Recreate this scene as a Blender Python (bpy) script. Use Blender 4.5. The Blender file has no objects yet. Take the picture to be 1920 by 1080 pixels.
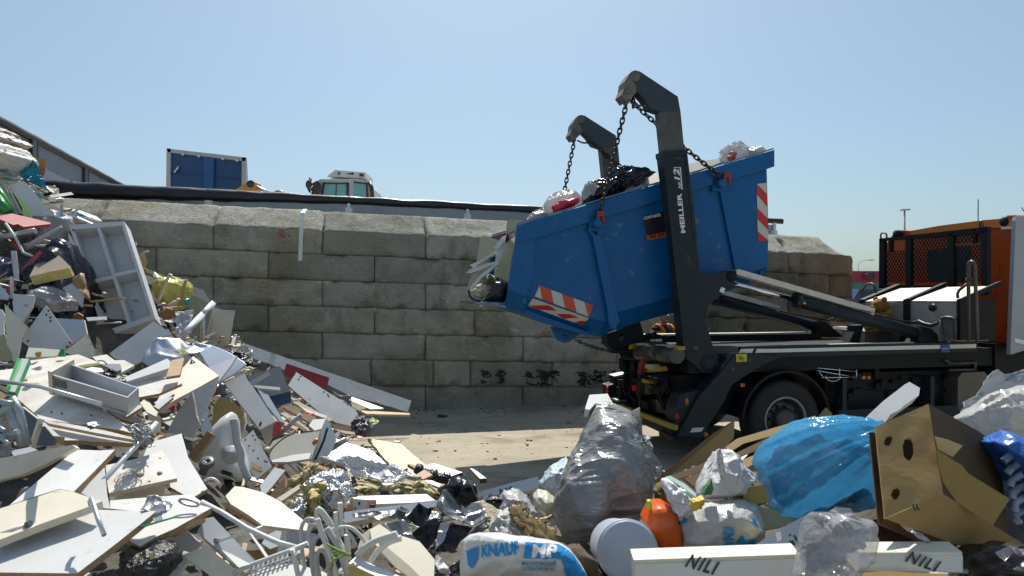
import bpy, bmesh, math, random
from mathutils import Vector, Matrix, noise
from mathutils.bvhtree import BVHTree
R = math.radians
scene = bpy.context.scene
col = scene.collection
# ------------------------------------------------------------ camera, sky, sun, exposure
F, EYE, HORIZON = 1280.0, 2.1, 552.0        # focal length in photo pixels, eye height in metres, horizon row
cam = bpy.data.objects.new('camera', bpy.data.cameras.new('camera'))
col.objects.link(cam)
cam.location = (0, 0, EYE)
cam.rotation_euler = (R(90), 0, 0)
cam.data.sensor_width = 36
cam.data.lens = 36 * F / 1920
cam.data.shift_y = (HORIZON - 540) / 1920
cam.data.clip_start = 0.05
cam.data.clip_end = 3000
cam.data.dof.use_dof = True
cam.data.dof.focus_distance = 9.0
cam.data.dof.aperture_fstop = 6.3
scene.camera = cam
SUN_EL, SUN_AZ = 55.0, -2.0                 # degrees; azimuth clockwise from +Y
world = bpy.data.worlds.new('World')
scene.world = world
world.use_nodes = True
wn = world.node_tree.nodes
sky = wn.new('ShaderNodeTexSky')
sky.sky_type = 'NISHITA'
sky.sun_disc = False
sky.sun_elevation = R(SUN_EL)
sky.sun_rotation = R(SUN_AZ)
sky.air_density = 1.0
sky.dust_density = 2.0
sky.ozone_density = 4.0
wn['Background'].inputs['Strength'].default_value = 0.09
tint = wn.new('ShaderNodeVectorMath')
tint.operation = 'MULTIPLY'
tint.inputs[1].default_value = (0.87, 1.0, 0.98)
world.node_tree.links.new(sky.outputs[0], tint.inputs[0])
haze_mix = wn.new('ShaderNodeMix')          # thin summer haze evens the sky out
haze_mix.data_type = 'RGBA'
haze_mix.inputs['Factor'].default_value = 0.2
haze_mix.inputs['B'].default_value = (5.9, 7.0, 7.7, 1)
world.node_tree.links.new(tint.outputs[0], haze_mix.inputs['A'])
world.node_tree.links.new(haze_mix.outputs['Result'], wn['Background'].inputs['Color'])
sl = bpy.data.lights.new('sun', 'SUN')
sl.energy = 4.9
sl.angle = R(0.5)
sl.color = (1.0, 0.95, 0.87)
so = bpy.data.objects.new('sun', sl)
col.objects.link(so)
_s = Vector((math.sin(R(SUN_AZ)) * math.cos(R(SUN_EL)), math.cos(R(SUN_AZ)) * math.cos(R(SUN_EL)), math.sin(R(SUN_EL))))
so.rotation_euler = _s.to_track_quat('Z', 'Y').to_euler()
so.location = (0, 0, 30)
scene.view_settings.view_transform = 'Standard'
scene.view_settings.look = 'None'
scene.view_settings.exposure = 0.28
scene.view_settings.gamma = 1.0
scene.cycles.max_bounces = 8
scene.cycles.transparent_max_bounces = 16
scene.cycles.use_denoising = True
# ------------------------------------------------------------ points
def P(px, py, d):
    return Vector(((px - 960) / F * d, d, EYE - (py - HORIZON) / F * d))
def ray(px, py):
    return Vector(((px - 960) / F, 1.0, -(py - HORIZON) / F))
CROPS = dict(A=(2.4545, 0, 200), B=(4, 0, 560), C=(3.6, 0, 780), D=(4, 400, 640), E=(4, 440, 820), F=(3, 860, 720), G=(3.176, 1180, 740),
             H=(2.7, 1500, 680), I=(6, 0, 220), J=(6, 0, 380), K=(4.5, 240, 440), L=(4.5, 820, 380), M=(4, 240, 900), N=(4.909, 0, 640),
             O=(4.154, 1140, 580), Q=(3.857, 1280, 800), a=(3.1778, 880, 740), b=(4.908, 620, 860), c=(4.908, 1560, 860), d=(5.4, 1720, 680), S=(3.0855, 860, 100), T=(3.6, 860, 380), U=(2.7, 1120, 240), V=(3.857, 1120, 560),
             W=(3.374, 1320, 480), X=(3, 1560, 360), Y=(3, 100, 220), Z=(2.455, 400, 360), _=(1, 0, 0))
def q(c, pts):                              # survey coordinates of one detail sheet -> photo pixels
    s, x, y = CROPS[c]
    return [(x + a / s, y + b / s) for a, b in pts]
def N(tilt, az=0.0):                        # unit normal: tilt from straight up, leaning towards az (0 = camera, 90 = +x)
    t, a = R(tilt), R(az)
    return Vector((math.sin(t) * math.sin(a), -math.sin(t) * math.cos(a), math.cos(t)))
# ------------------------------------------------------------ materials
MATS = {}
def node(nt, t, **kw):
    n = nt.nodes.new(t)
    for k, v in kw.items(): setattr(n, k, v)
    return n
def pmat(name, colr, rough=0.55, metal=0.0, var=0.10, scale=4.0, bump=0.0, bscale=40.0, dirt=0.0, dirtcol=(0.16, 0.12, 0.08), dscale=2.5,
         rnd=0.06, trans=0.0, alpha=1.0, spec=0.5, aniso=None, sub=0.0, tcol=None, dthr=0.55, scratch=0.0, scratchcol=(0.4, 0.4, 0.4), sscale=2.0):
    if name in MATS: return MATS[name]
    m = bpy.data.materials.new(name)
    m.use_nodes = True
    nt = m.node_tree
    L = nt.links.new
    b = nt.nodes['Principled BSDF']
    tc = node(nt, 'ShaderNodeTexCoord')
    mp = node(nt, 'ShaderNodeMapping')
    if aniso: mp.inputs['Scale'].default_value = aniso
    L(tc.outputs['Object'], mp.inputs['Vector'])
    oi = node(nt, 'ShaderNodeObjectInfo')
    n1 = node(nt, 'ShaderNodeTexNoise')
    n1.noise_dimensions = '4D'
    n1.inputs['Scale'].default_value = scale
    n1.inputs['Detail'].default_value = 9
    n1.inputs['Roughness'].default_value = 0.62
    mw = node(nt, 'ShaderNodeMath', operation='MULTIPLY')
    mw.inputs[1].default_value = 37.0
    L(oi.outputs['Random'], mw.inputs[0])
    L(mw.outputs[0], n1.inputs['W'])
    L(mp.outputs[0], n1.inputs['Vector'])
    mr = node(nt, 'ShaderNodeMapRange')
    mr.inputs['From Min'].default_value = 0.3
    mr.inputs['From Max'].default_value = 0.7
    mr.inputs['To Min'].default_value = 1 - var
    mr.inputs['To Max'].default_value = 1 + var
    L(n1.outputs['Fac'], mr.inputs['Value'])
    mr2 = node(nt, 'ShaderNodeMapRange')
    mr2.inputs['To Min'].default_value = 1 - rnd
    mr2.inputs['To Max'].default_value = 1 + rnd
    L(oi.outputs['Random'], mr2.inputs['Value'])
    mm = node(nt, 'ShaderNodeMath', operation='MULTIPLY')
    L(mr.outputs[0], mm.inputs[0]); L(mr2.outputs[0], mm.inputs[1])
    vs = node(nt, 'ShaderNodeVectorMath', operation='SCALE')
    vs.inputs[0].default_value = colr
    L(mm.outputs[0], vs.inputs['Scale'])
    out = vs.outputs[0]
    if scratch > 0:                          # thin curved scrape lines, in patches
        n5 = node(nt, 'ShaderNodeTexNoise'); n5.noise_dimensions = '4D'; n5.inputs['Scale'].default_value = sscale; n5.inputs['Detail'].default_value = 3; n5.inputs['Distortion'].default_value = 1.2
        L(mp.outputs[0], n5.inputs['Vector']); L(mw.outputs[0], n5.inputs['W'])
        s5 = node(nt, 'ShaderNodeMath', operation='SUBTRACT'); L(n5.outputs['Fac'], s5.inputs[0]); s5.inputs[1].default_value = 0.5
        a5 = node(nt, 'ShaderNodeMath', operation='ABSOLUTE'); L(s5.outputs[0], a5.inputs[0])
        r5 = node(nt, 'ShaderNodeMapRange'); r5.inputs['From Max'].default_value = 0.006; r5.inputs['To Min'].default_value = 1; r5.inputs['To Max'].default_value = 0
        L(a5.outputs[0], r5.inputs['Value'])
        n6 = node(nt, 'ShaderNodeTexNoise'); n6.inputs['Scale'].default_value = sscale * 3; n6.inputs['Detail'].default_value = 8
        L(mp.outputs[0], n6.inputs['Vector'])
        r6 = node(nt, 'ShaderNodeMapRange'); r6.inputs['From Min'].default_value = 0.5; r6.inputs['From Max'].default_value = 0.62
        L(n6.outputs['Fac'], r6.inputs['Value'])
        m6 = node(nt, 'ShaderNodeMath', operation='MULTIPLY'); L(r5.outputs[0], m6.inputs[0]); L(r6.outputs[0], m6.inputs[1])
        r7 = node(nt, 'ShaderNodeMapRange'); r7.inputs['From Min'].default_value = 0.66; r7.inputs['From Max'].default_value = 0.70
        L(n6.outputs['Fac'], r7.inputs['Value'])
        mxx = node(nt, 'ShaderNodeMath', operation='MAXIMUM'); L(m6.outputs[0], mxx.inputs[0]); L(r7.outputs[0], mxx.inputs[1])
        ms_ = node(nt, 'ShaderNodeMath', operation='MULTIPLY'); L(mxx.outputs[0], ms_.inputs[0]); ms_.inputs[1].default_value = scratch
        mxs = node(nt, 'ShaderNodeMix', data_type='RGBA'); L(ms_.outputs[0], mxs.inputs['Factor']); L(out, mxs.inputs['A']); mxs.inputs['B'].default_value = (*scratchcol, 1)
        out = mxs.outputs['Result']
    if dirt > 0:
        n2 = node(nt, 'ShaderNodeTexNoise')
        n2.noise_dimensions = '4D'
        n2.inputs['Scale'].default_value = dscale
        n2.inputs['Detail'].default_value = 12
        n2.inputs['Roughness'].default_value = 0.72
        L(mp.outputs[0], n2.inputs['Vector']); L(mw.outputs[0], n2.inputs['W'])
        r2 = node(nt, 'ShaderNodeMapRange')
        r2.inputs['From Min'].default_value = dthr - 0.05
        r2.inputs['From Max'].default_value = dthr + 0.2
        r2.inputs['To Max'].default_value = dirt
        L(n2.outputs['Fac'], r2.inputs['Value'])
        mx = node(nt, 'ShaderNodeMix', data_type='RGBA')
        L(r2.outputs[0], mx.inputs['Factor']); L(out, mx.inputs['A'])
        mx.inputs['B'].default_value = (*dirtcol, 1)
        out = mx.outputs['Result']
        r3 = node(nt, 'ShaderNodeMapRange')
        r3.inputs['To Min'].default_value = rough
        r3.inputs['To Max'].default_value = min(1, rough + 0.4)
        L(r2.outputs[0], r3.inputs['Value']); L(r3.outputs[0], b.inputs['Roughness'])
    else:
        b.inputs['Roughness'].default_value = rough
    L(out, b.inputs['Base Color'])
    b.inputs['Metallic'].default_value = metal
    b.inputs['Specular IOR Level'].default_value = spec
    if bump > 0:
        n3 = node(nt, 'ShaderNodeTexNoise')
        n3.inputs['Scale'].default_value = bscale
        n3.inputs['Detail'].default_value = 6
        L(mp.outputs[0], n3.inputs['Vector'])
        bp = node(nt, 'ShaderNodeBump')
        bp.inputs['Strength'].default_value = bump
        bp.inputs['Distance'].default_value = 0.02
        L(n3.outputs['Fac'], bp.inputs['Height']); L(bp.outputs[0], b.inputs['Normal'])
    if trans > 0 or alpha < 1:
        ou = nt.nodes['Material Output']
        last = b.outputs[0]
        if trans > 0:
            tl = node(nt, 'ShaderNodeBsdfTranslucent')
            if tcol: tl.inputs['Color'].default_value = (*tcol, 1)
            else: L(out, tl.inputs['Color'])
            ms = node(nt, 'ShaderNodeMixShader')
            ms.inputs[0].default_value = trans
            L(last, ms.inputs[1]); L(tl.outputs[0], ms.inputs[2])
            last = ms.outputs[0]
        if alpha < 1:
            tp = node(nt, 'ShaderNodeBsdfTransparent')
            if tcol: tp.inputs['Color'].default_value = (*[min(1, c * 0.4 + 0.6) for c in tcol], 1)
            ms = node(nt, 'ShaderNodeMixShader')
            ms.inputs[0].default_value = alpha
            L(tp.outputs[0], ms.inputs[1]); L(last, ms.inputs[2])
            last = ms.outputs[0]
        L(last, ou.inputs['Surface'])
    MATS[name] = m
    return m
def add_crease(m, scale=7.0, strength=0.6, dist=0.03, stretch=(1, 1, 1)):
    """sharp folds of plastic film as a bump: ridges along distorted cell borders"""
    nt = m.node_tree; L = nt.links.new
    b = nt.nodes['Principled BSDF']
    tc = node(nt, 'ShaderNodeTexCoord')
    mp = node(nt, 'ShaderNodeMapping'); mp.inputs['Scale'].default_value = stretch
    L(tc.outputs['Object'], mp.inputs['Vector'])
    nz = node(nt, 'ShaderNodeTexNoise'); nz.inputs['Scale'].default_value = 4.0; nz.inputs['Detail'].default_value = 5
    L(mp.outputs[0], nz.inputs['Vector'])
    sc = node(nt, 'ShaderNodeVectorMath', operation='SCALE'); sc.inputs['Scale'].default_value = 0.35
    L(nz.outputs['Color'], sc.inputs[0])
    ad = node(nt, 'ShaderNodeVectorMath', operation='ADD'); L(mp.outputs[0], ad.inputs[0]); L(sc.outputs[0], ad.inputs[1])
    h = None
    for k, w in ((1.0, 1.0), (2.7, 0.45)):
        v = node(nt, 'ShaderNodeTexVoronoi', feature='DISTANCE_TO_EDGE'); v.inputs['Scale'].default_value = scale * k
        L(ad.outputs[0], v.inputs['Vector'])
        r = node(nt, 'ShaderNodeMapRange', interpolation_type='SMOOTHERSTEP'); r.inputs['From Max'].default_value = 0.16; r.inputs['To Min'].default_value = w; r.inputs['To Max'].default_value = 0
        L(v.outputs['Distance'], r.inputs['Value'])
        if h is None: h = r.outputs[0]
        else:
            a = node(nt, 'ShaderNodeMath', operation='ADD'); L(h, a.inputs[0]); L(r.outputs[0], a.inputs[1]); h = a.outputs[0]
    bp = node(nt, 'ShaderNodeBump'); bp.inputs['Strength'].default_value = strength; bp.inputs['Distance'].default_value = dist
    L(h, bp.inputs['Height'])
    if b.inputs['Normal'].links: L(b.inputs['Normal'].links[0].from_socket, bp.inputs['Normal'])
    L(bp.outputs[0], b.inputs['Normal'])
    return m
# ------------------------------------------------------------ mesh collector
class MB:
    def __init__(s): s.v, s.f, s.m, s.sm = [], [], [], []
    def add(s, vs, fs, mi=0, smooth=False):
        k = len(s.v)
        s.v += [Vector(p) for p in vs]
        s.f += [tuple(i + k for i in f) for f in fs]
        s.m += [mi] * len(fs)
        s.sm += [smooth] * len(fs)
        return s
    def prism(s, pts, ext, mi=0, me=None):
        n = len(pts)
        a = [Vector(p) for p in pts]
        b = [p + ext for p in a]
        s.add(a + b, [tuple(range(n)), tuple(range(2 * n - 1, n - 1, -1))], mi)
        s.add(a + b, [(i, n + i, n + (i + 1) % n, (i + 1) % n) for i in range(n)], mi if me is None else me)
        return s
    def hexa(s, c, mi=0):                   # eight corners: 0-3 one face, 4-7 the opposite one
        s.add(c, [(0, 1, 2, 3), (7, 6, 5, 4), (0, 4, 5, 1), (1, 5, 6, 2), (2, 6, 7, 3), (3, 7, 4, 0)], mi)
        return s
    def box(s, o, x, y, z, mi=0):           # corner o and three edge vectors
        o, x, y, z = Vector(o), Vector(x), Vector(y), Vector(z)
        return s.hexa([o, o + x, o + x + y, o + y, o + z, o + x + z, o + x + y + z, o + y + z], mi)
    def tube(s, path, r, seg=8, mi=0, closed=False, caps=True):
        path = [Vector(p) for p in path]
        n = len(path)
        rs = r if isinstance(r, (list, tuple)) else [r] * n
        vs, prev = [], None
        for i, p in enumerate(path):
            if closed: t = path[(i + 1) % n] - path[i - 1]
            else: t = path[min(i + 1, n - 1)] - path[max(i - 1, 0)]
            t = t.normalized() if t.length > 1e-9 else Vector((0, 0, 1))
            if prev is None:
                h = Vector((0, 0, 1)) if abs(t.z) < 0.9 else Vector((1, 0, 0))
                u = t.cross(h).normalized()
            else:
                u = prev - t * prev.dot(t)
                u = u.normalized() if u.length > 1e-6 else t.orthogonal().normalized()
            prev = u
            w = t.cross(u)
            vs += [p + (u * math.cos(2 * math.pi * k / seg) + w * math.sin(2 * math.pi * k / seg)) * rs[i] for k in range(seg)]
        fs = []
        for i in range(n if closed else n - 1):
            j = (i + 1) % n
            fs += [(i * seg + k, i * seg + (k + 1) % seg, j * seg + (k + 1) % seg, j * seg + k) for k in range(seg)]
        s.add(vs, fs, mi, True)
        if caps and not closed:
            s.add(vs[:seg], [tuple(range(seg - 1, -1, -1))], mi)
            s.add(vs[-seg:], [tuple(range(seg))], mi)
        return s
    def lathe(s, c, axis, prof, seg=32, mi=0, smooth=True):   # prof: (radius, distance along axis)
        c, axis = Vector(c), Vector(axis).normalized()
        u = axis.orthogonal().normalized(); w = axis.cross(u)
        vs = []
        for r, a in prof:
            vs += [c + axis * a + (u * math.cos(2 * math.pi * k / seg) + w * math.sin(2 * math.pi * k / seg)) * r for k in range(seg)]
        fs = []
        for i in range(len(prof) - 1):
            fs += [(i * seg + k, i * seg + (k + 1) % seg, (i + 1) * seg + (k + 1) % seg, (i + 1) * seg + k) for k in range(seg)]
        s.add(vs, fs, mi, smooth)
        return s
    def ball(s, c, r, nu=16, nv=10, mi=0, fn=None):
        c = Vector(c)
        r = Vector(r) if not isinstance(r, (int, float)) else Vector((r, r, r))
        vs = []
        for j in range(nv + 1):
            th = math.pi * j / nv
            for i in range(nu):
                ph = 2 * math.pi * i / nu
                d = Vector((math.sin(th) * math.cos(ph), math.sin(th) * math.sin(ph), math.cos(th)))
                k = fn(d) if fn else 1.0
                vs.append(c + Vector((d.x * r.x, d.y * r.y, d.z * r.z)) * k)
        fs = [(j * nu + i, (j + 1) * nu + i, (j + 1) * nu + (i + 1) % nu, j * nu + (i + 1) % nu) for j in range(nv) for i in range(nu)]
        s.add(vs, fs, mi, True)
        return s
WLOC = {}
def mesh_obj(mb, name, mats, parent=None, origin=None, weld=True):
    mats = mats if isinstance(mats, (list, tuple)) else [mats]
    if parent is not None: o0 = WLOC[parent.name]; loc = Vector((0, 0, 0)); wl = o0
    else:
        if origin is None:
            xs = [v.x for v in mb.v]; ys = [v.y for v in mb.v]; zs = [v.z for v in mb.v]
            origin = Vector(((min(xs) + max(xs)) / 2, (min(ys) + max(ys)) / 2, min(zs)))
        loc = wl = o0 = Vector(origin)
    me = bpy.data.meshes.new(name)
    me.from_pydata([v - o0 for v in mb.v], [], mb.f)
    for m in mats: me.materials.append(m)
    me.polygons.foreach_set('material_index', mb.m)
    me.polygons.foreach_set('use_smooth', mb.sm)
    bm = bmesh.new(); bm.from_mesh(me)
    if weld: bmesh.ops.remove_doubles(bm, verts=bm.verts, dist=1e-5)
    bmesh.ops.recalc_face_normals(bm, faces=bm.faces)
    bm.to_mesh(me); bm.free()
    me.update()
    o = bpy.data.objects.new(name, me)
    col.objects.link(o)
    o.location = loc
    if parent is not None: o.parent = parent
    WLOC[o.name] = Vector(wl)
    return o
def tag(o, label=None, cat=None, group=None, kind=None):
    if label: o['label'] = label
    if cat: o['category'] = cat
    if group: o['group'] = group
    if kind: o['kind'] = kind
    return o
def thing(name, label, cat, loc, group=None):
    o = bpy.data.objects.new(name, None)
    o.empty_display_size = 0.2
    col.objects.link(o)
    o.location = loc
    WLOC[o.name] = Vector(loc)
    return tag(o, label, cat, group)
def single(mb, name, mats, label, cat, group=None):
    return tag(mesh_obj(mb, name, mats), label, cat, group)
def struct(mb, name, mats):
    return tag(mesh_obj(mb, name, mats), kind='structure')
_dg = None
def text_mb(body, o, xd, yd, height, length=None, bold=0.0, shear=0.0, lift=0.0, spacing=1.0):
    """flat lettering as mesh: baseline start o, reading direction xd, up direction yd, capital height and optional total length in metres"""
    cu = bpy.data.curves.new('lettering', 'FONT')
    cu.body = body; cu.size = 1.0; cu.offset = bold; cu.shear = shear; cu.resolution_u = 3; cu.space_character = spacing
    ob = bpy.data.objects.new('lettering', cu)
    col.objects.link(ob)
    bpy.context.view_layer.update()
    me = ob.evaluated_get(bpy.context.evaluated_depsgraph_get()).to_mesh()
    vs = [v.co.copy() for v in me.vertices]; fs = [tuple(p.vertices) for p in me.polygons]
    bpy.data.objects.remove(ob); bpy.data.curves.remove(cu)
    xd, yd = Vector(xd).normalized(), Vector(yd).normalized()
    x0 = min(v.x for v in vs); x1 = max(v.x for v in vs)
    ky = height / 0.70
    kx = length / (x1 - x0) if length else ky
    n = xd.cross(yd)
    mb = MB()
    mb.add([Vector(o) + xd * (v.x - x0) * kx + yd * v.y * ky + n * lift for v in vs], fs)
    return mb
# ============================================================ setting: ground, upper yard, block wall, fence
def ground_material():
    m = bpy.data.materials.new('sandy_yard'); m.use_nodes = True
    nt = m.node_tree; L = nt.links.new; b = nt.nodes['Principled BSDF']
    tc = node(nt, 'ShaderNodeTexCoord')
    def nz(scale, det, rough, sc):
        mp = node(nt, 'ShaderNodeMapping'); mp.inputs['Scale'].default_value = sc
        mp.inputs['Rotation'].default_value = (0, 0, R(-6))
        L(tc.outputs['Object'], mp.inputs['Vector'])
        n = node(nt, 'ShaderNodeTexNoise'); n.inputs['Scale'].default_value = scale; n.inputs['Detail'].default_value = det
        n.inputs['Roughness'].default_value = rough
        L(mp.outputs[0], n.inputs['Vector'])
        return n.outputs['Fac']
    def ramp(src, stops):
        r = node(nt, 'ShaderNodeValToRGB'); e = r.color_ramp.elements
        e[0].position, e[0].color = stops[0][0], (*stops[0][1], 1)
        e[1].position, e[1].color = stops[-1][0], (*stops[-1][1], 1)
        for p, c in stops[1:-1]:
            x = e.new(p); x.color = (*c, 1)
        L(src, r.inputs['Fac']); return r.outputs['Color']
    big = ramp(nz(0.55, 8, 0.6, (1, 1, 1)), [(0.3, (0.32, 0.285, 0.22)), (0.5, (0.40, 0.36, 0.28)), (0.7, (0.48, 0.44, 0.355))])
    streak = ramp(nz(1.6, 12, 0.75, (0.6, 1.6, 1)), [(0.3, (0.72, 0.72, 0.72)), (0.5, (1, 1, 1)), (0.72, (1.12, 1.12, 1.1))])
    stain = ramp(nz(0.9, 9, 0.7, (0.8, 1.5, 1)), [(0.36, (0.58, 0.57, 0.56)), (0.47, (1, 1, 1)), (0.8, (1, 1, 1))])
    fine = ramp(nz(60, 6, 0.8, (1, 1, 1)), [(0.3, (0.72, 0.70, 0.68)), (0.55, (1, 1, 1)), (0.8, (1.25, 1.25, 1.22))])
    m1 = node(nt, 'ShaderNodeMix', data_type='RGBA', blend_type='MULTIPLY'); m1.inputs['Factor'].default_value = 1
    L(big, m1.inputs['A']); L(streak, m1.inputs['B'])
    m2 = node(nt, 'ShaderNodeMix', data_type='RGBA', blend_type='MULTIPLY'); m2.inputs['Factor'].default_value = 0.8
    m0 = node(nt, 'ShaderNodeMix', data_type='RGBA', blend_type='MULTIPLY'); m0.inputs['Factor'].default_value = 0.8
    L(m1.outputs['Result'], m0.inputs['A']); L(stain, m0.inputs['B'])
    L(m0.outputs['Result'], m2.inputs['A']); L(fine, m2.inputs['B'])
    L(m2.outputs['Result'], b.inputs['Base Color'])
    b.inputs['Roughness'].default_value = 0.95
    b.inputs['Specular IOR Level'].default_value = 0.2
    bp = node(nt, 'ShaderNodeBump'); bp.inputs['Strength'].default_value = 0.5; bp.inputs['Distance'].default_value = 0.02
    ad = node(nt, 'ShaderNodeMath', operation='ADD')
    L(nz(14, 8, 0.7, (1, 1.4, 1)), ad.inputs[0]); L(nz(90, 5, 0.7, (1, 1, 1)), ad.inputs[1])
    L(ad.outputs[0], bp.inputs['Height']); L(bp.outputs[0], b.inputs['Normal'])
    return m
GROUND = ground_material()
g = MB(); g.add([(-900, -300, 0), (900, -300, 0), (900, 1800, 0), (-900, 1800, 0)], [(0, 1, 2, 3)])
struct(g, 'ground', GROUND)
# the retaining wall of big concrete blocks: s runs along it, h up, back away from the camera
WO = Vector((-1.55, 12.4, 0)); WE = Vector((0.9826, 0.1857, 0)); WB = Vector((-0.1857, 0.9826, 0)); SLOPE = -0.031
def wp(s, h, back=0.0):
    return WO + WE * s + WB * back + Vector((0, 0, h + SLOPE * (s + 0.95)))
def s_of(px):
    m = (px - 960) / F
    return (12.4 * m + 1.55) / (0.9826 - 0.1857 * m)
gmud = MB()
gmud.add([wp(-14, 3.0, 0.9), wp(8.5, 3.15, 0.9), wp(8.5, 3.3, 70), wp(-60, 2.95, 70), wp(-60, 2.95, 0.9)], [(0, 1, 2, 3, 4)])
gmud.add([wp(8.5, 3.15, 0.9), wp(8.5, 3.3, 70), Vector(wp(9.4, 0, 70)), Vector(wp(9.4, 0, 0.9))], [(0, 1, 2, 3)])
struct(gmud, 'upper_yard', GROUND)
def concrete_material(name, light=1.0, tint=(1, 1, 1), rough_bump=0.7, bdist=0.03, hack=False):
    m = bpy.data.materials.new(name); m.use_nodes = True
    nt = m.node_tree; L = nt.links.new; b = nt.nodes['Principled BSDF']
    tc = node(nt, 'ShaderNodeTexCoord'); oi = node(nt, 'ShaderNodeObjectInfo')
    geo = node(nt, 'ShaderNodeNewGeometry')
    def nz(scale, det, rough, sc=(1, 1, 1), dist=0.0):
        mp = node(nt, 'ShaderNodeMapping'); mp.inputs['Scale'].default_value = sc
        L(geo.outputs['Position'], mp.inputs['Vector'])
        n = node(nt, 'ShaderNodeTexNoise'); n.inputs['Scale'].default_value = scale; n.inputs['Detail'].default_value = det
        n.inputs['Roughness'].default_value = rough; n.inputs['Distortion'].default_value = dist
        L(mp.outputs[0], n.inputs['Vector']); return n.outputs['Fac']
    def mrange(src, a, c, lo, hi):
        r = node(nt, 'ShaderNodeMapRange')
        for k, v in zip(('From Min', 'From Max', 'To Min', 'To Max'), (a, c, lo, hi)): r.inputs[k].default_value = v
        L(src, r.inputs['Value']); return r.outputs[0]
    def mix(fac, a, colr, blend='MIX'):
        x = node(nt, 'ShaderNodeMix', data_type='RGBA', blend_type=blend)
        if isinstance(fac, float): x.inputs['Factor'].default_value = fac
        else: L(fac, x.inputs['Factor'])
        L(a, x.inputs['A'])
        if isinstance(colr, tuple): x.inputs['B'].default_value = (*colr, 1)
        else: L(colr, x.inputs['B'])
        return x.outputs['Result']
    r = node(nt, 'ShaderNodeValToRGB'); e = r.color_ramp.elements
    e[0].position, e[0].color = 0.28, (0.20 * light, 0.195 * light, 0.165 * light, 1)
    e[1].position, e[1].color = 0.72, (0.345 * light, 0.34 * light, 0.305 * light, 1)
    L(nz(1.5, 10, 0.62), r.inputs['Fac'])
    c = r.outputs['Color']
    c = mix(mrange(nz(0.8, 4, 0.5, (1, 1, 0.7)), 0.52, 0.72, 0, 0.6), c, (0.17 * light, 0.155 * light, 0.08 * light))       # mossy brown tint
    c = mix(mrange(nz(5, 9, 0.75, (1, 1, 3)), 0.54, 0.74, 0, 0.65), c, (0.47 * light, 0.455 * light, 0.41 * light))      # pale scuffs
    c = mix(mrange(nz(9, 8, 0.8, (2.2, 2.2, 0.3), 0.6), 0.60, 0.72, 0, 0.55), c, (0.09 * light, 0.085 * light, 0.07 * light))    # dark runs
    for sc_, lo in ((1.1, .5), (2.3, .47)):              # loader scrapes: thin pale curved lines
        f = nz(sc_, 2, 0.5, (1, 1, 1.6), 1.5)
        d_ = node(nt, 'ShaderNodeMath', operation='SUBTRACT'); L(f, d_.inputs[0]); d_.inputs[1].default_value = lo
        a_ = node(nt, 'ShaderNodeMath', operation='ABSOLUTE'); L(d_.outputs[0], a_.inputs[0])
        g_ = node(nt, 'ShaderNodeMath', operation='MULTIPLY'); L(mrange(a_.outputs[0], 0, 0.004, 0.6, 0), g_.inputs[0]); L(mrange(nz(3.5, 6, 0.7), 0.48, 0.6, 0, 1), g_.inputs[1])
        c = mix(g_.outputs[0], c, (0.55 * light, 0.54 * light, 0.5 * light))
    c = mix(mrange(nz(2.2, 8, 0.7, (1, 1, 0.5)), 0.54, 0.68, 0, 0.6), c, (0.10 * light, 0.098 * light, 0.082 * light))   # damp grey patches
    c = mix(mrange(nz(30, 6, 0.8), 0.56, 0.66, 0, 0.65), c, (0.10, 0.095, 0.08))
    c = mix(mrange(nz(22, 8, 0.85, (1, 1, 1.4)), 0.55, 0.66, 0, 0.5), c, (0.42 * light, 0.41 * light, 0.37 * light))                        # pits
    hk = None
    if hack:                                 # short scratched-in trowel and pick marks
        hk = None
        for sc_, dist in (((1.2, 1.2, 5.0), 2.0), ((3.0, 3.0, 6.0), 3.0)):
            f = nz(2.2, 3, 0.55, sc_, dist)
            d_ = node(nt, 'ShaderNodeMath', operation='SUBTRACT'); L(f, d_.inputs[0]); d_.inputs[1].default_value = 0.5
            a_ = node(nt, 'ShaderNodeMath', operation='ABSOLUTE'); L(d_.outputs[0], a_.inputs[0])
            g_ = node(nt, 'ShaderNodeMath', operation='MULTIPLY'); L(mrange(a_.outputs[0], 0.002, 0.016, 1, 0), g_.inputs[0]); L(mrange(nz(6, 5, 0.7), 0.46, 0.56, 0, 1), g_.inputs[1])
            if hk is None: hk = g_.outputs[0]
            else:
                x_ = node(nt, 'ShaderNodeMath', operation='MAXIMUM'); L(hk, x_.inputs[0]); L(g_.outputs[0], x_.inputs[1]); hk = x_.outputs[0]
    rv = mrange(oi.outputs['Random'], 0, 1, 0.78, 1.16)
    tn_ = node(nt, 'ShaderNodeVectorMath', operation='MULTIPLY'); L(c, tn_.inputs[0]); tn_.inputs[1].default_value = tint
    sc = node(nt, 'ShaderNodeVectorMath', operation='SCALE'); L(tn_.outputs[0], sc.inputs[0]); L(rv, sc.inputs['Scale'])
    L(sc.outputs[0], b.inputs['Base Color'])
    b.inputs['Roughness'].default_value = 0.92; b.inputs['Specular IOR Level'].default_value = 0.25
    bp = node(nt, 'ShaderNodeBump'); bp.inputs['Strength'].default_value = rough_bump; bp.inputs['Distance'].default_value = bdist
    ad = node(nt, 'ShaderNodeMath', operation='ADD')
    L(nz(10, 10, 0.7), ad.inputs[0]); L(nz(45, 6, 0.75), ad.inputs[1])
    if hk is not None:
        q_ = node(nt, 'ShaderNodeMath', operation='MULTIPLY'); L(hk, q_.inputs[0]); q_.inputs[1].default_value = -1.2
        ad2 = node(nt, 'ShaderNodeMath', operation='ADD'); L(ad.outputs[0], ad2.inputs[0]); L(q_.outputs[0], ad2.inputs[1]); ad = ad2
    L(ad.outputs[0], bp.inputs['Height']); L(bp.outputs[0], b.inputs['Normal'])
    return m
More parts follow.
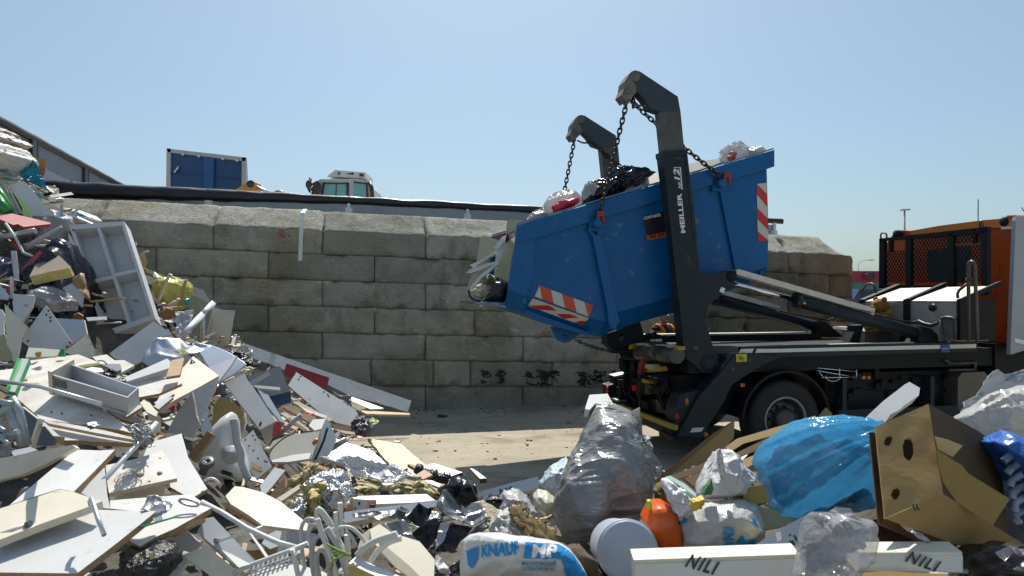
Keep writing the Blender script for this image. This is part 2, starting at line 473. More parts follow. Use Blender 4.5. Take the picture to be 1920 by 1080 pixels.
CONC = concrete_material('weathered_concrete', 1.85, (1.04, 1.0, 0.90), 1.0, 0.04)
CONC_TOP = concrete_material('pale_hacked_concrete', 1.9, (1.0, 1.0, 0.99), 1.0, 0.06, True)
CONC_SHADE = concrete_material('shaded_mossy_concrete', 0.85, (0.92, 1.0, 0.84), 1.0, 0.04)  # wall concrete darkened to paint the shade of skip and truck, tinted mossy green
CONC_MOSS = pmat('mossy_concrete', (0.105, 0.115, 0.08), 0.95, var=0.35, scale=3, bump=0.6, bscale=25, dirt=0.7, dirtcol=(0.05, 0.05, 0.03), rnd=0.1)
random.seed(5)
wall = thing('retaining_wall', 'long retaining wall of stacked grey concrete blocks behind the skip', 'wall', wp(0, 0, 0.4) * 1.0)
def block(s0, s1, h0, h1, cap=False, mat=None, right_hip=False, gap=0.006):
    """one cast block: gridded box with worn rounded arrises; a cap has a sloping hacked top"""
    s0 += gap; s1 -= gap; h0 += gap * 0.5; h1 -= gap * 0.5
    depth = 0.8
    ns = max(4, int((s1 - s0) / 0.045))
    prof = []                               # (back, height) section from the front foot up to the back foot
    nf = 9
    if cap:
        hf = h0 + 0.41
        prof = [(0.0, h0 + (hf - h0) * i / nf) for i in range(nf + 1)]
        prof += [(0.52 * i / 9, hf + 0.41 * i / 9) for i in range(1, 10)]
        prof += [(0.62, hf + 0.41), (depth, hf + 0.40), (depth, h0), (0.4, h0)]
    else:
        prof = [(0.0, h0 + (h1 - h0) * i / nf) for i in range(nf + 1)]
        prof += [(0.4, h1), (depth, h1), (depth, h0), (0.4, h0)]
    vs, fs = [], []
    seed = random.uniform(0, 100)
    out_ = random.gauss(0, 0.007)
    np_ = len(prof)
    for i in range(ns + 1):
        s = s0 + (s1 - s0) * i / ns
        es = min(s - s0, s1 - s)
        for j, (b, h) in enumerate(prof):
            eh = min(h - h0, (h1 if not cap else 99) - h) if j <= nf else 9
            e = min(es, eh)
            p = Vector((s * 1.0, h * 1.0, b)) + Vector((seed, 0, 0))
            d = noise.fractal(p * 3.0, 1.0, 2.0, 4) * 0.012 + out_
            if j <= nf or (cap and j <= nf + 9):
                rr = 0.016 + 0.014 * noise.noise(p * 2.0)
                if e < rr: d -= (rr - e) ** 2 / rr * 0.9
                chip = noise.noise(p * 4.5 + Vector((9, 3, 1)))
                if e < 0.09 and chip > 0.12: d -= (chip - 0.12) * 0.16
            if cap and j > nf and j <= nf + 9:
                a = 0.35 * noise.ridged_multi_fractal(Vector((s * 2.2 + seed, h * 9, b * 9)), 0.9, 2.0, 5, 1.0, 2.0)
                d += 0.03 * (a - 0.4)
                if es < 0.03: d -= 0.02
            if cap and nf - 1 <= j <= nf + 1: h = h + 0.03 * noise.fractal(Vector((s * 5 + seed, 3, 0)), 1, 2, 4)
            nb = -d if j <= nf else -d * 0.7
            nh = 0 if j <= nf else d * 0.7
            hh = h
            if right_hip and h > h0 + 0.42:
                k = max(0.0, (s - (s1 - 0.45)) / 0.45)
                hh = h - (h - h0 - 0.41) * k * 0.92
            if j > nf + (9 if cap else 0): nb = nh = 0
            if right_hip: pass
            vs.append(wp(s, hh + nh, b + nb))
    for i in range(ns):
        for j in range(np_):
            k = (j + 1) % np_
            fs.append((i * np_ + j, i * np_ + k, (i + 1) * np_ + k, (i + 1) * np_ + j))
    fs.append(tuple(range(np_ - 1, -1, -1)))
    fs.append(tuple(ns * np_ + j for j in range(np_)))
    mb = MB(); mb.add(vs, fs, 0, False)
    if cap:
        for t in range(len(mb.f)):
            j = t % np_
            if nf <= j < nf + 12: mb.m[t] = 1
    o = mesh_obj(mb, 'concrete_block', [mat or CONC, CONC_TOP], wall)
    for p in o.data.polygons: p.use_smooth = True
    return o
CH, L_ = 0.464, 1.815
SEND = 8.72
courses = [-0.45] + [CH * k for k in range(1, 7)]
def joints(parity, short=False):
    off = -0.02 if parity else -0.928
    js = []
    x = off - 8 * L_
    while x < SEND - 0.3:
        if x > -10.5: js.append(x)
        x += L_
    return js
for ci in range(6):
    h0 = courses[ci]; h1 = CH * (ci + 1)
    if ci == 0: h0 = -0.45
    par = ci % 2 == 0
    js = joints(par) + [SEND]
    if ci == 1:                              # a course with some short blocks
        js = sorted(j for j in js if j < -1.5 or j > 3.4) + [-0.99, 0.12, 0.80, 2.35]
        js = sorted(js)
    for a, b in zip(js, js[1:]):
        if b - a > 0.2: block(a, b, h0, h1, mat=(CONC_MOSS if ci > 3 else CONC_SHADE) if a > 6.0 else (CONC_SHADE if a > 3.9 else None))
js = joints(True) + [SEND]
for a, b in zip(js, js[1:]):
    if b - a > 0.2: block(a, b, CH * 6, CH * 6 + 0.8, cap=True, right_hip=b >= SEND - 0.01, mat=CONC_SHADE if a > 5.4 else None)
# marks on the wall: red handprint daub, black tar daubs, rust
def daub(name, s, h, w, hh, n, mat, seed, stretch=1.0, lift=0.022, big=1.0, even=False):
    random.seed(seed)
    mb = MB()
    for i in range(n):
        a = random.gauss(0, 0.30) * w; c = random.gauss(0, 0.26) * hh
        if even: a = random.uniform(-.5, .5) * w; c = random.uniform(-.5, .5) * hh
        if even and noise.noise(Vector((s * 3 + a * 5, c * 9, seed))) < -.05: continue
        rr = random.uniform(0.004, 0.022) * (w + hh) * big
        k = random.randint(5, 8)
        ang = random.uniform(0, 6)
        mb.add([wp(s + a + math.cos(ang + 6.283 * j / k) * rr * stretch * random.uniform(0.4, 1.2), h + c + math.sin(ang + 6.283 * j / k) * rr * random.uniform(0.4, 1.2), -lift - 0.0007 * i) for j in range(k)], [tuple(range(k))])
    return mesh_obj(mb, name, mat, wall, weld=False)
RED_PAINT = pmat('red_paint', (0.42, 0.035, 0.045), 0.6, var=0.2)
TAR = pmat('black_tar', (0.02, 0.02, 0.02), 0.6, var=0.2)
daub('tar_mark', s_of(922), 0.66, 0.42, 0.24, 420, TAR, 4, 2.4, .026, 1.2, True)
daub('tar_mark', s_of(1012), 0.66, 0.62, 0.26, 620, TAR, 6, 2.4, .026, 1.0, True)
daub('tar_mark', s_of(1118), 0.66, 0.8, 0.26, 620, TAR, 7, 2.4, .026, .9, True)
daub('paint_mark', s_of(529), 3.10, 0.14, 0.16, 45, RED_PAINT, 3, 0.8, .034, 3.0)
for k_, (px_, h_) in enumerate(((248, 2.98), (345, 3.05), (460, 3.02), (462, 2.5), (349, 2.45))):
    daub('chalk_mark', s_of(px_), h_, 0.10, 0.40, 70, pmat('chalk', (.36, .35, .32), .9), 20 + k_, 0.16, .028, 2.0)
# strap hanging down the wall
mb = MB()
pts = [wp(s_of(565), 3.60, 0.30), wp(s_of(564), 3.58, 0.26)] + [wp(s_of(563 - 4 * t), 3.50 - 0.85 * t, 0.02 - 0.06 * min(1, t * 6) - 0.02 * math.sin(t * 5)) for t in [i / 12 for i in range(13)]]
wdt = WE * 0.07
for i in range(len(pts) - 1):
    mb.hexa([pts[i], pts[i] + wdt, pts[i + 1] + wdt, pts[i + 1]] + [p + WB * 0.012 for p in (pts[i], pts[i] + wdt, pts[i + 1] + wdt, pts[i + 1])])
single(mb, 'strap', pmat('white_strap', (0.78, 0.78, 0.77), 0.5), 'white flat strap hanging down over the concrete block wall', 'strap')
# fence on the upper yard, with a rolled dark tarpaulin along its top
FENCE_P = pmat('grey_fence_sheet', (0.34, 0.37, 0.40), 0.45, metal=0.2, var=0.08, dirt=0.3, rnd=0.05)
POST_M = pmat('galvanised', (0.62, 0.63, 0.64), 0.4, metal=0.6, var=0.1)
TARP = pmat('black_tarpaulin', (0.018, 0.02, 0.026), 0.38, var=0.3, bump=0.3, bscale=6)
fence = thing('yard_fence', 'low grey sheet fence topped by a black rolled tarpaulin above the block wall', 'fence', wp(-2, 3.0, 1.3))
def ftop(s): return 3.93 - 0.006 * (s + 0.95) + 0.031 * (s + 0.95) * 0.4
posts = [-9.6, s_of(80), s_of(408) - 0.4, s_of(670) - 0.2, s_of(890), 3.2, 5.4, 7.6]
for a, b in zip(posts, posts[1:]):
    mb = MB(); mb.box(wp(a + 0.03, 2.95, 1.1), wp(b - 0.03, 2.95, 1.1) - wp(a + 0.03, 2.95, 1.1), WB * 0.03, Vector((0, 0, 0.93)))
    mesh_obj(mb, 'fence_panel', FENCE_P, fence)
for a in posts:
    mb = MB(); mb.box(wp(a - 0.03, 2.9, 1.06), WE * 0.06, WB * 0.06, Vector((0, 0, 1.08)))
    mb.box(wp(a - 0.07, 2.9, 1.075), WE * 0.14, WB * 0.02, Vector((0, 0, 0.86)))
    mesh_obj(mb, 'fence_post', POST_M, fence)
mb = MB()
sec = 14
path = []
for i in range(150):
    s = -9.8 + 17.6 * i / 149
    fat = max(0.0, -(s + 1.5)) * 0.012
    path.append((s, ftop(s) - 0.02 - fat + 0.012 * noise.noise(Vector((s * 1.3, 0, 0))), 0.085 + fat + 0.018 * noise.noise(Vector((s * 2.1, 5, 0))) - 0.003 * (s + 3)))
vs = []
for s, h, r in path:
    for k in range(sec):
        a = 2 * math.pi * k / sec
        rr = r * (1 + 0.14 * noise.noise(Vector((s * 3, math.cos(a) * 2, math.sin(a) * 2))))
        vs.append(wp(s, h + rr * math.sin(a) * 1.0, 1.1 + rr * math.cos(a)))
mb.add(vs, [(i * sec + k, i * sec + (k + 1) % sec, (i + 1) * sec + (k + 1) % sec, (i + 1) * sec + k) for i in range(149) for k in range(sec)], 0, True)
mesh_obj(mb, 'rolled_tarpaulin', TARP, fence)
# tall screen running away on the far side of the heap
SCREEN = pmat('grey_screen_cloth', (0.15, 0.19, 0.25), 0.6, var=0.10, scale=1.5, bump=0.15, bscale=3, dirt=0.3, rnd=0.0)
DARKSTEEL = pmat('dark_steel', (0.06, 0.06, 0.065), 0.5, metal=0.4, var=0.2)
scr = thing('screen_fence', 'tall sloping grey screen fence with dark posts receding behind the rubbish heap', 'fence', (-9.2, 14, 2.9))
SA, SB = Vector((-7.2, 7.0, 0)), Vector((-10.3, 18.2, 0))
sd = (SB - SA).normalized(); sn = Vector((-sd.y, sd.x, 0))
def sp(y, z, off=0): return SA + sd * ((y - SA.y) / sd.y) + sn * off + Vector((0, 0, z))
ys = [7.0, 12.3, 15.0, 18.2]
for a, b in zip(ys, ys[1:]):
    mb = MB(); mb.box(sp(a, 2.0), sp(b, 2.0) - sp(a, 2.0), sn * 0.04, Vector((0, 0, 2.9)))
    mesh_obj(mb, 'screen_panel', SCREEN, scr)
for y in ys[1:3] + [18.2]:
    mb = MB(); mb.box(sp(y - 0.09, 2.0, -0.06), sd * 0.2, sn * 0.14, Vector((0, 0, 2.94)))
    mb.box(sp(y + 0.16, 2.0, -0.05), sd * 0.07, sn * 0.1, Vector((0, 0, 2.94)))
    mesh_obj(mb, 'fence_post', DARKSTEEL, scr)
mb = MB(); mb.tube([sp(7.0 + 11.3 * i / 40, 4.93 + 0.004 * math.sin(i * 1.7)) for i in range(41)], 0.075, 8)
mesh_obj(mb, 'top_rail', DARKSTEEL, scr)
# ------------------------------------------------------------ far vehicles on the upper yard
BLUE_D = pmat('trailer_blue', (0.008, 0.06, 0.19), 0.35, var=0.10, dirt=0.25, dirtcol=(0.05, 0.08, 0.12))
WHITE_P = pmat('white_frame', (0.72, 0.73, 0.74), 0.4, var=0.05, dirt=0.2)
RUBBER = pmat('rubber', (0.010, 0.010, 0.011), 0.7, var=0.25, bump=0.2)
GLASS_T = pmat('tinted_glass', (0.16, 0.42, 0.44), 0.08, var=0.06, spec=0.8, rnd=0)
GLASS_T.node_tree.nodes['Principled BSDF'].inputs['Emission Strength'].default_value = 0.0
dT = 21.5
def tq(px, py, d=dT): return P(px, py, d)
tr = thing('lorry_trailer', 'blue box trailer with white frame seen from behind above the wall', 'trailer', Vector((tq(388, 300).x, dT + 3, 2.9)))
c0, c1, c2, c3 = tq(314, 279), tq(463, 296), tq(460, 362), tq(312, 362)
zb = 3.9
for c in (c2, c3): c.z = zb
back = Vector((-3.4, 9.0, 0.0))
ins = lambda a, b, k: a + (b - a) * k
mb = MB(); mb.hexa([c0, c1, c2, c3, c0 + back, c1 + back, c2 + back, c3 + back]); mesh_obj(mb, 'trailer_box', BLUE_D, tr)
mb = MB()
fv = Vector((0, -0.06, 0))
def quadbar(a, b, w1, w2):                   # bar from a to b, thickness given by vectors
    mb.hexa([a, b, b + w2, a + w1, a + fv, b + fv, b + w2 + fv, a + w1 + fv])
quadbar(c0, c1, Vector((0.05, 0, -0.12)), Vector((-0.05, 0, -0.12)))
quadbar(c0, c3, Vector((0.13, 0, 0)), Vector((0.13, 0, 0)))
quadbar(c1, c2, Vector((-0.13, 0, 0)), Vector((-0.13, 0, 0)))
mesh_obj(mb, 'rear_frame', pmat('trailer_frame_grey', (.42, .43, .45), .4), tr)
mb = MB()
for k in (0.26, 0.52, 0.78):
    a = ins(c0, c3, k) + Vector((0.13, 0, 0)); b = ins(c1, c2, k) + Vector((-0.13, 0, 0))
    mb.hexa([a, b, b + Vector((0, 0, -0.04)), a + Vector((0, 0, -0.04)), a + fv * .5, b + fv * .5, b + Vector((0, 0, -0.04)) + fv * .5, a + Vector((0, 0, -0.04)) + fv * .5])
mesh_obj(mb, 'door_rib', pmat('trailer_blue_dark', (0.008, 0.05, 0.16), 0.4), tr)
mb = MB()
a = ins(c0, c1, 0.475) + Vector((0, 0, -0.14)); b = ins(c0, c1, 0.60) + Vector((0, 0, -0.14)); c = ins(c3, c2, 0.60); d = ins(c3, c2, 0.475)
mb.hexa([a, b, c, d, a + fv * 1.5, b + fv * 1.5, c + fv * 1.5, d + fv * 1.5])
mesh_obj(mb, 'centre_post', pmat('trailer_blue_mid', (0.010, 0.08, 0.25), 0.35), tr)
mb = MB()
a = ins(c0, c1, .06) + Vector((0.1, -0.07, -0.75)); mb.tube([a, a + Vector((0.1, -0.02, 0.12)), a + Vector((0.14, -0.02, 0.2))], 0.03)
for kx in (0.2, 0.4, 0.7, 0.88):
    a = ins(c0, c1, kx) + Vector((0, -0.07, -0.10)); mb.box(a, (0.07, 0, 0), (0, -0.05, 0), (0, 0, -0.07))
mesh_obj(mb, 'door_catch', POST_M, tr)
mb = MB()
for sx in (0.2, 0.8):
    for k in (0.1, 0.22, 0.34):
        c = ins(c3, c2, sx) + back * k; c.z = 3.45
        mb.lathe(c, (1, 0, 0), [(0.01, -0.15), (0.3, -0.15), (0.5, -0.12), (0.5, 0.12), (0.3, 0.15), (0.01, 0.15)], 20)
mb.box(ins(c3, c2, .2) + Vector((0, 0, -0.3)), (1.5, 0, 0), back * 0.95, (0, 0, 0.3))
mesh_obj(mb, 'wheel_set', RUBBER, tr)
# yellow excavator arm showing over the fence
YEL = pmat('machine_yellow', (0.62, 0.30, 0.02), 0.4, var=0.12, dirt=0.45, dirtcol=(0.1, 0.07, 0.04))
ex = thing('excavator', 'yellow excavator arm joint with a hydraulic rod beside the blue trailer', 'excavator', Vector((tq(470, 360, 19).x, 19.3, 2.9)))
dE = 19.0
mb = MB(); ext = Vector((0, 0.5, 0))
mb.prism([P(x, y, dE) for x, y in [(436, 366), (440, 357), (466, 339), (472, 337.5), (477, 341), (477, 364), (470, 400), (430, 400)]], ext)
mesh_obj(mb, 'arm', YEL, ex)
mb = MB(); mb.lathe(P(470, 345, dE) + Vector((0, -0.03, 0)), (0, 1, 0), [(0.002, 0), (0.1, 0), (0.1, 0.56), (0.002, 0.56)], 16); mesh_obj(mb, 'pivot_pin', DARKSTEEL, ex)
mb = MB(); mb.tube([P(472, 346, dE + .2), P(512, 365, dE + .2)], 0.045); mesh_obj(mb, 'hydraulic_rod', POST_M, ex)
mb = MB(); mb.tube([P(512, 365, dE + .2), P(560, 387, dE + .2)], 0.09)
mb.ball(P(525, 364, dE), (0.18, 0.15, 0.11), 12, 8, fn=lambda d: 1 + 0.3 * noise.noise(d * 3)); mb.ball(P(533, 366, dE), (0.14, 0.15, 0.1), 12, 8)
mesh_obj(mb, 'hydraulic_cylinder', DARKSTEEL, ex)
mb = MB(); o = P(440, 385, dE + 1); mb.box(Vector((o.x, dE + .6, 3.2)), (2.6, 0, 0), (0, 2.2, 0), (0, 0, 0.7)); mesh_obj(mb, 'engine_body', YEL, ex)
mb = MB()
for k in (0, 1.7): mb.box(Vector((o.x - .2, dE + .6 + k, 2.9)), (3.0, 0, 0), (0, 0.5, 0), (0, 0, 0.55))
mesh_obj(mb, 'crawler_track', RUBBER, ex)
# white loader cab
LC = pmat('cab_white', (0.60, 0.60, 0.57), 0.4, var=0.06, dirt=0.35)
dL = 21.0
ld = thing('wheel_loader', 'white machine cab with tinted windows and roof box rising above the fence', 'loader', Vector((P(640, 360, dL).x, dL + .8, 2.9)))
def prism_px(mb, pts, d, dep, mi=0): mb.prism([P(x, y, d) for x, y in pts], Vector((0, dep, 0)), mi)
mb = MB(); prism_px(mb, [(588, 342), (600, 336), (672, 335), (690, 341), (697, 352), (699, 392), (577, 392)], dL, 1.5); mesh_obj(mb, 'cab', LC, ld)
mb = MB(); prism_px(mb, q('Y', [(1525, 370), (1655, 374), (1652, 460), (1503, 470)]), dL - 0.03, 0.05)
prism_px(mb, q('Y', [(1690, 366), (1760, 374), (1768, 470), (1690, 470)]), dL - 0.03, 0.05); w_ = mesh_obj(mb, 'window', GLASS_T, ld)
mb = MB()
for pts in (q('Y', [(1515, 366), (1660, 368), (1660, 376), (1520, 374)]), q('Y', [(1515, 366), (1527, 370), (1512, 470), (1500, 470)]), q('Y', [(1648, 368), (1662, 368), (1660, 470), (1647, 470)]),
            q('Y', [(1688, 360), (1764, 370), (1764, 377), (1688, 368)]), q('Y', [(1757, 366), (1766, 368), (1772, 470), (1762, 470)])):
    prism_px(mb, pts, dL - 0.05, 0.04)
prism_px(mb, q('Y', [(1590, 374), (1594, 374), (1590, 470), (1585, 470)]), dL - 0.05, 0.03)
mesh_obj(mb, 'window_rubber', DARKSTEEL, ld)
mb = MB(); prism_px(mb, q('Y', [(1538, 332), (1585, 296), (1755, 310), (1755, 338), (1700, 342)]), dL + 0.1, 1.1); mesh_obj(mb, 'roof_box', WHITE_P, ld)
mb = MB(); prism_px(mb, q('Y', [(1640, 318), (1690, 310), (1688, 324)]), dL + 0.09, 0.005); mesh_obj(mb, 'roof_marking', pmat('navy', (0.03, 0.04, 0.15)), ld)
mb = MB()
for pts in (q('Y', [(1600, 309), (1612, 309), (1612, 320), (1600, 320)]), q('Y', [(1722, 316), (1744, 318), (1744, 332), (1722, 330)])): mb = MB(); prism_px(mb, pts, dL + 0.06, 0.06); mesh_obj(mb, 'roof_clamp', DARKSTEEL, ld)
mb = MB()
mb.tube([P(693, 342, dL), P(697, 352, dL - .1), P(699, 375, dL - .1)], 0.06); mesh_obj(mb, 'air_hose', DARKSTEEL, ld); mb = MB()
for i in range(14):
    x = random.uniform(578, 592); y = random.uniform(338, 375)
    mb.tube([P(x, y, dL - .1), P(x + random.uniform(-4, 10), y + random.uniform(-12, 4), dL - .05)], random.uniform(0.02, 0.05), 6)
mesh_obj(mb, 'mirror_bracket', DARKSTEEL, ld); mb = MB()
mb.ball(P(595, 352, dL - .2), (0.12, 0.06, 0.22)); mb.ball(P(579, 346, dL - .2), (0.1, 0.05, 0.14))
mesh_obj(mb, 'mirror', DARKSTEEL, ld)
mb = MB(); o = P(570, 380, dL + .3); mb.box(Vector((o.x, dL, 3.5)), (2.5, 0, 0), (0, 2, 0), (0, 0, 1.25)); mesh_obj(mb, 'engine_body', LC, ld)
mb = MB()
for x in (0.3, 2.2): mb.lathe(Vector((o.x + x, dL + .2, 3.45)), (0, 1, 0), [(0.01, 0), (0.35, 0), (0.55, .05), (0.55, .4), (0.35, .45), (0.01, .45)], 20)
mesh_obj(mb, 'wheel_set', RUBBER, ld)
# far yard beyond the wall end
CRIM = pmat('crimson_cladding', (0.23, 0.012, 0.05), 0.5, var=0.15, rnd=0)
TEAL = pmat('teal_cladding', (0.03, 0.17, 0.17), 0.5, var=0.15, rnd=0)
rb = thing('depot_building', 'long crimson clad building with teal base far beyond the orange cab', 'building', (42, 64, 0))
a = P(1588, 508, 60); mb = MB(); mb.box((a.x, 60, 3.13), (26, 3, 0), (-1, 9, 0), (0, 0, a.z - 3.13)); mesh_obj(mb, 'upper_wall', CRIM, rb)
mb = MB(); mb.box((a.x + .1, 60.1, 0), (25.8, 3, 0), (-1, 8.8, 0), (0, 0, 3.13)); mesh_obj(mb, 'lower_wall', TEAL, rb)
mb = MB(); p = P(1632, 518, 59.9); mb.ball(p, (0.5, 0.06, 0.35), 14, 8, fn=lambda d: 1 + 0.3 * noise.noise(d * 2)); mesh_obj(mb, 'wall_emblem', pmat('dark_plum', (0.05, 0.015, 0.03)), rb)
vn = thing('parked_van', 'dark blue van parked beyond the end of the block wall', 'van', P(1625, 600, 34))
VB = pmat('van_navy', (0.012, 0.03, 0.10), 0.3, var=0.1)
a = P(1592, 541, 33); mb = MB()
mb.prism([Vector((a.x, 33, .4)), Vector((a.x, 33, 1.5)), Vector((a.x + .5, 33, 2.35)), Vector((a.x + 3.2, 33, 2.4)), Vector((a.x + 4.4, 33, 1.5)), Vector((a.x + 5.1, 33, 1.2)), Vector((a.x + 5.1, 33, .4))], Vector((0, 1.9, 0))); mesh_obj(mb, 'body', VB, vn)
mb = MB(); mb.prism([Vector((a.x + .35, 32.98, 1.55)), Vector((a.x + .7, 32.98, 2.2)), Vector((a.x + 3.0, 32.98, 2.25)), Vector((a.x + 3.9, 32.98, 1.55))], Vector((0, .03, 0))); mesh_obj(mb, 'window', pmat('dark_glass', (0.02, 0.03, 0.035), 0.08, rnd=0), vn)
for x in (1.0, 4.1):
    mb = MB(); mb.lathe(Vector((a.x + x, 32.95, .36)), (0, 1, 0), [(0.01, 0), (0.36, 0), (0.36, .25), (.01, .25)], 20); mesh_obj(mb, 'wheel', RUBBER, vn)
LAMPM = pmat('lamp_steel', (0.30, 0.32, 0.34), 0.5, metal=0.3)
def lamp(px, ytop, d, curved, label):
    t = thing('street_lamp', label, 'street lamp', Vector((P(px, 500, d).x, d, 0)), 'street lamps beyond the yard')
    top = P(px, ytop, d); base = Vector((top.x, d, 0))
    mb = MB(); mb.tube([base, top], [0.12, 0.06]); 
    if curved: mb.tube([top, top + Vector((0.5, 0, 0.6)), top + Vector((1.6, 0, 0.8))], 0.05)
    mesh_obj(mb, 'mast', LAMPM, t)
    mb = MB()
    if curved: mb.ball(top + Vector((2.2, 0, 0.8)), (0.7, 0.2, 0.12))
    else: mb.box(top + Vector((-0.25, -0.15, 0)), (0.6, 0, 0.03), (0, 0.3, 0), (0, 0, 0.1))
    mesh_obj(mb, 'lamp_head', LAMPM, t)
lamp(1696, 395, 50, False, 'straight street lamp with flat head rising behind the orange cab')
lamp(1609, 496, 120, True, 'small distant street lamp with curved arm above the crimson building')
# ============================================================ skip loader truck: t along it (forward), w across (away), z up
TN = Vector((3.47, 8.65, 0)); TU = Vector((0.9767, 0.2147, 0)); TV = Vector((-0.2147, 0.9767, 0))
def T(t, w, z): return TN + TU * t + TV * w + Vector((0, 0, z))
def tw(px, py, w):
    r = ray(px, py); k = (TN.dot(TV) + w) / r.dot(TV); p = r * k
    return (p - TN).dot(TU), p.z + EYE
def tt(px, py, t):
    r = ray(px, py); k = (TN.dot(TU) + t) / r.dot(TU); p = r * k
    return (p - TN).dot(TV), p.z + EYE
def side(mb, pts, w, th, mi=0, w2=None):
    tz = [tw(x, y, w) for x, y in pts]
    w = w if w2 is None else w2
    mb.prism([T(t, w, z) for t, z in tz], TV * th, mi)
def cross(mb, pts, t, th, mi=0):
    mb.prism([T(t, *tt(x, y, t)) for x, y in pts], TU * th, mi)
def tb(mb, t0, t1, w0, w1, z0, z1, mi=0): mb.box(T(t0, w0, z0), TU * (t1 - t0), TV * (w1 - w0), Vector((0, 0, z1 - z0)), mi)
ANTH = pmat('anthracite_paint', (0.015, 0.024, 0.032), 0.45, var=0.2, dirt=0.35, dirtcol=(0.034, 0.036, 0.037), dscale=4, spec=0.25, scratch=.5, scratchcol=(.09, .09, .09), sscale=2.5)
WORN = pmat('worn_grey_steel', (0.075, 0.077, 0.075), 0.45, metal=0.3, var=0.25, scale=8, dirt=0.4, dirtcol=(0.05, 0.04, 0.03), dscale=7)
CHAS = pmat('chassis_black', (0.008, 0.009, 0.011), 0.6, var=0.3, dirt=0.3, dirtcol=(0.03, 0.027, 0.024), spec=0.25)
ALU = pmat('tread_plate', (0.58, 0.55, 0.50), 0.42, metal=0.55, var=0.15, scale=10, bump=0.5, bscale=70, dirt=0.3)
CHROME = pmat('chrome_rod', (0.75, 0.77, 0.8), 0.12, metal=1.0, var=0.03)
REFL = pmat('reflective_tape', (0.66, 0.66, 0.62), 0.35, var=0.06)
ORANGE = pmat('cab_orange', (0.55, 0.088, 0.008), 0.35, var=0.06, dirt=0.15)
YPAINT = pmat('yellow_paint', (0.42, 0.29, 0.02), 0.5, var=0.2, dirt=0.5, dirtcol=(0.08, 0.06, 0.03), dscale=6)
REDL = pmat('red_lens', (0.40, 0.012, 0.015), 0.15, var=0.1)
ORL = pmat('orange_lens', (0.50, 0.14, 0.01), 0.15, var=0.1)
RIM = pmat('rim_steel', (0.06, 0.062, 0.065), 0.4, metal=0.5, var=0.15, dirt=0.4)
RIMEDGE = pmat('rim_edge', (0.26, 0.27, 0.28), 0.35, metal=0.6)
REDHOOK = pmat('red_hook', (0.26, 0.03, 0.025), 0.5, var=0.3, dirt=0.4)
CHAINM = pmat('chain_steel', (0.045, 0.038, 0.034), 0.5, metal=0.5, var=0.3)
RUSTY = pmat('rusty_casting', (0.14, 0.13, 0.12), 0.65, metal=0.2, var=0.35, scale=12, dirt=0.5, dirtcol=(0.14, 0.06, 0.03))
GREYSIDE = pmat('deflector_grey', (0.30, 0.33, 0.37), 0.4, var=0.08)
SIGNY = pmat('sign_yellow', (0.60, 0.45, 0.02), 0.4)
WHT = pmat('lettering_white', (0.75, 0.75, 0.72), 0.5, var=0.12, scale=14, rnd=0)
BLK = pmat('lettering_black', (0.015, 0.015, 0.015), 0.5, rnd=0)
truck = thing('skip_truck', 'dark grey skip loader truck with orange cab and twin lifting arms raised', 'truck', T(0.5, 1.2, 0))
def tpart(mb, name, mats, parent=None): return mesh_obj(mb, name, mats, parent or truck)
# wheels
def wheel(t, w, outer=-1):
    c = T(t, w, 0.505)
    ax = TV * (1 if outer < 0 else -1)
    mb = MB(); mb.lathe(c, ax, [(0.30, 0.01), (0.36, -0.005), (0.45, 0.0), (0.485, 0.02), (0.505, 0.05), (0.505, 0.27), (0.48, 0.30), (0.30, 0.30)], 56)
    ty = tpart(mb, 'wheel', RUBBER)
    mb = MB(); mb.lathe(c, ax, [(0.300, 0.012), (0.288, -0.006), (0.272, 0.008), (0.262, 0.03)], 48, 1)
    mb.lathe(c, ax, [(0.262, 0.03), (0.25, 0.09), (0.18, 0.12), (0.14, 0.09), (0.135, 0.02), (0.12, 0.0), (0.06, -0.005), (0.002, -0.005)], 48)
    for k in range(10):
        a = 2 * math.pi * k / 10
        mb.lathe(c + TU * 0.165 * math.cos(a) + Vector((0, 0, 0.165 * math.sin(a))), ax, [(0.002, 0.055), (0.016, 0.055), (0.018, 0.12)], 8)
    for k in range(8):
        a = 2 * math.pi * (k + .5) / 8
        mb.ball(c + TU * 0.222 * math.cos(a) + Vector((0, 0, 0.222 * math.sin(a))) + ax * 0.1, 0.022, 8, 6, 2)
    mesh_obj(mb, 'rim', [RIM, RIMEDGE, BLK], ty)
wt, _z = tw(1474, 788, 0)
wheel(wt, 0.0); wheel(wt, 2.42, 1); wheel(wt + 4.1, 0.05); wheel(wt + 4.1, 2.38, 1)
mb = MB()
for k in range(28):
    a0, a1 = R(8 + 168 * k / 28), R(8 + 168 * (k + 1) / 28)
    pr = []
    for a in (a0, a1):
        for rr in (0.60, 0.635):
            pr.append((wt + rr * math.cos(a), 0.505 + rr * math.sin(a)))
    (a_, b_, c_, d_) = pr
    mb.hexa([T(a_[0], -.02, a_[1]), T(b_[0], -.02, b_[1]), T(d_[0], -.02, d_[1]), T(c_[0], -.02, c_[1]), T(a_[0], .55, a_[1]), T(b_[0], .55, b_[1]), T(d_[0], .55, d_[1]), T(c_[0], .55, c_[1])])
tpart(mb, 'mudguard', CHAS)
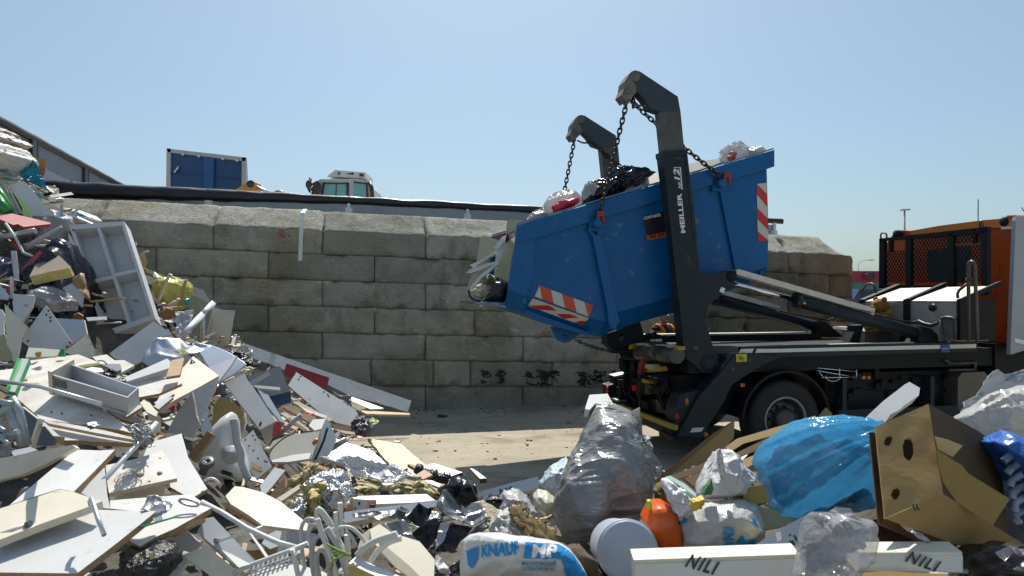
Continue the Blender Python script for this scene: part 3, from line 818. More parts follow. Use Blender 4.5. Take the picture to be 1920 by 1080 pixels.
# chassis and underside
mb = MB(); tb(mb, -1.3, 5.2, 0.75, 1.65, 0.72, 1.02); tb(mb, -1.2, 3.2, 0.55, 1.85, 0.95, 1.12)
tb(mb, 0.75, 3.3, 0.25, 0.75, 0.45, 1.05); tb(mb, 0.75, 3.3, 1.7, 2.2, 0.45, 1.05)
mb.lathe(T(wt, 0.2, 0.505), TV, [(0.12, 0), (0.12, 2.0)], 14)
for i in range(26):
    t = random.uniform(0.8, 3.2); z = random.uniform(0.5, 0.98)
    tb(mb, t, t + random.uniform(0.05, 0.35), 0.16 + random.uniform(0, .06), 0.3, z, z + random.uniform(0.03, 0.18))
tpart(mb, 'chassis', CHAS)
mb = MB(); tb(mb, 0.78, 2.75, 0.02, 0.06, 0.42, 0.60); tb(mb, 0.85, 0.91, 0.03, 0.2, 0.4, 1.0); tb(mb, 2.2, 2.26, 0.03, 0.2, 0.4, 1.0)
tpart(mb, 'side_guard', ANTH)
mb = MB(); side(mb, [(1796, 710), (1804, 699), (1846, 697), (1852, 705), (1852, 765), (1796, 768)], 0.02, 0.5); tpart(mb, 'fuel_tank', pmat('tank_alu', (0.13, 0.12, 0.10), 0.45, metal=0.4, var=0.2, dirt=0.4))
mb = MB()
for a, b in (((1532, 690), (1608, 697)), ((1532, 695), (1608, 708)), ((1540, 708), (1606, 708)), ((1536, 698), (1545, 709)), ((1574, 690), (1574, 710)), ((1606, 693), (1606, 710))):
    pa, pb = tw(*a, 0.03), tw(*b, 0.03); mb.tube([T(pa[0], 0.03, pa[1]), T(pb[0], 0.03, pb[1])], 0.007, 6)
pa = [tw(1562 + 14 * math.cos(R(a)), 705 + 10 * math.sin(R(a)), 0.03) for a in range(0, 181, 20)]
mb.tube([T(t, 0.03, z) for t, z in pa], 0.006, 6)
tpart(mb, 'wire_carrier', CHROME)
mb = MB()
for a, b in (((1778, 682), (1830, 680)), ((1778, 694), (1828, 693)), ((1828, 676), (1828, 694)), ((1770, 674), (1780, 680))):
    pa, pb = tw(*a, 0.05), tw(*b, 0.05); mb.tube([T(pa[0], 0.05, pa[1]), T(pb[0], 0.05, pb[1])], 0.02, 6)
tpart(mb, 'battery_bracket', WORN)
mb = MB(); side(mb, [(1617, 705), (1623, 705), (1623, 711), (1617, 711)], 0.0, 0.02); side(mb, [(1627, 705), (1632, 705), (1632, 711), (1627, 711)], 0.0, 0.02); tpart(mb, 'marker_lamp', ORL)
mb = MB(); side(mb, [(1389, 719), (1394, 719), (1394, 725), (1389, 725)], 0.0, 0.02); side(mb, [(1394.5, 719), (1397, 719), (1397, 725), (1394.5, 725)], 0.0, 0.02, 1); tpart(mb, 'marker_lamp', [ORL, REDL])
# deck, side rails, reflective tape
mb = MB(); tb(mb, -1.3, 3.25, 0.075, 2.32, 1.12, 1.36); tpart(mb, 'deck', CHAS)
mb = MB(); side(mb, q('W', [(235, 575), (560, 562), (1728, 545), (1728, 605), (480, 640), (240, 660)]), 0.0, 0.07)
tb(mb, -1.2, 3.25, 2.33, 2.40, 1.02, 1.22)
tpart(mb, 'side_rail', ANTH)
mb = MB(); side(mb, q('W', [(335, 588), (480, 587), (1722, 557), (1722, 582), (850, 601), (325, 613)]), -0.004, 0.003)
side(mb, q('W', [(232, 589), (316, 586), (303, 613), (220, 615)]), -0.004, 0.003)
tpart(mb, 'reflective_strip', REFL)
mb = MB(); side(mb, q('W', [(545, 565), (1330, 545), (1330, 549), (545, 570)]), 0.0, 0.07); tpart(mb, 'rail_edge', ALU)
mb = MB()
t0, z0 = tw(1329, 628, 2.25); t1, z1 = tw(1513, 627, 2.25)
tb(mb, -1.5, t1 + .2, 2.15, 2.3, 1.2, z0); tpart(mb, 'far_rail', CHAS)
mb = MB(); tb(mb, -1.5, t1, 2.14, 2.30, z0 + 0.002, z0 + 0.03); tpart(mb, 'far_rail_lit_top', ALU)  # pale strip paints the sunlit top of the dark rail
mb = MB(); side(mb, q('W', [(1498, 562), (1555, 560), (1555, 610), (1498, 610)]), -0.012, 0.006); sg = tpart(mb, 'plate', pmat('plate_blue', (0.01, 0.07, 0.28), 0.4))
mb = MB()
for k in range(3): side(mb, q('W', [(1510 + 13 * k, 585), (1518 + 13 * k, 584), (1518 + 13 * k, 588), (1510 + 13 * k, 589)]), -0.014, 0.002)
mesh_obj(mb, 'plate_marking', WHT, sg)
# outrigger leg with its sign, lens and foot
leg = [(1379, 664), (1399, 662), (1465, 669), (1431, 684), (1395, 706), (1372, 722), (1355, 757), (1325, 803), (1316, 827), (1265, 822), (1275, 803), (1290, 776), (1312, 741), (1346, 701), (1364, 669)]
mb = MB(); side(mb, leg, -0.05, 0.22); tpart(mb, 'outrigger_leg', ANTH)
mb = MB(); side(mb, [(1379, 664), (1392, 664), (1344, 730), (1300, 800), (1288, 820), (1268, 820), (1312, 741), (1350, 700)], -0.07, 0.03); tpart(mb, 'leg_rib', ANTH)
mb = MB(); side(mb, [(1262, 819), (1322, 824), (1320, 832), (1262, 829)], -0.12, 0.4); tpart(mb, 'outrigger_foot', CHAS)
mb = MB(); side(mb, q('V', [(1005, 402), (1082, 400), (1080, 456), (1005, 458)]), -0.08, 0.006); sg = tpart(mb, 'plate', SIGNY)
a, b = tw(1384.5, 675.5, -0.09); mb = text_mb('78/y', T(a, -0.088, b), TU, (0, 0, 1), 0.05, 0.085); mesh_obj(mb, 'plate_marking', BLK, sg)
def disc(px, py, w, r, name, m, proud=0.012):
    t, z = tw(px, py, w); mb = MB(); mb.lathe(T(t, w, z), -TV, [(0.002, proud), (r * .85, proud), (r, proud * .4), (r, -0.01)], 24); return tpart(mb, name, m)
disc(1372.5, 693, -0.05, 0.033, 'pin', WORN)
mb = MB(); side(mb, q('V', [(672, 936), (772, 932), (752, 962), (652, 970)]), -0.056, 0.005); tpart(mb, 'reflective_strip', REFL)
disc(1322, 815, -0.05, 0.032, 'marker_lamp', ORL, 0.03)
# rear lamp housings
def tail(w, mirror):
    mb = MB(); t0 = -1.72
    for tq_, z0, z1 in ((t0, 0.42, 0.62), (t0 + 0.05, 0.62, 0.85)): tb(mb, tq_, tq_ + 0.28, w, w + 0.24, z0, z1)
    o = tpart(mb, 'lamp_housing', ANTH)
    for z, m in ((0.53, REDL), (0.74, ORL)):
        mb = MB(); c = T(t0 + (0 if z < .6 else .05), w + 0.12, z); mb.ball(c, (0.045, 0.06, 0.085), 14, 8); mesh_obj(mb, 'lens', m, o)
mb = MB(); side(mb, q('V', [(600, 690), (740, 660), (790, 690), (700, 860), (650, 960), (560, 960), (560, 800)]), -0.02, 0.25); hs = tpart(mb, 'lamp_housing', ANTH)
for (x, y, m, rx, rz) in ((567.5, 852, REDL, 0.028, 0.062), (637, 742, ORL, 0.03, 0.055)):
    px, py = q('V', [(x, y)])[0]; t, z = tw(px, py, 0.02); mb = MB(); mb.ball(T(t, 0.0, z), (rx, 0.05, rz), 16, 10); mesh_obj(mb, 'lens', m, hs)
mb = MB()
fw = 2.15
side(mb, q('O', [(45, 520), (160, 500), (180, 560), (150, 700), (80, 740), (0, 690), (0, 590), (50, 575)]), fw, 0.22); hs = tpart(mb, 'lamp_housing', ANTH)
mb = MB(); side(mb, q('O', [(48, 520), (160, 498), (162, 512), (100, 528), (52, 530)]), fw - 0.01, 0.24); side(mb, q('O', [(0, 592), (48, 578), (48, 586), (0, 600)]), fw - 0.01, 0.24); mesh_obj(mb, 'housing_edge', ALU, hs)
t, z = tw(1139, 731, fw); mb = MB(); mb.ball(T(t, fw, z), (0.03, .05, .055), 12, 8); mesh_obj(mb, 'lens', REDL, hs)
# rear crosswise structure: bumper with yellow edge, tread top, frame, valves and hoses
RT = -1.62
mb = MB(); cross(mb, q('O', [(78, 738), (515, 905), (515, 942), (78, 768)]), RT, 0.05); bp_ = tpart(mb, 'rear_bumper', YPAINT)
wl, zl = tt(*q('O', [(78, 738)])[0], RT); wr, zr = tt(*q('O', [(515, 905)])[0], RT)
mb = MB(); tb(mb, RT + .05, RT + .55, 0.0, 2.3, 0.36, (zl + zr) / 2 - 0.01); mesh_obj(mb, 'bumper_step', CHAS, bp_)
mb = MB(); tb(mb, RT + .06, RT + .2, 1.8, 2.1, (zl + zr) / 2 - 0.008, (zl + zr) / 2 + 0.012); mesh_obj(mb, 'step_plate', ALU, bp_)
mb = MB(); tb(mb, -1.25, -0.2, 0.3, 2.1, 0.55, 1.0); tb(mb, -1.35, -0.9, 0.25, 0.65, 0.5, 1.08); tb(mb, -1.35, -1.1, 1.5, 2.1, 0.6, 1.1)
for i in range(30):
    w = random.uniform(0.3, 2.0); z = random.uniform(0.5, 1.0)
    tb(mb, -1.4 - random.uniform(0, .12), -1.2, w, w + random.uniform(.04, .25), z, z + random.uniform(.03, .2))
tpart(mb, 'rear_frame', CHAS)
mb = MB(); tb(mb, -1.42, -1.2, 0.75, 1.1, 0.97, 0.985); tpart(mb, 'frame_plate', ALU)
mb = MB(); cross(mb, q('O', [(370, 705), (500, 700), (500, 830), (380, 800)]), -1.45, 0.04); cross(mb, q('O', [(250, 560), (345, 600), (340, 660), (260, 665)]), -1.45, .04)
tpart(mb, 'hitch_plate', pmat('muddy_steel', (0.075, 0.06, 0.035), 0.7, var=0.3))
mb = MB(); a = T(-1.5, *tt(*q('O', [(245, 340)])[0], -1.5)); b = T(-1.5, *tt(*q('O', [(540, 360)])[0], -1.5))
mb.tube([a, b], 0.10, 14); mb.tube([T(-1.5, *tt(*q('O', [(330, 300)])[0], -1.5)), T(-1.5, *tt(*q('O', [(420, 330)])[0], -1.5))], 0.13, 14)
tpart(mb, 'slewing_shaft', WORN)
mb = MB()
for pts in ([(165, 280), (190, 270), (185, 310), (160, 310)], [(280, 460), (400, 445), (410, 480), (330, 490), (270, 485)], [(190, 330), (300, 350), (290, 370), (195, 350)], [(260, 540), (325, 560), (320, 580), (265, 570)], [(515, 292), (540, 290), (540, 318), (515, 312)]):
    cross(mb, q('O', pts), -1.58, 0.10)
tpart(mb, 'control_valve', YPAINT)
mb = MB(); cross(mb, q('O', [(285, 425), (348, 430), (346, 470), (288, 460)]), -1.62, 0.1); tpart(mb, 'valve_box', pmat('cream_box', (0.5, 0.44, 0.28), 0.5))
mb = MB()
for cx, cy, rx, ry in ((295, 245, 58, 50), (318, 240, 62, 45), (280, 250, 38, 44), (130, 345, 50, 45), (160, 360, 60, 30)):
    pth = []
    for a in range(170, 380 if cy < 300 else 340, 15):
        sgn = 1 if cy < 300 else -1
        x, y = q('O', [(cx + rx * math.cos(R(a)), cy + sgn * ry * math.sin(R(a)))])[0]
        pth.append(T(-1.55, *tt(x, y, -1.55)) + TU * 0.002 * a * 0.1)
    mb.tube(pth, 0.017, 7)
for i in range(12):
    x, y = random.uniform(180, 520), random.uniform(480, 760)
    pth = [T(-1.5, *tt(*q('O', [(x + 30 * math.sin(k * .8 + i), y - 160 + k * 30)])[0], -1.5)) for k in range(7)]
    mb.tube(pth, 0.012, 6)
tpart(mb, 'hydraulic_hose', CHAS)
mb = MB()
for pts in ([(215, 262), (300, 262), (340, 290), (280, 285), (225, 280)], [(370, 272), (440, 274), (530, 288), (470, 300), (440, 285), (372, 280)], [(330, 235), (375, 232), (375, 250), (330, 250)]):
    cross(mb, q('O', pts), -1.62, 0.08)
tpart(mb, 'coupling_cover', ALU)
mb = MB(); cross(mb, q('O', [(235, 420), (262, 385), (272, 400), (250, 505), (228, 510)]), -1.66, 0.05); tpart(mb, 'safety_hook', REDHOOK)
mb = MB(); cross(mb, q('O', [(185, 595), (215, 590), (215, 640), (188, 635)]), -1.6, 0.03); tpart(mb, 'lens', REDL)
# near and far support for the skip floor
for w in (1.95,):
    mb = MB(); side(mb, q('V', [(75, 250), (245, 195), (290, 320), (300, 365), (120, 372), (70, 330)]), w, 0.25); sp_ = tpart(mb, 'tipping_bracket', ANTH)
    t, z = tw(*q('V', [(178, 285)])[0], w); mb = MB(); mb.lathe(T(t, w, z), -TV, [(0.002, .02), (0.035, .02), (0.045, 0), (0.045, -.02)], 20); mesh_obj(mb, 'pin', WORN, sp_)
# lifting arms: lower sleeve, worn inner section, head with rusty casting
sleeve = [(1243, 284), (1260, 418), (1270, 500), (1275, 580), (1281, 640), (1283, 668), (1318, 698), (1332, 702), (1344, 697), (1350, 684), (1348, 671), (1335, 645), (1329, 622), (1321, 600), (1328, 573), (1376, 533), (1378, 508), (1313, 514), (1305, 447), (1294, 350), (1287, 281)]
inner = [(1237, 208), (1245, 284), (1283, 280), (1276, 208)]
head = [(1237, 209), (1276, 209), (1271, 181), (1200, 134), (1193, 132), (1184, 137), (1179, 150), (1184, 161), (1207, 184), (1220, 203)]
for dw in (0.0, 2.1):
    mb = MB(); side(mb, sleeve, 0.03, 0.20, w2=0.03 + dw); arm = tpart(mb, 'lifting_arm', ANTH)
    mb = MB()
    side(mb, [(1243, 283), (1288, 280), (1289, 290), (1244, 293)], 0.02, 0.22, w2=0.02 + dw)
    side(mb, [(1243, 290), (1248, 290), (1278, 560), (1272, 560)], 0.024, 0.01, w2=0.022 + dw)
    side(mb, [(1284, 290), (1289, 290), (1307, 447), (1301, 447)], 0.024, 0.01, w2=0.022 + dw)
    mesh_obj(mb, 'arm_collar', ANTH, arm)
    mb = MB(); side(mb, inner, 0.06, 0.15, w2=0.06 + dw); mesh_obj(mb, 'inner_section', WORN, arm)
    mb = MB(); side(mb, head, 0.055, 0.16, w2=0.055 + dw)
    hd = mesh_obj(mb, 'arm_head', pmat('arm_blue_grey', (0.024, 0.034, 0.046), 0.4, var=0.2, dirt=0.3, dirtcol=(0.09, 0.085, 0.075), dscale=6), arm)
    mb = MB(); side(mb, [(1172, 152), (1179, 140), (1192, 160), (1194, 172), (1184, 184), (1174, 190), (1165, 178), (1170, 166)], 0.03, 0.21, w2=0.03 + dw)
    t, z = tw(1191, 142, 0.03); mb.lathe(T(t, 0.02 + dw, z), TV, [(0.002, 0), (0.062, 0), (0.068, 0.01), (0.068, 0.22), (0.002, 0.22)], 20)
    t, z = tw(1176, 172, 0.03); mb.lathe(T(t, 0.01 + dw, z), TV, [(0.002, 0), (0.03, 0), (0.03, 0.24), (0.002, 0.24)], 14)
    side(mb, [(1170, 183), (1178, 180), (1180, 193), (1173, 196)], 0.09, 0.07, w2=0.09 + dw)
    mesh_obj(mb, 'chain_casting', RUSTY, arm)
    mb = MB(); tz = [tw(x, y, 0.1) for x, y in ((1182, 192), (1190, 196), (1196, 198), (1212, 198), (1218, 202), (1224, 208))]
    mb.tube([T(t, 0.1 + dw, z) for t, z in tz], 0.013, 8); mesh_obj(mb, 'guide_bar', WORN, arm)
    if dw == 0:
        for (x, y, r) in ((1303, 654, 0.042),):
            t, z = tw(x, y, 0.03); mb = MB(); mb.lathe(T(t, 0.03, z), -TV, [(0.002, .02), (r * .7, .02), (r * .75, .012), (r, .012), (r, -.01)], 24); mesh_obj(mb, 'pin', WORN, arm)
        t, z = tw(1331, 682, 0.03); mb = MB(); mb.lathe(T(t, 0.03, z), -TV, [(0.002, .012), (0.12, .012), (0.125, 0), (0.125, -.01)], 36)
        for k in range(6):
            a = R(60 * k); mb.lathe(T(t + .09 * math.cos(a), 0.03, z + .09 * math.sin(a)), -TV, [(0.002, .02), (.01, .02), (.01, 0)], 8)
        mesh_obj(mb, 'pivot_cover', ANTH, arm)
        mb = MB(); side(mb, q('U', [(628, 805), (648, 812), (640, 837), (618, 828)]), 0.026, 0.003); mesh_obj(mb, 'sticker', WHT, arm)
        def arm_text(body, p0, p1, up, hgt, lng, bold, shear=0.0):
            a = T(tw(*p0, 0.0255)[0], 0.0255, tw(*p0, 0.0255)[1]); b = T(tw(*p1, 0.0255)[0], 0.0255, tw(*p1, 0.0255)[1])
            xd = (b - a).normalized(); yd = xd.cross(TV) * -1
            if yd.dot(TU) > 0: yd = -yd
            mb = text_mb(body, a, xd, yd, hgt, (b - a).length, bold, shear)
            mesh_obj(mb, 'lettering', WHT, arm)
        arm_text('MEILLER', q('U', [(446, 530)])[0], q('U', [(425, 330)])[0], 0, 0.058, 0, 0.03)
        arm_text('AK', q('U', [(425, 308)])[0], q('U', [(421, 268)])[0], 0, 0.036, 0, 0.02)
        arm_text('12', q('U', [(420, 265)])[0], q('U', [(412, 204)])[0], 0, 0.072, 0, 0.03, 0.25)
        mb = MB(); side(mb, q('U', [(418, 198), (423, 198), (432, 312), (428, 312)]), 0.0255, 0.003); side(mb, q('U', [(388, 198), (422, 199), (422, 202), (388, 201)]), 0.0255, 0.003); mesh_obj(mb, 'lettering', WHT, arm)
# tilt cylinders
for dw in (0.0, 2.1):
    mb = MB()
    b0, b1 = tw(1489, 562, 0.16), tw(1731, 628, 0.16)
    mb.tube([T(b0[0], 0.16 + dw, b0[1] - .0), T(b1[0], 0.16 + dw, b1[1])], 0.085, 18)
    mb.tube([T(b0[0], 0.16 + dw, b0[1]), T(b0[0] + .07, .16 + dw, b0[1] - .02)], 0.10, 18)
    e = Vector((b1[0] - b0[0], 0, b1[1] - b0[1])).normalized()
    mb.tube([T(b1[0] - .12, 0.16 + dw, b1[1] - e.z * .12), T(b1[0] - .05, .16 + dw, b1[1] - e.z * .05)], 0.098, 18)
    cy = tpart(mb, 'hydraulic_cylinder', ANTH)
    mb = MB(); r0 = tw(1374, 531, 0.16); mb.tube([T(r0[0], 0.16 + dw, r0[1]), T(b0[0], 0.16 + dw, b0[1])], 0.036, 14); mesh_obj(mb, 'piston_rod', CHROME, cy)
    mb = MB(); side(mb, [(1381, 505), (1387, 505), (1641, 578), (1640, 585), (1600, 577), (1381, 514)], 0.08, 0.17, w2=0.08 + dw); mesh_obj(mb, 'guard_strip', ALU, cy)
    mb = MB(); t, z = tw(1735, 640, .1)
    side(mb, [(1728, 612), (1745, 616), (1770, 640), (1786, 650), (1712, 650), (1722, 636)], 0.06, 0.2, w2=0.06 + dw); mesh_obj(mb, 'cylinder_bracket', CHAS, cy)
    pth = [tw(x, y, .1) for x, y in ((1640, 590), (1690, 602), (1722, 606), (1745, 612), (1768, 603), (1772, 598), (1790, 597), (1793, 605))]
    mb = MB(); mb.tube([T(t, .1 + dw, z) for t, z in pth], 0.014, 7); mesh_obj(mb, 'hydraulic_hose', CHAS, cy)
    pth = [tw(x, y, .1) for x, y in ((1378, 510), (1374, 520), (1370, 524), (1376, 540))]
    mb = MB(); t, z = tw(1371, 518, .03); mb.lathe(T(t, .02 + dw, z), TV, [(0.002, 0), (.07, 0), (.07, .22), (.002, .22)], 18); mesh_obj(mb, 'pivot', CHAS, cy)
mb = MB(); side(mb, q('W', [(622, 258), (648, 306), (596, 300)]), 0.07, 0.003); sgn_ = tpart(mb, 'warning_triangle', SIGNY)
mb = MB(); side(mb, q('W', [(617, 280), (636, 283), (636, 297), (612, 294)]), 0.066, 0.003); mesh_obj(mb, 'warning_mark', BLK, sgn_)
# deck fittings
for pts in ([(955, 440), (1015, 435), (1000, 480), (985, 545), (918, 545), (950, 480)], [(1245, 500), (1280, 495), (1290, 540), (1230, 545)]):
    mb = MB(); side(mb, q('W', pts), 0.5, 0.15); tpart(mb, 'lashing_block', CHAS)
mb = MB(); side(mb, q('W', [(1020, 475), (1160, 465), (1245, 495), (1235, 545), (1015, 545)]), 1.2, 0.5); tpart(mb, 'deck_box', pmat('sandy_box', (0.26, 0.24, 0.18), 0.6, var=0.1, dirt=0.3))
mb = MB(); side(mb, q('W', [(895, 450), (960, 450), (960, 468), (890, 466)]), 1.9, 0.3); side(mb, q('W', [(1040, 455), (1150, 458), (1150, 468), (1040, 466)]), 1.7, 0.3); tpart(mb, 'deck_plate', ALU)
# storage boxes with tread plate, black brackets
BT = 2.35
mb = MB(); cross(mb, q('X', [(190, 616), (403, 612), (403, 720), (190, 800)]), BT, 0.5); cross(mb, q('X', [(430, 612), (702, 614), (702, 840), (430, 840)]), BT, 0.5)
BOXM = pmat('box_tread_plate', (0.42, 0.40, 0.36), 0.42, metal=0.45, var=0.12, scale=10, bump=0.5, bscale=60, dirt=0.25)
bx_ = tpart(mb, 'storage_box', BOXM)
mb = MB()
def slope_top(pa, pb, t0, t1, dz):
    (wa, za), (wb, zb2) = tt(*pa, t0), tt(*pb, t0)
    mb.hexa([T(t0, wa, za), T(t0, wb, zb2), T(t1, wb, zb2 + dz), T(t1, wa, za + dz), T(t0, wa, za - .02), T(t0, wb, zb2 - .02), T(t1, wb, zb2 + dz - .02), T(t1, wa, za + dz - .02)])
slope_top(q('X', [(188, 614)])[0], q('X', [(403, 613)])[0], BT, BT + 0.62, 0.20); slope_top(q('X', [(435, 613)])[0], q('X', [(706, 614)])[0], BT, BT + 0.62, 0.20)
mesh_obj(mb, 'box_lid', BOXM, bx_)
mb = MB(); w, z = tt(*q('X', [(563, 650)])[0], BT); mb.ball(T(BT, w, z), (.02, .085, .055), 16, 8); mesh_obj(mb, 'box_lock', pmat('maroon_lock', (0.03, 0.008, 0.01), 0.3), bx_)
mb = MB()
for xa, xb in ((400, 430), (700, 722)):
    mb = MB(); cross(mb, q('X', [(xa, 604), (xb, 600), (xb, 836), (xa, 836)]), BT - 0.03, 0.55)
    (wa, za), (wb, zb2) = tt(*q('X', [(xa, 606)])[0], BT), tt(*q('X', [(xb, 602)])[0], BT)
    mb.hexa([T(BT, wa, za), T(BT, wb, zb2), T(BT + .65, wb, zb2 + .24), T(BT + .65, wa, za + .24), T(BT, wa, za - .06), T(BT, wb, zb2 - .06), T(BT + .65, wb, zb2 + .18), T(BT + .65, wa, za + .18)]); tpart(mb, 'box_bracket', CHAS)
mb = MB()
(wa, za), (wb, zb2) = tt(*q('X', [(155, 604)])[0], BT), tt(*q('X', [(182, 604)])[0], BT)
mb.hexa([T(BT, wa, za), T(BT, wb, zb2), T(BT + .65, wb, zb2 + .24), T(BT + .65, wa, za + .24), T(BT, wa, za - .06), T(BT, wb, zb2 - .06), T(BT + .65, wb, zb2 + .18), T(BT + .65, wa, za + .18)])
tpart(mb, 'box_bracket', CHAS)
def rail(pts, t, r):
    mb = MB(); mb.tube([T(t, *tt(x, y, t)) for x, y in q('X', pts)], r, 8); tpart(mb, 'grab_rail', WORN)
rail([(768, 840), (768, 420), (772, 398), (784, 390), (797, 396), (804, 412), (818, 850)], BT - .05, 0.022)
rail([(756, 492), (800, 492)], BT - .05, 0.02)
rail([(708, 598), (706, 572), (716, 552), (740, 532), (764, 516)], BT - .02, 0.018)
rail([(160, 575), (168, 556), (195, 520), (225, 514), (240, 530), (244, 560)], BT + .3, 0.018)
rail([(455, 735), (490, 725), (520, 740), (560, 748), (600, 735), (612, 712), (640, 704), (680, 708), (692, 720), (692, 820)], BT - .1, 0.02)
rail([(612, 715), (614, 790), (630, 830), (660, 840)], BT - .1, 0.02)
mb = MB(); cross(mb, q('X', [(618, 715), (690, 712), (690, 800), (660, 835), (618, 800)]), BT - .06, 0.03); tpart(mb, 'hose_reel_plate', pmat('grey_plate', (0.13, 0.12, 0.12), .5, var=.2))
# cab guard with expanded mesh
GT = 3.15
mb = MB()
for pts in ([(265, 262), (870, 195), (872, 230), (268, 278)], [(265, 262), (293, 260), (293, 540), (263, 540)], [(412, 262), (442, 258), (442, 528), (412, 528)], [(650, 232), (682, 228), (684, 530), (650, 530)], [(836, 200), (874, 195), (876, 580), (840, 580)], [(265, 522), (876, 528), (876, 548), (265, 542)], [(318, 275), (332, 272), (332, 335), (318, 335)], [(790, 210), (806, 208), (806, 290), (790, 290)]):
    cross(mb, q('X', pts), GT, 0.06)
gd = tpart(mb, 'cab_guard', CHAS)
mb = MB()
for (xa, ya, xb, yb) in ((300, 335, 412, 508), (442, 262, 650, 508), (684, 240, 836, 508)):
    wa, zt = tt(*q('X', [(xa, ya)])[0], GT); wb, zlo = tt(*q('X', [(xb, yb)])[0], GT)
    w0, w1 = min(wa, wb), max(wa, wb); z0, z1 = zlo, zt
    stp = 0.062
    for sgn in (1, -1):
        c = w0 - (z1 - z0) - 1
        c = math.floor(c / stp) * stp
        while c < w1 + (z1 - z0) + 1:
            k = 0.72
            ts = []
            za_, zb_ = z0, z1
            wA, wB = c + sgn * k * 0, c + sgn * k * (z1 - z0)
            lo, hi = 0.0, 1.0
            dW = wB - wA
            for bound, s_ in ((w0, 1), (w1, -1)):
                A_, B_ = s_ * (wA - bound), s_ * dW
                if abs(B_) < 1e-9:
                    if A_ < 0: lo = 2
                elif B_ > 0: lo = max(lo, -A_ / B_)
                else: hi = min(hi, -A_ / B_)
            if hi - lo > 0.01:
                a = T(GT + .03 + .004 * sgn, wA + dW * lo, z0 + (z1 - z0) * lo); b = T(GT + .03 + .004 * sgn, wA + dW * hi, z0 + (z1 - z0) * hi)
                dd = (b - a).normalized().cross(TU) * 0.0065
                mb.hexa([a - dd, b - dd, b + dd, a + dd, a - dd + TU * .006, b - dd + TU * .006, b + dd + TU * .006, a + dd + TU * .006])
            c += stp
mesh_obj(mb, 'guard_mesh', CHAS, gd)
mb = MB();
for pts in ([(275, 262), (274, 240), (282, 230), (298, 230), (307, 240), (308, 258)], [(832, 200), (830, 172), (836, 163), (844, 166), (848, 195)]):
    mb.tube([T(GT + .02, *tt(x, y, GT + .02)) for x, y in q('X', pts)], 0.014, 7)
mesh_obj(mb, 'lifting_eye', WORN, gd)
mb = MB(); cross(mb, q('X', [(690, 290), (834, 282), (834, 296), (690, 302)]), GT + .02, .02); mesh_obj(mb, 'guard_strip', WORN, gd)
# cab
CT = 3.62
mb = MB(); cross(mb, q('X', [(352, 226), (372, 214), (440, 219), (600, 190), (850, 158), (975, 148), (985, 132), (1030, 130), (1045, 140), (1045, 855), (300, 830), (300, 300)]), CT, 1.9)
cab = tpart(mb, 'cab', ORANGE)
mb = MB(); cross(mb, q('X', [(440, 220), (600, 190), (850, 158), (975, 150), (1030, 150), (1030, 190), (960, 200), (850, 200), (600, 232), (445, 240)]), CT - 0.10, 0.3); mesh_obj(mb, 'roof_edge', pmat('cab_roof_orange', (0.68, 0.20, 0.01), 0.28, var=.05), cab)
mb = MB(); cross(mb, q('X', [(552, 330), (640, 318), (760, 305), (776, 318), (770, 480), (760, 500), (560, 502), (540, 490), (535, 350)]), CT - 0.02, 0.03); mesh_obj(mb, 'rear_window', pmat('cab_glass', (0.05, 0.09, 0.09), 0.06, var=0.3, rnd=0), cab)
mb = MB()
for pts in ([(905, 262), (925, 262), (925, 275), (905, 275)], [(985, 258), (1002, 256), (1002, 270), (985, 270)], [(960, 740), (978, 740), (978, 770), (960, 770)], [(840, 560), (852, 555), (860, 780), (842, 790)]):
    cross(mb, q('X', pts), CT - 0.02, 0.03)
mb.tube([T(CT - .01, *tt(x, y, CT)) for x, y in q('X', [(940, 400), (930, 480), (915, 560), (890, 640), (850, 670)])], 0.008, 6)
mesh_obj(mb, 'cab_seam', ORANGE, cab)
mb = MB(); side(mb, q('X', [(1040, 138), (1034, 160), (1004, 880), (1004, 915), (1120, 880), (1300, 860), (1300, 140)]), -0.10, 0.06); dfl = mesh_obj(mb, 'side_deflector', GREYSIDE, cab)
mb = MB(); side(mb, q('X', [(1028, 822), (1090, 838), (1090, 860), (1028, 845)]), -0.106, .004); mesh_obj(mb, 'deflector_stripe', WHT, dfl)
for cx, cy in ((962, 166), (356, 236)):
    mb = MB(); c = T(CT - .12, *tt(*q('X', [(cx, cy)])[0], CT - .12)); mb.lathe(c, TU, [(0.002, 0), (.06, 0), (.07, .02), (.06, .1), (.03, .14)], 16); mb.tube([c + TU * .1, c + TU * .16 + Vector((0, 0, .02))], .03)
    mesh_obj(mb, 'work_lamp', CHAS, cab)
mb = MB(); cross(mb, q('X', [(950, 196), (1010, 194), (1010, 208), (950, 210)]), CT - .13, .04); mesh_obj(mb, 'number_lamp', REFL, cab)
mb = MB(); a = T(CT + .4, *tt(1834, 420, CT + .4)); mb.tube([a, a + Vector((0, 0, .38))], .007, 6); a = T(CT + .4, *tt(1926, 405, CT + .4)); mb.tube([a, a + Vector((0, 0, .12)) - TU * .1], .006, 6); mesh_obj(mb, 'aerial', CHAS, cab)
mb = MB(); tb(mb, CT - .35, CT + 1.8, .05, 2.35, 0.5, 1.42); mesh_obj(mb, 'cab_underside', CHAS, cab)
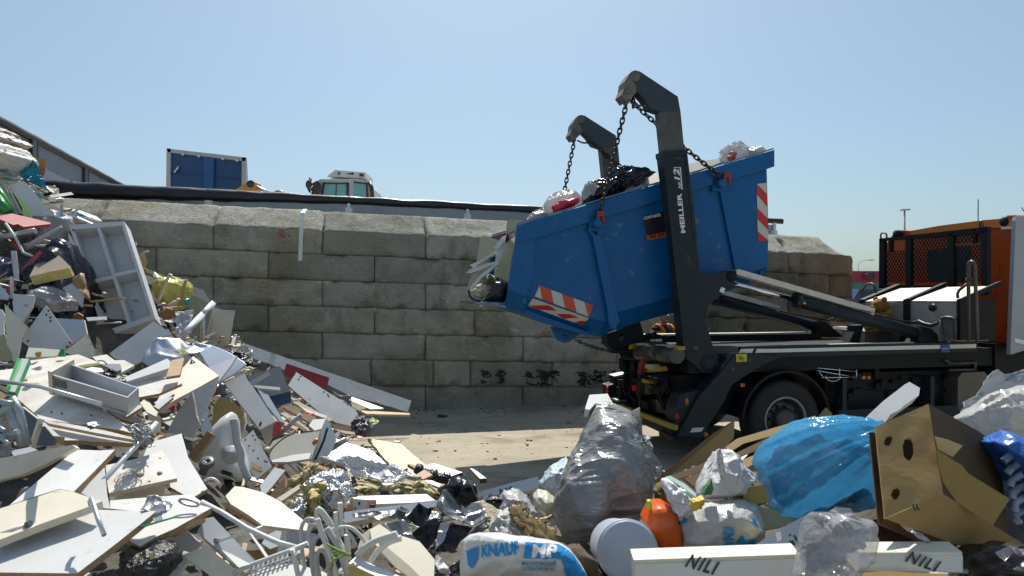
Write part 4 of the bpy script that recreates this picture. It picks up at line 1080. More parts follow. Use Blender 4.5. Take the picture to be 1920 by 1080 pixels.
# teddy bear on the storage boxes
FUR = pmat('teddy_fur', (0.30, 0.15, 0.03), 0.95, var=0.35, scale=30, bump=0.8, bscale=90)
tc_ = T(BT - 0.14, *tt(1650, 573, BT - .14))
mb = MB()
hf = lambda d: 1 + 0.06 * noise.noise(d * 6)
mb.ball(tc_, (0.125, 0.11, 0.105), 20, 14, 0, hf)
for sx in (-1, 1): mb.ball(tc_ + TV * 0.085 * sx * -1 + TU * -.0 + Vector((0, 0, 0.09)), (0.042, 0.03, 0.042), 12, 8, 0, hf)
mb.ball(tc_ - TU * 0.10 + Vector((0, 0, -.03)), (0.055, 0.05, 0.045), 12, 8, 0, hf)
mb.ball(tc_ + Vector((.03, 0.02, -.20)), (0.13, 0.12, 0.15), 16, 10, 0, hf)
for sx in (-1, 1):
    mb.tube([tc_ + TV * .1 * sx + Vector((0, 0, -.14)), tc_ + TV * .16 * sx - TU * .08 + Vector((0, 0, -.22))], [.05, .04], 10)
    mb.tube([tc_ + TV * .07 * sx + Vector((0, 0, -.31)), tc_ + TV * .1 * sx - TU * .16 + Vector((0, 0, -.33))], [.055, .05], 10)
ted = single(mb, 'teddy_bear', FUR, 'small brown teddy bear sitting against the truck storage boxes', 'soft toy')
mb = MB(); mb.ball(tc_ - TU * .155 + Vector((0, 0, -.02)), .016, 8, 6)
for sx in (-1, 1): mb.ball(tc_ - TU * .105 + TV * .045 * sx + Vector((0, 0, .03)), .012, 8, 6)
mesh_obj(mb, 'eye', BLK, ted)
# ============================================================ the skip
SBLUE = pmat('skip_blue', (0.002, 0.10, 0.29), 0.34, var=0.10, scale=3, dirt=0.16, dirtcol=(0.04, 0.09, 0.15), dscale=5, bump=0.04, bscale=3, dthr=.58, spec=0.3, scratch=.65, scratchcol=(.12, .18, .26), sscale=2.2)
SK0, SK1 = 0.42, 2.02
def mir(w): return SK0 + SK1 - w
TL, TR = (972, 422), (1450, 282)
upper = [(972, 422), (1450, 282), (1450, 300), (1437, 304), (1441, 430), (1439, 500), (1261, 557), (1158, 585), (1135, 603), (1104, 596), (986, 553.6), (953, 541)]
skirt = [((953, 541), (947, 574)), ((986, 553.6), (982, 585)), ((1104, 596), (1099, 624)), ((1135, 603), (1121, 631)), ((1158, 585), (1194, 605)), ((1261, 557), (1261, 587)), ((1439, 500), (1434, 518))]
BW = 0.17
skip = thing('skip', 'blue steel skip full of waste tilted on the chains of the truck', 'skip', T(-2.0, 1.2, 1.55))
mb = MB()
tzU = [tw(x, y, SK0) for x, y in upper]
for nearside in (True, False):
    wf = (lambda w: w) if nearside else mir
    mb.prism([T(t, wf(SK0), z) for t, z in tzU], TV * (0.05 if nearside else -0.05))
    for (a, b), (c, d) in zip(skirt, skirt[1:]):
        A, C = tw(*a, SK0), tw(*c, SK0); B, D_ = tw(*b, SK0 + BW), tw(*d, SK0 + BW)
        pts = [T(A[0], wf(SK0), A[1]), T(C[0], wf(SK0), C[1]), T(D_[0], wf(SK0 + BW), D_[1]), T(B[0], wf(SK0 + BW), B[1])]
        mb.prism(pts, TV * (0.04 if nearside else -0.04))
bot = [tw(*b, SK0 + BW) for a, b in skirt]
for (t0, z0), (t1, z1) in zip(bot, bot[1:]):
    mb.hexa([T(t0, SK0 + BW, z0), T(t1, SK0 + BW, z1), T(t1, mir(SK0 + BW), z1), T(t0, mir(SK0 + BW), z0)] + [T(t, w, z + .04) for t, w, z in ((t0, SK0 + BW, z0), (t1, SK0 + BW, z1), (t1, mir(SK0 + BW), z1), (t0, mir(SK0 + BW), z0))])
tr_, zr_ = tw(1441, 300, SK0); tb_, zb_ = tw(1436, 515, SK0)
mb.hexa([T(tr_, SK0 + .05, zr_), T(tb_, SK0 + .05, zb_), T(tb_, SK1 - .05, zb_), T(tr_, SK1 - .05, zr_)] + [T(t - .05, w, z) for t, w, z in ((tr_, SK0 + .05, zr_), (tb_, SK0 + .05, zb_), (tb_, SK1 - .05, zb_), (tr_, SK1 - .05, zr_))])
body = mesh_obj(mb, 'skip_body', SBLUE, skip)
mb = MB()
rim = [(970, 422.5), (1452, 281), (1452, 312), (1438, 317), (1296, 358), (1004, 447), (966, 455)]
for w2, th in ((SK0 - .05, 0.05), (SK1, 0.05)): side(mb, rim, SK0 - .05, th, w2=w2)
mesh_obj(mb, 'skip_rim', SBLUE, skip)
mb = MB()
a, b = tw(971, 421, SK0 - .05), tw(1451, 280, SK0 - .05)
for w in (SK0 - .05, SK1 - .05):
    mb.hexa([T(a[0], w, a[1] + .002), T(b[0], w, b[1] + .002), T(b[0], w + .1, b[1] + .002), T(a[0], w + .1, a[1] + .002)] + [T(t, w_, z + .02) for t, w_, z in ((a[0], w, a[1]), (b[0], w, b[1]), (b[0], w + .1, b[1]), (a[0], w + .1, a[1]))])
mesh_obj(mb, 'rim_cap', pmat('rim_worn_blue', (0.10, 0.20, 0.38), 0.35, metal=.2, var=.3, scale=9), skip)
for pts in ([(966, 455), (1004, 447), (999, 520), (988, 548), (986, 556), (953, 543)],):
    mb = MB(); side(mb, pts, SK0 - .03, 0.03); mesh_obj(mb, 'side_frame', SBLUE, skip)
def rib(pts, th=.045):
    mb = MB(); side(mb, pts, SK0 - th, th); return mesh_obj(mb, 'rib', SBLUE, skip)
rib(q('T', [(860, 172), (925, 215), (1010, 640), (1055, 770), (1010, 760), (985, 640), (925, 345), (905, 235)]))
rib(q('T', [(905, 225), (962, 212), (1062, 700), (1085, 800), (1052, 862), (1012, 800), (1005, 720)]), .07)
rib(q('U', [(618, 300), (652, 312), (735, 712), (700, 722)]))
mb = MB(); side(mb, q('U', [(640, 330), (676, 322), (680, 316), (700, 395), (735, 600), (735, 712), (712, 714)]), SK0 - .02, .02); mesh_obj(mb, 'rib', SBLUE, skip)
mb = MB(); side(mb, q('U', [(0, 520), (45, 515), (50, 535), (0, 540)]), SK0 - .06, .06); mesh_obj(mb, 'rib', SBLUE, skip)
for name, c in (('lug', (1120, 415)), ('lug', (1352, 340))):
    t, z = tw(*c, SK0 - .1); mb = MB(); mb.lathe(T(t, SK0 - .02, z - .03), -TV, [(0.002, .12), (.05, .12), (.06, .1), (.05, 0)], 18)
    mb.box(T(t - .09, SK0 - .05, z - .12), TU * .18, TV * .05, Vector((0, 0, .2))); mesh_obj(mb, name, SBLUE, skip)
# hinge eye under the floor and flap
mb = MB(); side(mb, [(1033, 612), (1085, 621), (1092, 624), (1078, 632), (1068, 641), (1056, 643), (1046, 638), (1040, 628)], SK0 + .35, .05)
t, z = tw(1059, 632, SK0 + .35); mb.lathe(T(t, SK0 + .34, z), -TV, [(0.002, 0.005), (.03, .005), (.03, -.02)], 16); mesh_obj(mb, 'hinge_eye', SBLUE, skip)
mb = MB(); side(mb, [(985, 580), (1030, 597), (1105, 624), (1104, 630), (1022, 606), (985, 588)], SK0 + .1, .2); mesh_obj(mb, 'floor_beam', SBLUE, skip)
fl = [tw(900, 568, SK0 + .1), tw(948, 574, SK0 + .1), tw(975, 583, SK0 + .1)]
fl = [tw(949, 573, SK0 + .1)]
t, z = fl[0]
mb = MB(); mb.hexa([T(t, SK0 + .12, z), T(t, SK1 - .12, z), T(t - .38, SK1 - .12, z + .05), T(t - .38, SK0 + .12, z + .05)] + [T(a, w, zz - .03) for a, w, zz in ((t, SK0 + .12, z), (t, SK1 - .12, z), (t - .38, SK1 - .12, z + .05), (t - .38, SK0 + .12, z + .05))])
mesh_obj(mb, 'tail_flap', pmat('flap_steel', (0.17, 0.2, 0.26), .35, metal=.4, var=.25), skip)
# warning chevrons
SR = pmat('chevron_red', (0.52, 0.02, 0.012), 0.35, var=.06); SO = pmat('chevron_orange', (0.56, 0.065, 0.01), 0.35, var=.06); SW = pmat('chevron_white', (0.56, 0.55, 0.50), 0.35, var=.08, dirt=.2)
def chevron(quad, stripes, w, m, th=.008, w_bot=None):
    qd = [Vector((*p, 0)) for p in quad]
    def bl(u, v): return qd[0] * (1 - u) * (1 - v) + qd[1] * u * (1 - v) + qd[2] * u * v + qd[3] * (1 - u) * v
    def pt(u, v, lift):
        p = bl(u, v); ww = w if w_bot is None else w + (w_bot - w) * v
        t, z = tw(p.x, p.y, ww); return T(t, ww - lift, z)
    mb = MB(); mb.prism([pt(0, 0, .004), pt(1, 0, .004), pt(1, 1, .004), pt(0, 1, .004)], TV * -0.004)
    o = mesh_obj(mb, 'warning_board', SW, skip)
    mb = MB()
    for poly in stripes: mb.add([pt(u, v, .0105) for u, v in poly], [tuple(range(len(poly)))])
    mesh_obj(mb, 'warning_stripe', m, o)
def skew(n, off, du, lean):
    out = []
    for k in range(n):
        u0 = off + k * du; u1 = u0 + du / 2
        pts = [(u0, 0), (u1, 0), (u1 + lean, 1), (u0 + lean, 1)]
        res = []
        for i in range(4):
            p, r = pts[i], pts[(i + 1) % 4]
            res.append(p)
        def clip(ps, b, s):
            o = []
            for i in range(len(ps)):
                a, c = ps[i], ps[(i + 1) % len(ps)]
                ia, ic = s * (a[0] - b) >= 0, s * (c[0] - b) >= 0
                if ia: o.append(a)
                if ia != ic:
                    f = (b - a[0]) / (c[0] - a[0]); o.append((b, a[1] + f * (c[1] - a[1])))
            return o
        res = clip(clip(res, 0, 1), 1, -1)
        if len(res) > 2: out.append(res)
    return out
chevron(q('T', [(545, 560), (905, 692), (880, 772), (512, 632)]), skew(3, 0.0, 0.42, 0.14), SK0, SO)
chevron(q('T', [(498, 645), (878, 780), (832, 828), (468, 697)]), [[(0.02, .6), (.3, .0), (.46, .38), (.18, 1.0)], [(.46, .75), (.72, .05), (.85, .45), (.58, 1)], [(.88, .6), (1, .35), (1, 1), (.83, 1)]][:0] + [[(0.0, .95), (.3, .15), (.47, .42), (.2, 1)], [(.5, .8), (.68, .3), (.86, .3), (.66, 1)], [(.92, .55), (1, .4), (1, 1), (.86, 1)]], SK0, SR, w_bot=SK0 + .10)
chevron([(1418.5, 345), (1437, 343), (1440, 451), (1420.5, 452)], [[(0, .0), (1, .20), (1, .42), (0, .19)][:4], [(0, .42), (1, .62), (1, .82), (0, .62)], [(0, .83), (1, 1.0), (0, 1.0)]], SK0, SR)
# advert sheet, partly behind the arm: plain black panel with an orange phone band
mb = MB(); side(mb, [(1206, 405), (1263, 393), (1270, 439), (1214, 451)], SK0 - .006, .006); ad = mesh_obj(mb, 'advert_sheet', pmat('advert_black', (0.012, 0.012, 0.02), .4), skip)
mb = MB(); side(mb, [(1212.5, 442), (1269, 430), (1270, 439), (1214, 451)], SK0 - .010, .003); mesh_obj(mb, 'advert_band', pmat('advert_orange', (0.5, 0.10, 0.01), .4), ad)
def skip_text(body, p0, p1, hgt, m, lift):
    a = tw(*p0, SK0); b = tw(*p1, SK0); A = T(a[0], SK0 - lift, a[1]); B = T(b[0], SK0 - lift, b[1]); xd = (B - A).normalized(); yd = Vector((0, 0, 1)) - xd * xd.z
    mb = text_mb(body, A, xd, yd, hgt, (B - A).length, .03); mesh_obj(mb, 'lettering', m, ad)
skip_text('CONTAINER', (1207.5, 412), (1239, 405), .036, WHT, .009)
skip_text('085 820', (1217.5, 448), (1246, 441.5), .040, BLK, .0125)
# a dark plain mass of mixed waste filling the skip below the rim
LOADM = pmat('mixed_waste', (0.12, 0.11, 0.09), 0.9, var=0.6, scale=9, bump=0.6, bscale=20)
mb = MB()
a, b = tw(968, 440, SK0), tw(1440, 305, SK0); c, d = tw(1434, 495, SK0), tw(962, 545, SK0)
nu, nv = 40, 14
top = lambda u, v: T(a[0] + (b[0] - a[0]) * u, SK0 + .06 + (SK1 - SK0 - .12) * v, a[1] + (b[1] - a[1]) * u - .12 + .13 * noise.fractal(Vector((u * 9, v * 5, 0)), 1, 2, 3) + .12 * math.sin(math.pi * v))
vs = [top(i / nu, j / nv) for i in range(nu + 1) for j in range(nv + 1)]
mb.add(vs, [(i * (nv + 1) + j, (i + 1) * (nv + 1) + j, (i + 1) * (nv + 1) + j + 1, i * (nv + 1) + j + 1) for i in range(nu) for j in range(nv)])
mb.hexa([T(d[0] + .02, SK0 + .06, d[1]), T(c[0] - .06, SK0 + .06, c[1]), T(c[0] - .06, SK1 - .06, c[1]), T(d[0] + .02, SK1 - .06, d[1]), T(a[0] + .05, SK0 + .06, a[1] - .2), T(b[0] - .06, SK0 + .06, b[1] - .2), T(b[0] - .06, SK1 - .06, b[1] - .2), T(a[0] + .05, SK1 - .06, a[1] - .2)])
tag(mesh_obj(mb, 'mixed_rubbish', LOADM), 'mixed rubbish filling the blue skip up to its rim', 'rubbish', kind='stuff')
# chains
def chain(p0, p1, label, sag=0.0, link=0.085, r=0.0105, extra=None, group='lifting chains of the truck'):
    p0, p1 = Vector(p0), Vector(p1)
    n = max(3, int((p1 - p0).length / (link * 0.74)))
    mb = MB()
    def pos(u): return p0.lerp(p1, u) - Vector((0, 0, sag * 4 * u * (1 - u)))
    for i in range(n):
        c = pos((i + .5) / n); t = (pos((i + 1) / n) - pos(i / n)).normalized()
        u = t.cross(TV).normalized() if i % 2 else t.cross(t.cross(TV)).normalized()
        hw, hl = link * 0.28, link * 0.5 - link * .28
        pth = []
        for k in range(7): a = math.pi * k / 6; pth.append(c + t * (hl + hw * math.sin(a)) + u * hw * math.cos(a))
        for k in range(7): a = math.pi * k / 6; pth.append(c - t * (hl + hw * math.sin(a)) - u * hw * math.cos(a))
        mb.tube(pth, r, 5, closed=True)
    o = single(mb, 'chain', CHAINM, label, 'chain', group)
    if extra:
        mb = MB(); extra(mb); mesh_obj(mb, 'chain_hook', REDHOOK, o)
    return o
def hook_at(c, w):
    def f(mb):
        t, z = tw(*c, SK0)
        P0 = T(t, w, z)
        for s in (-1, 1):
            mb.tube([P0 + Vector((0, 0, .10)), P0 + TU * .032 * s + Vector((0, 0, .03)), P0 + TU * .038 * s + Vector((0, 0, -.03)), P0 + TU * .022 * s + Vector((0, 0, -.075))], [.018, .022, .020, .012], 8)
        mb.box(P0 + TU * -.045 + Vector((0, 0, .03)) - TV * .02, TU * .09, TV * .04, Vector((0, 0, .06)))
    return f
aw = 0.12
hp = tw(1175, 193, aw); f1 = tw(1123, 402, 0.30); b1 = tw(1351, 330, 0.30); h2 = tw(1189, 180, aw)
fl1 = tw(1126, 395, .30)
chain(T(hp[0], aw, hp[1]), T(f1[0], .30, f1[1]), 'long dark chain from the nearer arm to the front lug of the skip', extra=hook_at((1120, 412), .30))
chain(T(h2[0], .27, h2[1]), T(b1[0], .30, b1[1]), 'chain running behind the nearer arm down to the rear lug of the skip', sag=.03, extra=hook_at((1354, 340), .30))
chain(T(hp[0], aw + 2.1, hp[1]), T(f1[0], 2.16, f1[1]), 'chain from the farther arm to the far front lug of the skip', extra=hook_at((1120, 412), 2.16))
chain(T(h2[0], aw + 2.0, h2[1]), T(b1[0], 2.16, b1[1]), 'chain slanting from the farther arm to the far rear lug of the skip', sag=.03, extra=hook_at((1354, 340), 2.16))
ring = [tw(x, y, .16) for x, y in ((1187, 178), (1184, 186), (1187, 197), (1193, 200), (1196, 192))]
chain(T(ring[0][0], .16, ring[0][1]), T(ring[2][0], .16, ring[2][1] - .03), 'short slack chain tail hanging under the nearer arm head', link=.07)
e0, e1 = tw(1079, 637, SK0 + .35), tw(1178, 659, 1.0)
chain(T(e0[0], SK0 + .35, e0[1]), T(e1[0], 1.0, e1[1]), 'tipping chain between the skip hinge eye and the truck rear', sag=.05, link=.06, r=.008, group=None)
hc = T(-1.68, *tt(*q('O', [(245, 500)])[0], -1.68))
chain(hc, hc + Vector((0, 0, -.42)), 'short loose chain hanging from the red hook at the truck rear', link=.06, r=.008, group=None)
# ============================================================ person behind the truck
def person(base, yaw):
    rot = Matrix.Rotation(yaw, 3, 'Z')
    tr = lambda p: Vector(base) + rot @ (Vector(p) * 1.045)   # x to the person's left, -y the way they face
    SKIN = pmat('skin', (0.42, 0.22, 0.15), 0.5, var=.1, rnd=0); SHIRT = pmat('black_shirt', (0.012, 0.012, 0.014), .85); TRS = pmat('dark_trousers', (0.02, 0.022, 0.03), .85)
    t = thing('person', 'person in orange vest over black shirt standing behind the truck', 'person', base)
    mb = MB()
    def tb_(pts, rs, mi=0, seg=14): mb.tube([tr(p) for p in pts], rs, seg, mi)
    tb_([(0, 0, .98), (0, 0, 1.05), (0, .01, 1.2), (0, .0, 1.35), (0, .01, 1.45), (0, .015, 1.5)], [.155, .155, .155, .17, .13, .07], 1, 18)
    tb_([(-.19, .01, 1.40), (0, .01, 1.44), (.19, .01, 1.40)], [.075, .085, .075], 1)
    for s in (-1, 1):
        tb_([(.19 * s, .01, 1.41), (.24 * s, .01, 1.28), (.265 * s, .02, 1.12)], [.065, .058, .05], 1)
        tb_([(.265 * s, .02, 1.12), (.27 * s, -.04, .98), (.27 * s, -.09, .87)], [.045, .038, .03], 0)
        tb_([(.27 * s, -.09, .87), (.27 * s, -.11, .80), (.27 * s, -.115, .76)], [.035, .042, .03], 0, 10)
        for f in range(4): tb_([(.255 * s + .012 * (f - 1.5), -.115 + .012 * f, .78), (.255 * s + .012 * (f - 1.5), -.13 + .012 * f, .72), (.25 * s + .012 * (f - 1.5), -.12 + .012 * f, .685 - .01 * (f in (1, 2)))], [.011, .010, .008], 0, 7)
        tb_([(.255 * s, -.13, .83), (.235 * s, -.155, .79), (.235 * s, -.155, .75)], [.013, .012, .009], 0, 7)
        tb_([(.09 * s, 0, 1.0), (.10 * s, 0, .75), (.105 * s, -.01, .50), (.105 * s, .01, .25), (.105 * s, .02, .08)], [.11, .09, .065, .06, .045], 2)
        tb_([(.105 * s, .06, .05), (.105 * s, -.06, .05), (.11 * s, -.17, .04)], [.045, .05, .04], 2, 10)
    tb_([(0, .01, 1.46), (0, .0, 1.56)], [.062, .058], 0)
    H = Vector((0, -.015, 1.66))
    def face(d):
        k = 1.0
        if d.y < -.2 and d.z < 0: k += .03
        return k
    mb.ball(tr(H), (.078, .095, .115), 24, 18, 0, face)
    mb.tube([tr(H + Vector((0, -.088, .015))), tr(H + Vector((0, -.112, -.02))), tr(H + Vector((0, -.092, -.032)))], [.010, .016, .010], 8)
    mb.ball(tr(H + Vector((0, -.07, -.085))), (.04, .035, .03), 12, 8)
    for s in (-1, 1): mb.ball(tr(H + Vector((.08 * s, .01, -.01))), (.014, .02, .032), 10, 8)
    o = mesh_obj(mb, 'body', [SKIN, SHIRT, TRS], t)
    mb = MB()
    for s in (-1, 1): mb.ball(tr(H + Vector((.03 * s, -.088, .015))), (.012, .007, .006), 8, 6)
    mesh_obj(mb, 'eye', BLK, t)
    mb = MB(); mb.tube([tr(H + Vector((-.022, -.088, -.058))), tr(H + Vector((0, -.098, -.056))), tr(H + Vector((.022, -.088, -.058)))], .006, 6); mesh_obj(mb, 'mouth', pmat('lips', (.3, .1, .09)), t)
    mb = MB(); mb.ball(tr(H + Vector((0, .018, .022))), (.086, .098, .108), 24, 16, 0, lambda d: (1.0 if d.z > .12 - .9 * max(0, d.y) * .9 else .86) * (1 + .03 * noise.noise(d * 9))); mesh_obj(mb, 'hair', pmat('dark_hair', (.012, .009, .008), .7, bump=.4, bscale=120), t)
    VEST = pmat('hi_vis_orange', (0.62, 0.17, 0.008), .7, var=.08)
    mb = MB(); n = 40
    prof = [(.98, .19), (1.1, .185), (1.25, .19), (1.36, .19), (1.41, .185)]
    vs, fs = [], []
    for z, r in prof:
        for k in range(n + 1):
            a = math.radians(-90 + 22 + (360 - 44) * k / n)
            vs.append(tr((r * 1.12 * math.cos(a) * 1.0, r * .92 * math.sin(a) + .01, z)))
    for j in range(len(prof) - 1):
        for k in range(n): fs.append((j * (n + 1) + k, j * (n + 1) + k + 1, (j + 1) * (n + 1) + k + 1, (j + 1) * (n + 1) + k))
    mb.add(vs, fs, 0, True)
    for s in (-1, 1): mb.tube([tr(p) for p in ((.105 * s, -.150, 1.34), (.115 * s, -.115, 1.43), (.115 * s, -.055, 1.495), (.115 * s, .03, 1.505), (.11 * s, .10, 1.46), (.105 * s, .155, 1.38))], [.036, .034, .03, .03, .034, .036], 10)
    v_ = mesh_obj(mb, 'vest', VEST, t)
    sm = v_.modifiers.new('thick', 'SOLIDIFY'); sm.thickness = .008
    mb = MB(); mb.box(tr((.06, -.172, 1.33)), rot @ Vector((.06, 0, 0)), rot @ Vector((0, -.004, 0)), Vector((0, 0, .012))); mesh_obj(mb, 'shirt_print', WHT, t)
person(Vector((P(1244, 600, 11.75).x, 11.75, 0)), R(30))
# ============================================================ the rubbish heap: shape of its surface
CTRL = [(-250, 1100, 2.5), (0, 1080, 2.5), (300, 1080, 2.5), (600, 1080, 2.6), (960, 1080, 2.7), (1400, 1080, 2.5), (1900, 1080, 2.4), (2200, 1000, 2.6),
        (0, 950, 2.8), (300, 950, 3.1), (600, 950, 3.35), (800, 980, 3.4), (-200, 850, 3.2), (100, 850, 3.4), (300, 850, 3.8), (500, 850, 4.6), (650, 850, 5.3), (760, 870, 5.9),
        (100, 730, 4.0), (250, 730, 4.4), (400, 730, 5.3), (500, 750, 6.4), (600, 760, 8.2), (640, 800, 7.5), (100, 630, 5.2), (300, 650, 6.0), (420, 600, 8.8), (520, 700, 9.2),
        (50, 480, 6.4), (200, 520, 6.9), (330, 590, 8.8), (50, 300, 7.6), (20, 260, 7.9), (200, 440, 8.6), (150, 400, 8.2), (-200, 300, 7.0), (-200, 500, 5.5),
        (1130, 960, 3.75), (1000, 1000, 3.2), (1300, 850, 4.7), (1450, 820, 4.8), (1350, 950, 3.5), (1500, 900, 3.8), (1780, 950, 2.75), (1880, 780, 3.4), (1600, 1050, 2.6), (1660, 800, 4.2), (900, 900, 5.6), (880, 950, 3.9), (2100, 800, 3.2)]
def HD(px, py):
    sw = sd_ = 0.0
    for x, y, d in CTRL:
        r2 = (px - x) ** 2 + 1.6 * (py - y) ** 2 + 400
        w = 1 / r2 ** 1.7
        sw += w; sd_ += w * d
    return sd_ / sw
HP = [P(*c) for c in CTRL]
RING = [(-0.6, 8.6), (-1.2, 9.6), (-1.6, 10.6), (0.2, 7.4), (1.0, 6.6), (2.0, 6.4), (3.2, 6.2), (4.2, 6.2), (5.5, 6.2), (-0.2, 7.9), (0, 9), (3, 8), (1.2, 9), (-0.5, 11), (6, 5)]
HP += [Vector((x, y, -0.25)) for x, y in RING]
HP += [Vector(p) for p in ((3.0, 3.0, 1.05), (3.4, 3.8, .95), (4.4, 3.4, .85), (5.4, 3.0, .7), (2.6, 2.2, 1.05), (4.0, 2.4, .9), (-3.5, 3.0, 1.35), (-4.5, 4.0, 1.7), (-5.5, 5.5, 2.4))]
HP += [Vector((-3.3, 11.2, .35)), Vector((-2.6, 11.4, .1)), Vector((-4.5, 10.8, 1.0)), Vector((-5.2, 10.5, 1.9)), Vector((-6, 10.3, 2.6)), Vector((-7.5, 9.9, 3.2)), Vector((-2, 9.5, .1)), Vector((-1.2, 8.3, .1)), (Vector((-0.6, 7.2, .05)))]
def hz(x, y):
    sw = sz = 0.0
    for p in HP:
        w = 1 / ((p.x - x) ** 2 + (p.y - y) ** 2 + 0.04) ** 1.8
        sw += w; sz += w * p.z
    return sz / sw
HEAPM = pmat('shade_dark_grit', (0.085, 0.078, 0.068), 0.95, var=0.6, scale=7, bump=0.8, bscale=18, dirt=0.7, dirtcol=(0.05, 0.045, 0.04), dscale=4)  # grit colour darkened to stand for the shade in the gaps
mb = MB()
nx, ny = 110, 84
X0, X1, Y0, Y1 = -9.0, 6.5, 1.9, 11.4
vs = []
for j in range(ny + 1):
    for i in range(nx + 1):
        x = X0 + (X1 - X0) * i / nx; y = Y0 + (Y1 - Y0) * j / ny
        z = hz(x, y) - (0.30 if x > 0.6 else 0.42) + 0.12 * noise.fractal(Vector((x * 2, y * 2, 0)), 1, 2, 4)
        vs.append((x, y, max(z, -0.3)))
mb.add(vs, [(j * (nx + 1) + i, j * (nx + 1) + i + 1, (j + 1) * (nx + 1) + i + 1, (j + 1) * (nx + 1) + i) for j in range(ny) for i in range(nx)], 0, True)
tag(mesh_obj(mb, 'heap_rubble', HEAPM), 'packed grit and rubble darkened for shaded gaps, forming the body of the waste heap', 'rubble', kind='stuff')
# ------------------------------------------------------------ builders for single pieces of waste
WM = pmat('white_board', (0.66, 0.66, 0.65), 0.38, var=0.06, scale=3, dirt=0.42, dirtcol=(0.36, 0.31, 0.24), dscale=3.6, rnd=0.08, dthr=.53, scratch=.45, scratchcol=(.30, .26, .2), sscale=3.5)
WD = pmat('dirty_white_board', (0.66, 0.64, 0.60), 0.45, var=0.06, scale=6, dirt=0.75, dirtcol=(0.30, 0.22, 0.14), dscale=4.5, rnd=0.05, dthr=0.50)
CR = pmat('cream_board', (0.64, 0.59, 0.48), 0.42, var=0.06, dirt=0.4, dirtcol=(0.34, 0.27, 0.18), dscale=3.6, rnd=0.08, dthr=.53, scratch=.4, scratchcol=(.32, .25, .17), sscale=3.5)
GB = pmat('grey_board', (0.43, 0.45, 0.47), 0.42, var=0.07, dirt=0.35, dirtcol=(.25, .23, .2), rnd=0.1, scratch=.4, scratchcol=(.6, .6, .6), sscale=3)
LG = pmat('pale_grey_board', (0.56, 0.57, 0.57), 0.42, var=0.06, dirt=0.4, dirtcol=(0.33, 0.3, 0.25), dscale=3.4, rnd=0.08, dthr=.53, scratch=.4, scratchcol=(.3, .27, .23), sscale=3.2)
CB = pmat('chipboard_edge', (0.38, 0.25, 0.13), 0.8, var=0.25, scale=60, rnd=0.1)
CE = pmat('cream_edge', (0.58, 0.52, 0.40), 0.6, var=0.1, rnd=0.05)
GE = pmat('grey_edge', (0.33, 0.33, 0.32), 0.6, var=0.1)
BR = pmat('brown_board', (0.27, 0.16, 0.07), 0.6, var=0.2, scale=5, aniso=(1, 6, 6), rnd=0.12)
TAN = pmat('tan_wood', (0.50, 0.32, 0.19), 0.6, var=0.14, scale=5, aniso=(1, 8, 8), rnd=0.08)
OLV = pmat('olive_board', (0.36, 0.34, 0.21), 0.55, var=0.08, dirt=0.3)
RDB = pmat('red_board', (0.33, 0.022, 0.03), 0.4, var=0.1, dirt=0.2)
PKR = pmat('faded_red_board', (0.50, 0.24, 0.22), 0.55, var=0.12, dirt=0.4, dirtcol=(0.5, 0.42, 0.4))
RDE = pmat('red_edge', (0.36, 0.03, 0.05), 0.5)
LIME = pmat('lime_board', (0.36, 0.58, 0.16), 0.4, var=0.08)
GRN = pmat('green_plastic', (0.03, 0.27, 0.09), 0.35, var=0.1)
BLKP = add_crease(pmat('black_plastic', (0.014, 0.015, 0.018), 0.32, var=0.3), 9, .4)
BLUM = pmat('bluish_sheet_metal', (0.50, 0.55, 0.62), 0.32, metal=0.35, var=0.06, dirt=0.15)
ALM = pmat('bare_aluminium', (0.66, 0.67, 0.69), 0.3, metal=0.75, var=0.1)
STEELM = pmat('dull_steel', (0.34, 0.35, 0.36), 0.4, metal=0.6, var=0.2, dirt=0.3)
YFOAM = pmat('yellow_foam', (0.55, 0.47, 0.17), 0.9, var=0.15, scale=20, bump=0.6, bscale=60)
WOODL = pmat('pale_wood', (0.50, 0.38, 0.22), 0.65, var=0.16, scale=6, aniso=(1, 9, 9), rnd=0.08)
SMOKE = pmat('smoked_plastic', (0.09, 0.10, 0.115), 0.18, var=0.15)
DUST = pmat('pale_rubble', (0.48, 0.41, 0.30), 0.95, var=0.3, scale=12, bump=0.6, bscale=40)
def cen(pts): return sum(p[0] for p in pts) / len(pts), sum(p[1] for p in pts) / len(pts)
def plane_pts(pts, d, n):
    o = P(*cen(pts), d) - Vector((0, 0, EYE))
    out = []
    for x, y in pts:
        r = ray(x, y); k = o.dot(n) / r.dot(n)
        out.append(r * k + Vector((0, 0, EYE)))
    return out
def orient(pts, n):
    return n if ray(*cen(pts)).dot(n) < 0 else -n
_er = random.Random(77)
def worn_edge(V3, k=0.35):
    c = sum(V3, Vector((0, 0, 0))) / len(V3)
    out = []
    n = len(V3)
    for i in range(n):
        a, b = V3[i], V3[(i + 1) % n]
        L = (b - a).length
        out.append(a + (c - a) * min(.02, .004 * k / max((c - a).length, .01)) * _er.random())
        m = min(14, int(L / .07))
        nrm = c - (a + b) / 2
        nrm = nrm - (b - a) * (nrm.dot(b - a) / max(L * L, 1e-9))
        if nrm.length < 1e-6: continue
        nrm.normalize()
        if (c - (a + b) / 2).length < .04: continue
        for j in range(1, m):
            chip = 0.002 * k * _er.random()
            if _er.random() < .10 * k * 2: chip += _er.uniform(.004, .014)
            out.append(a.lerp(b, (j + _er.uniform(-.3, .3)) / m) + nrm * chip)
    return out
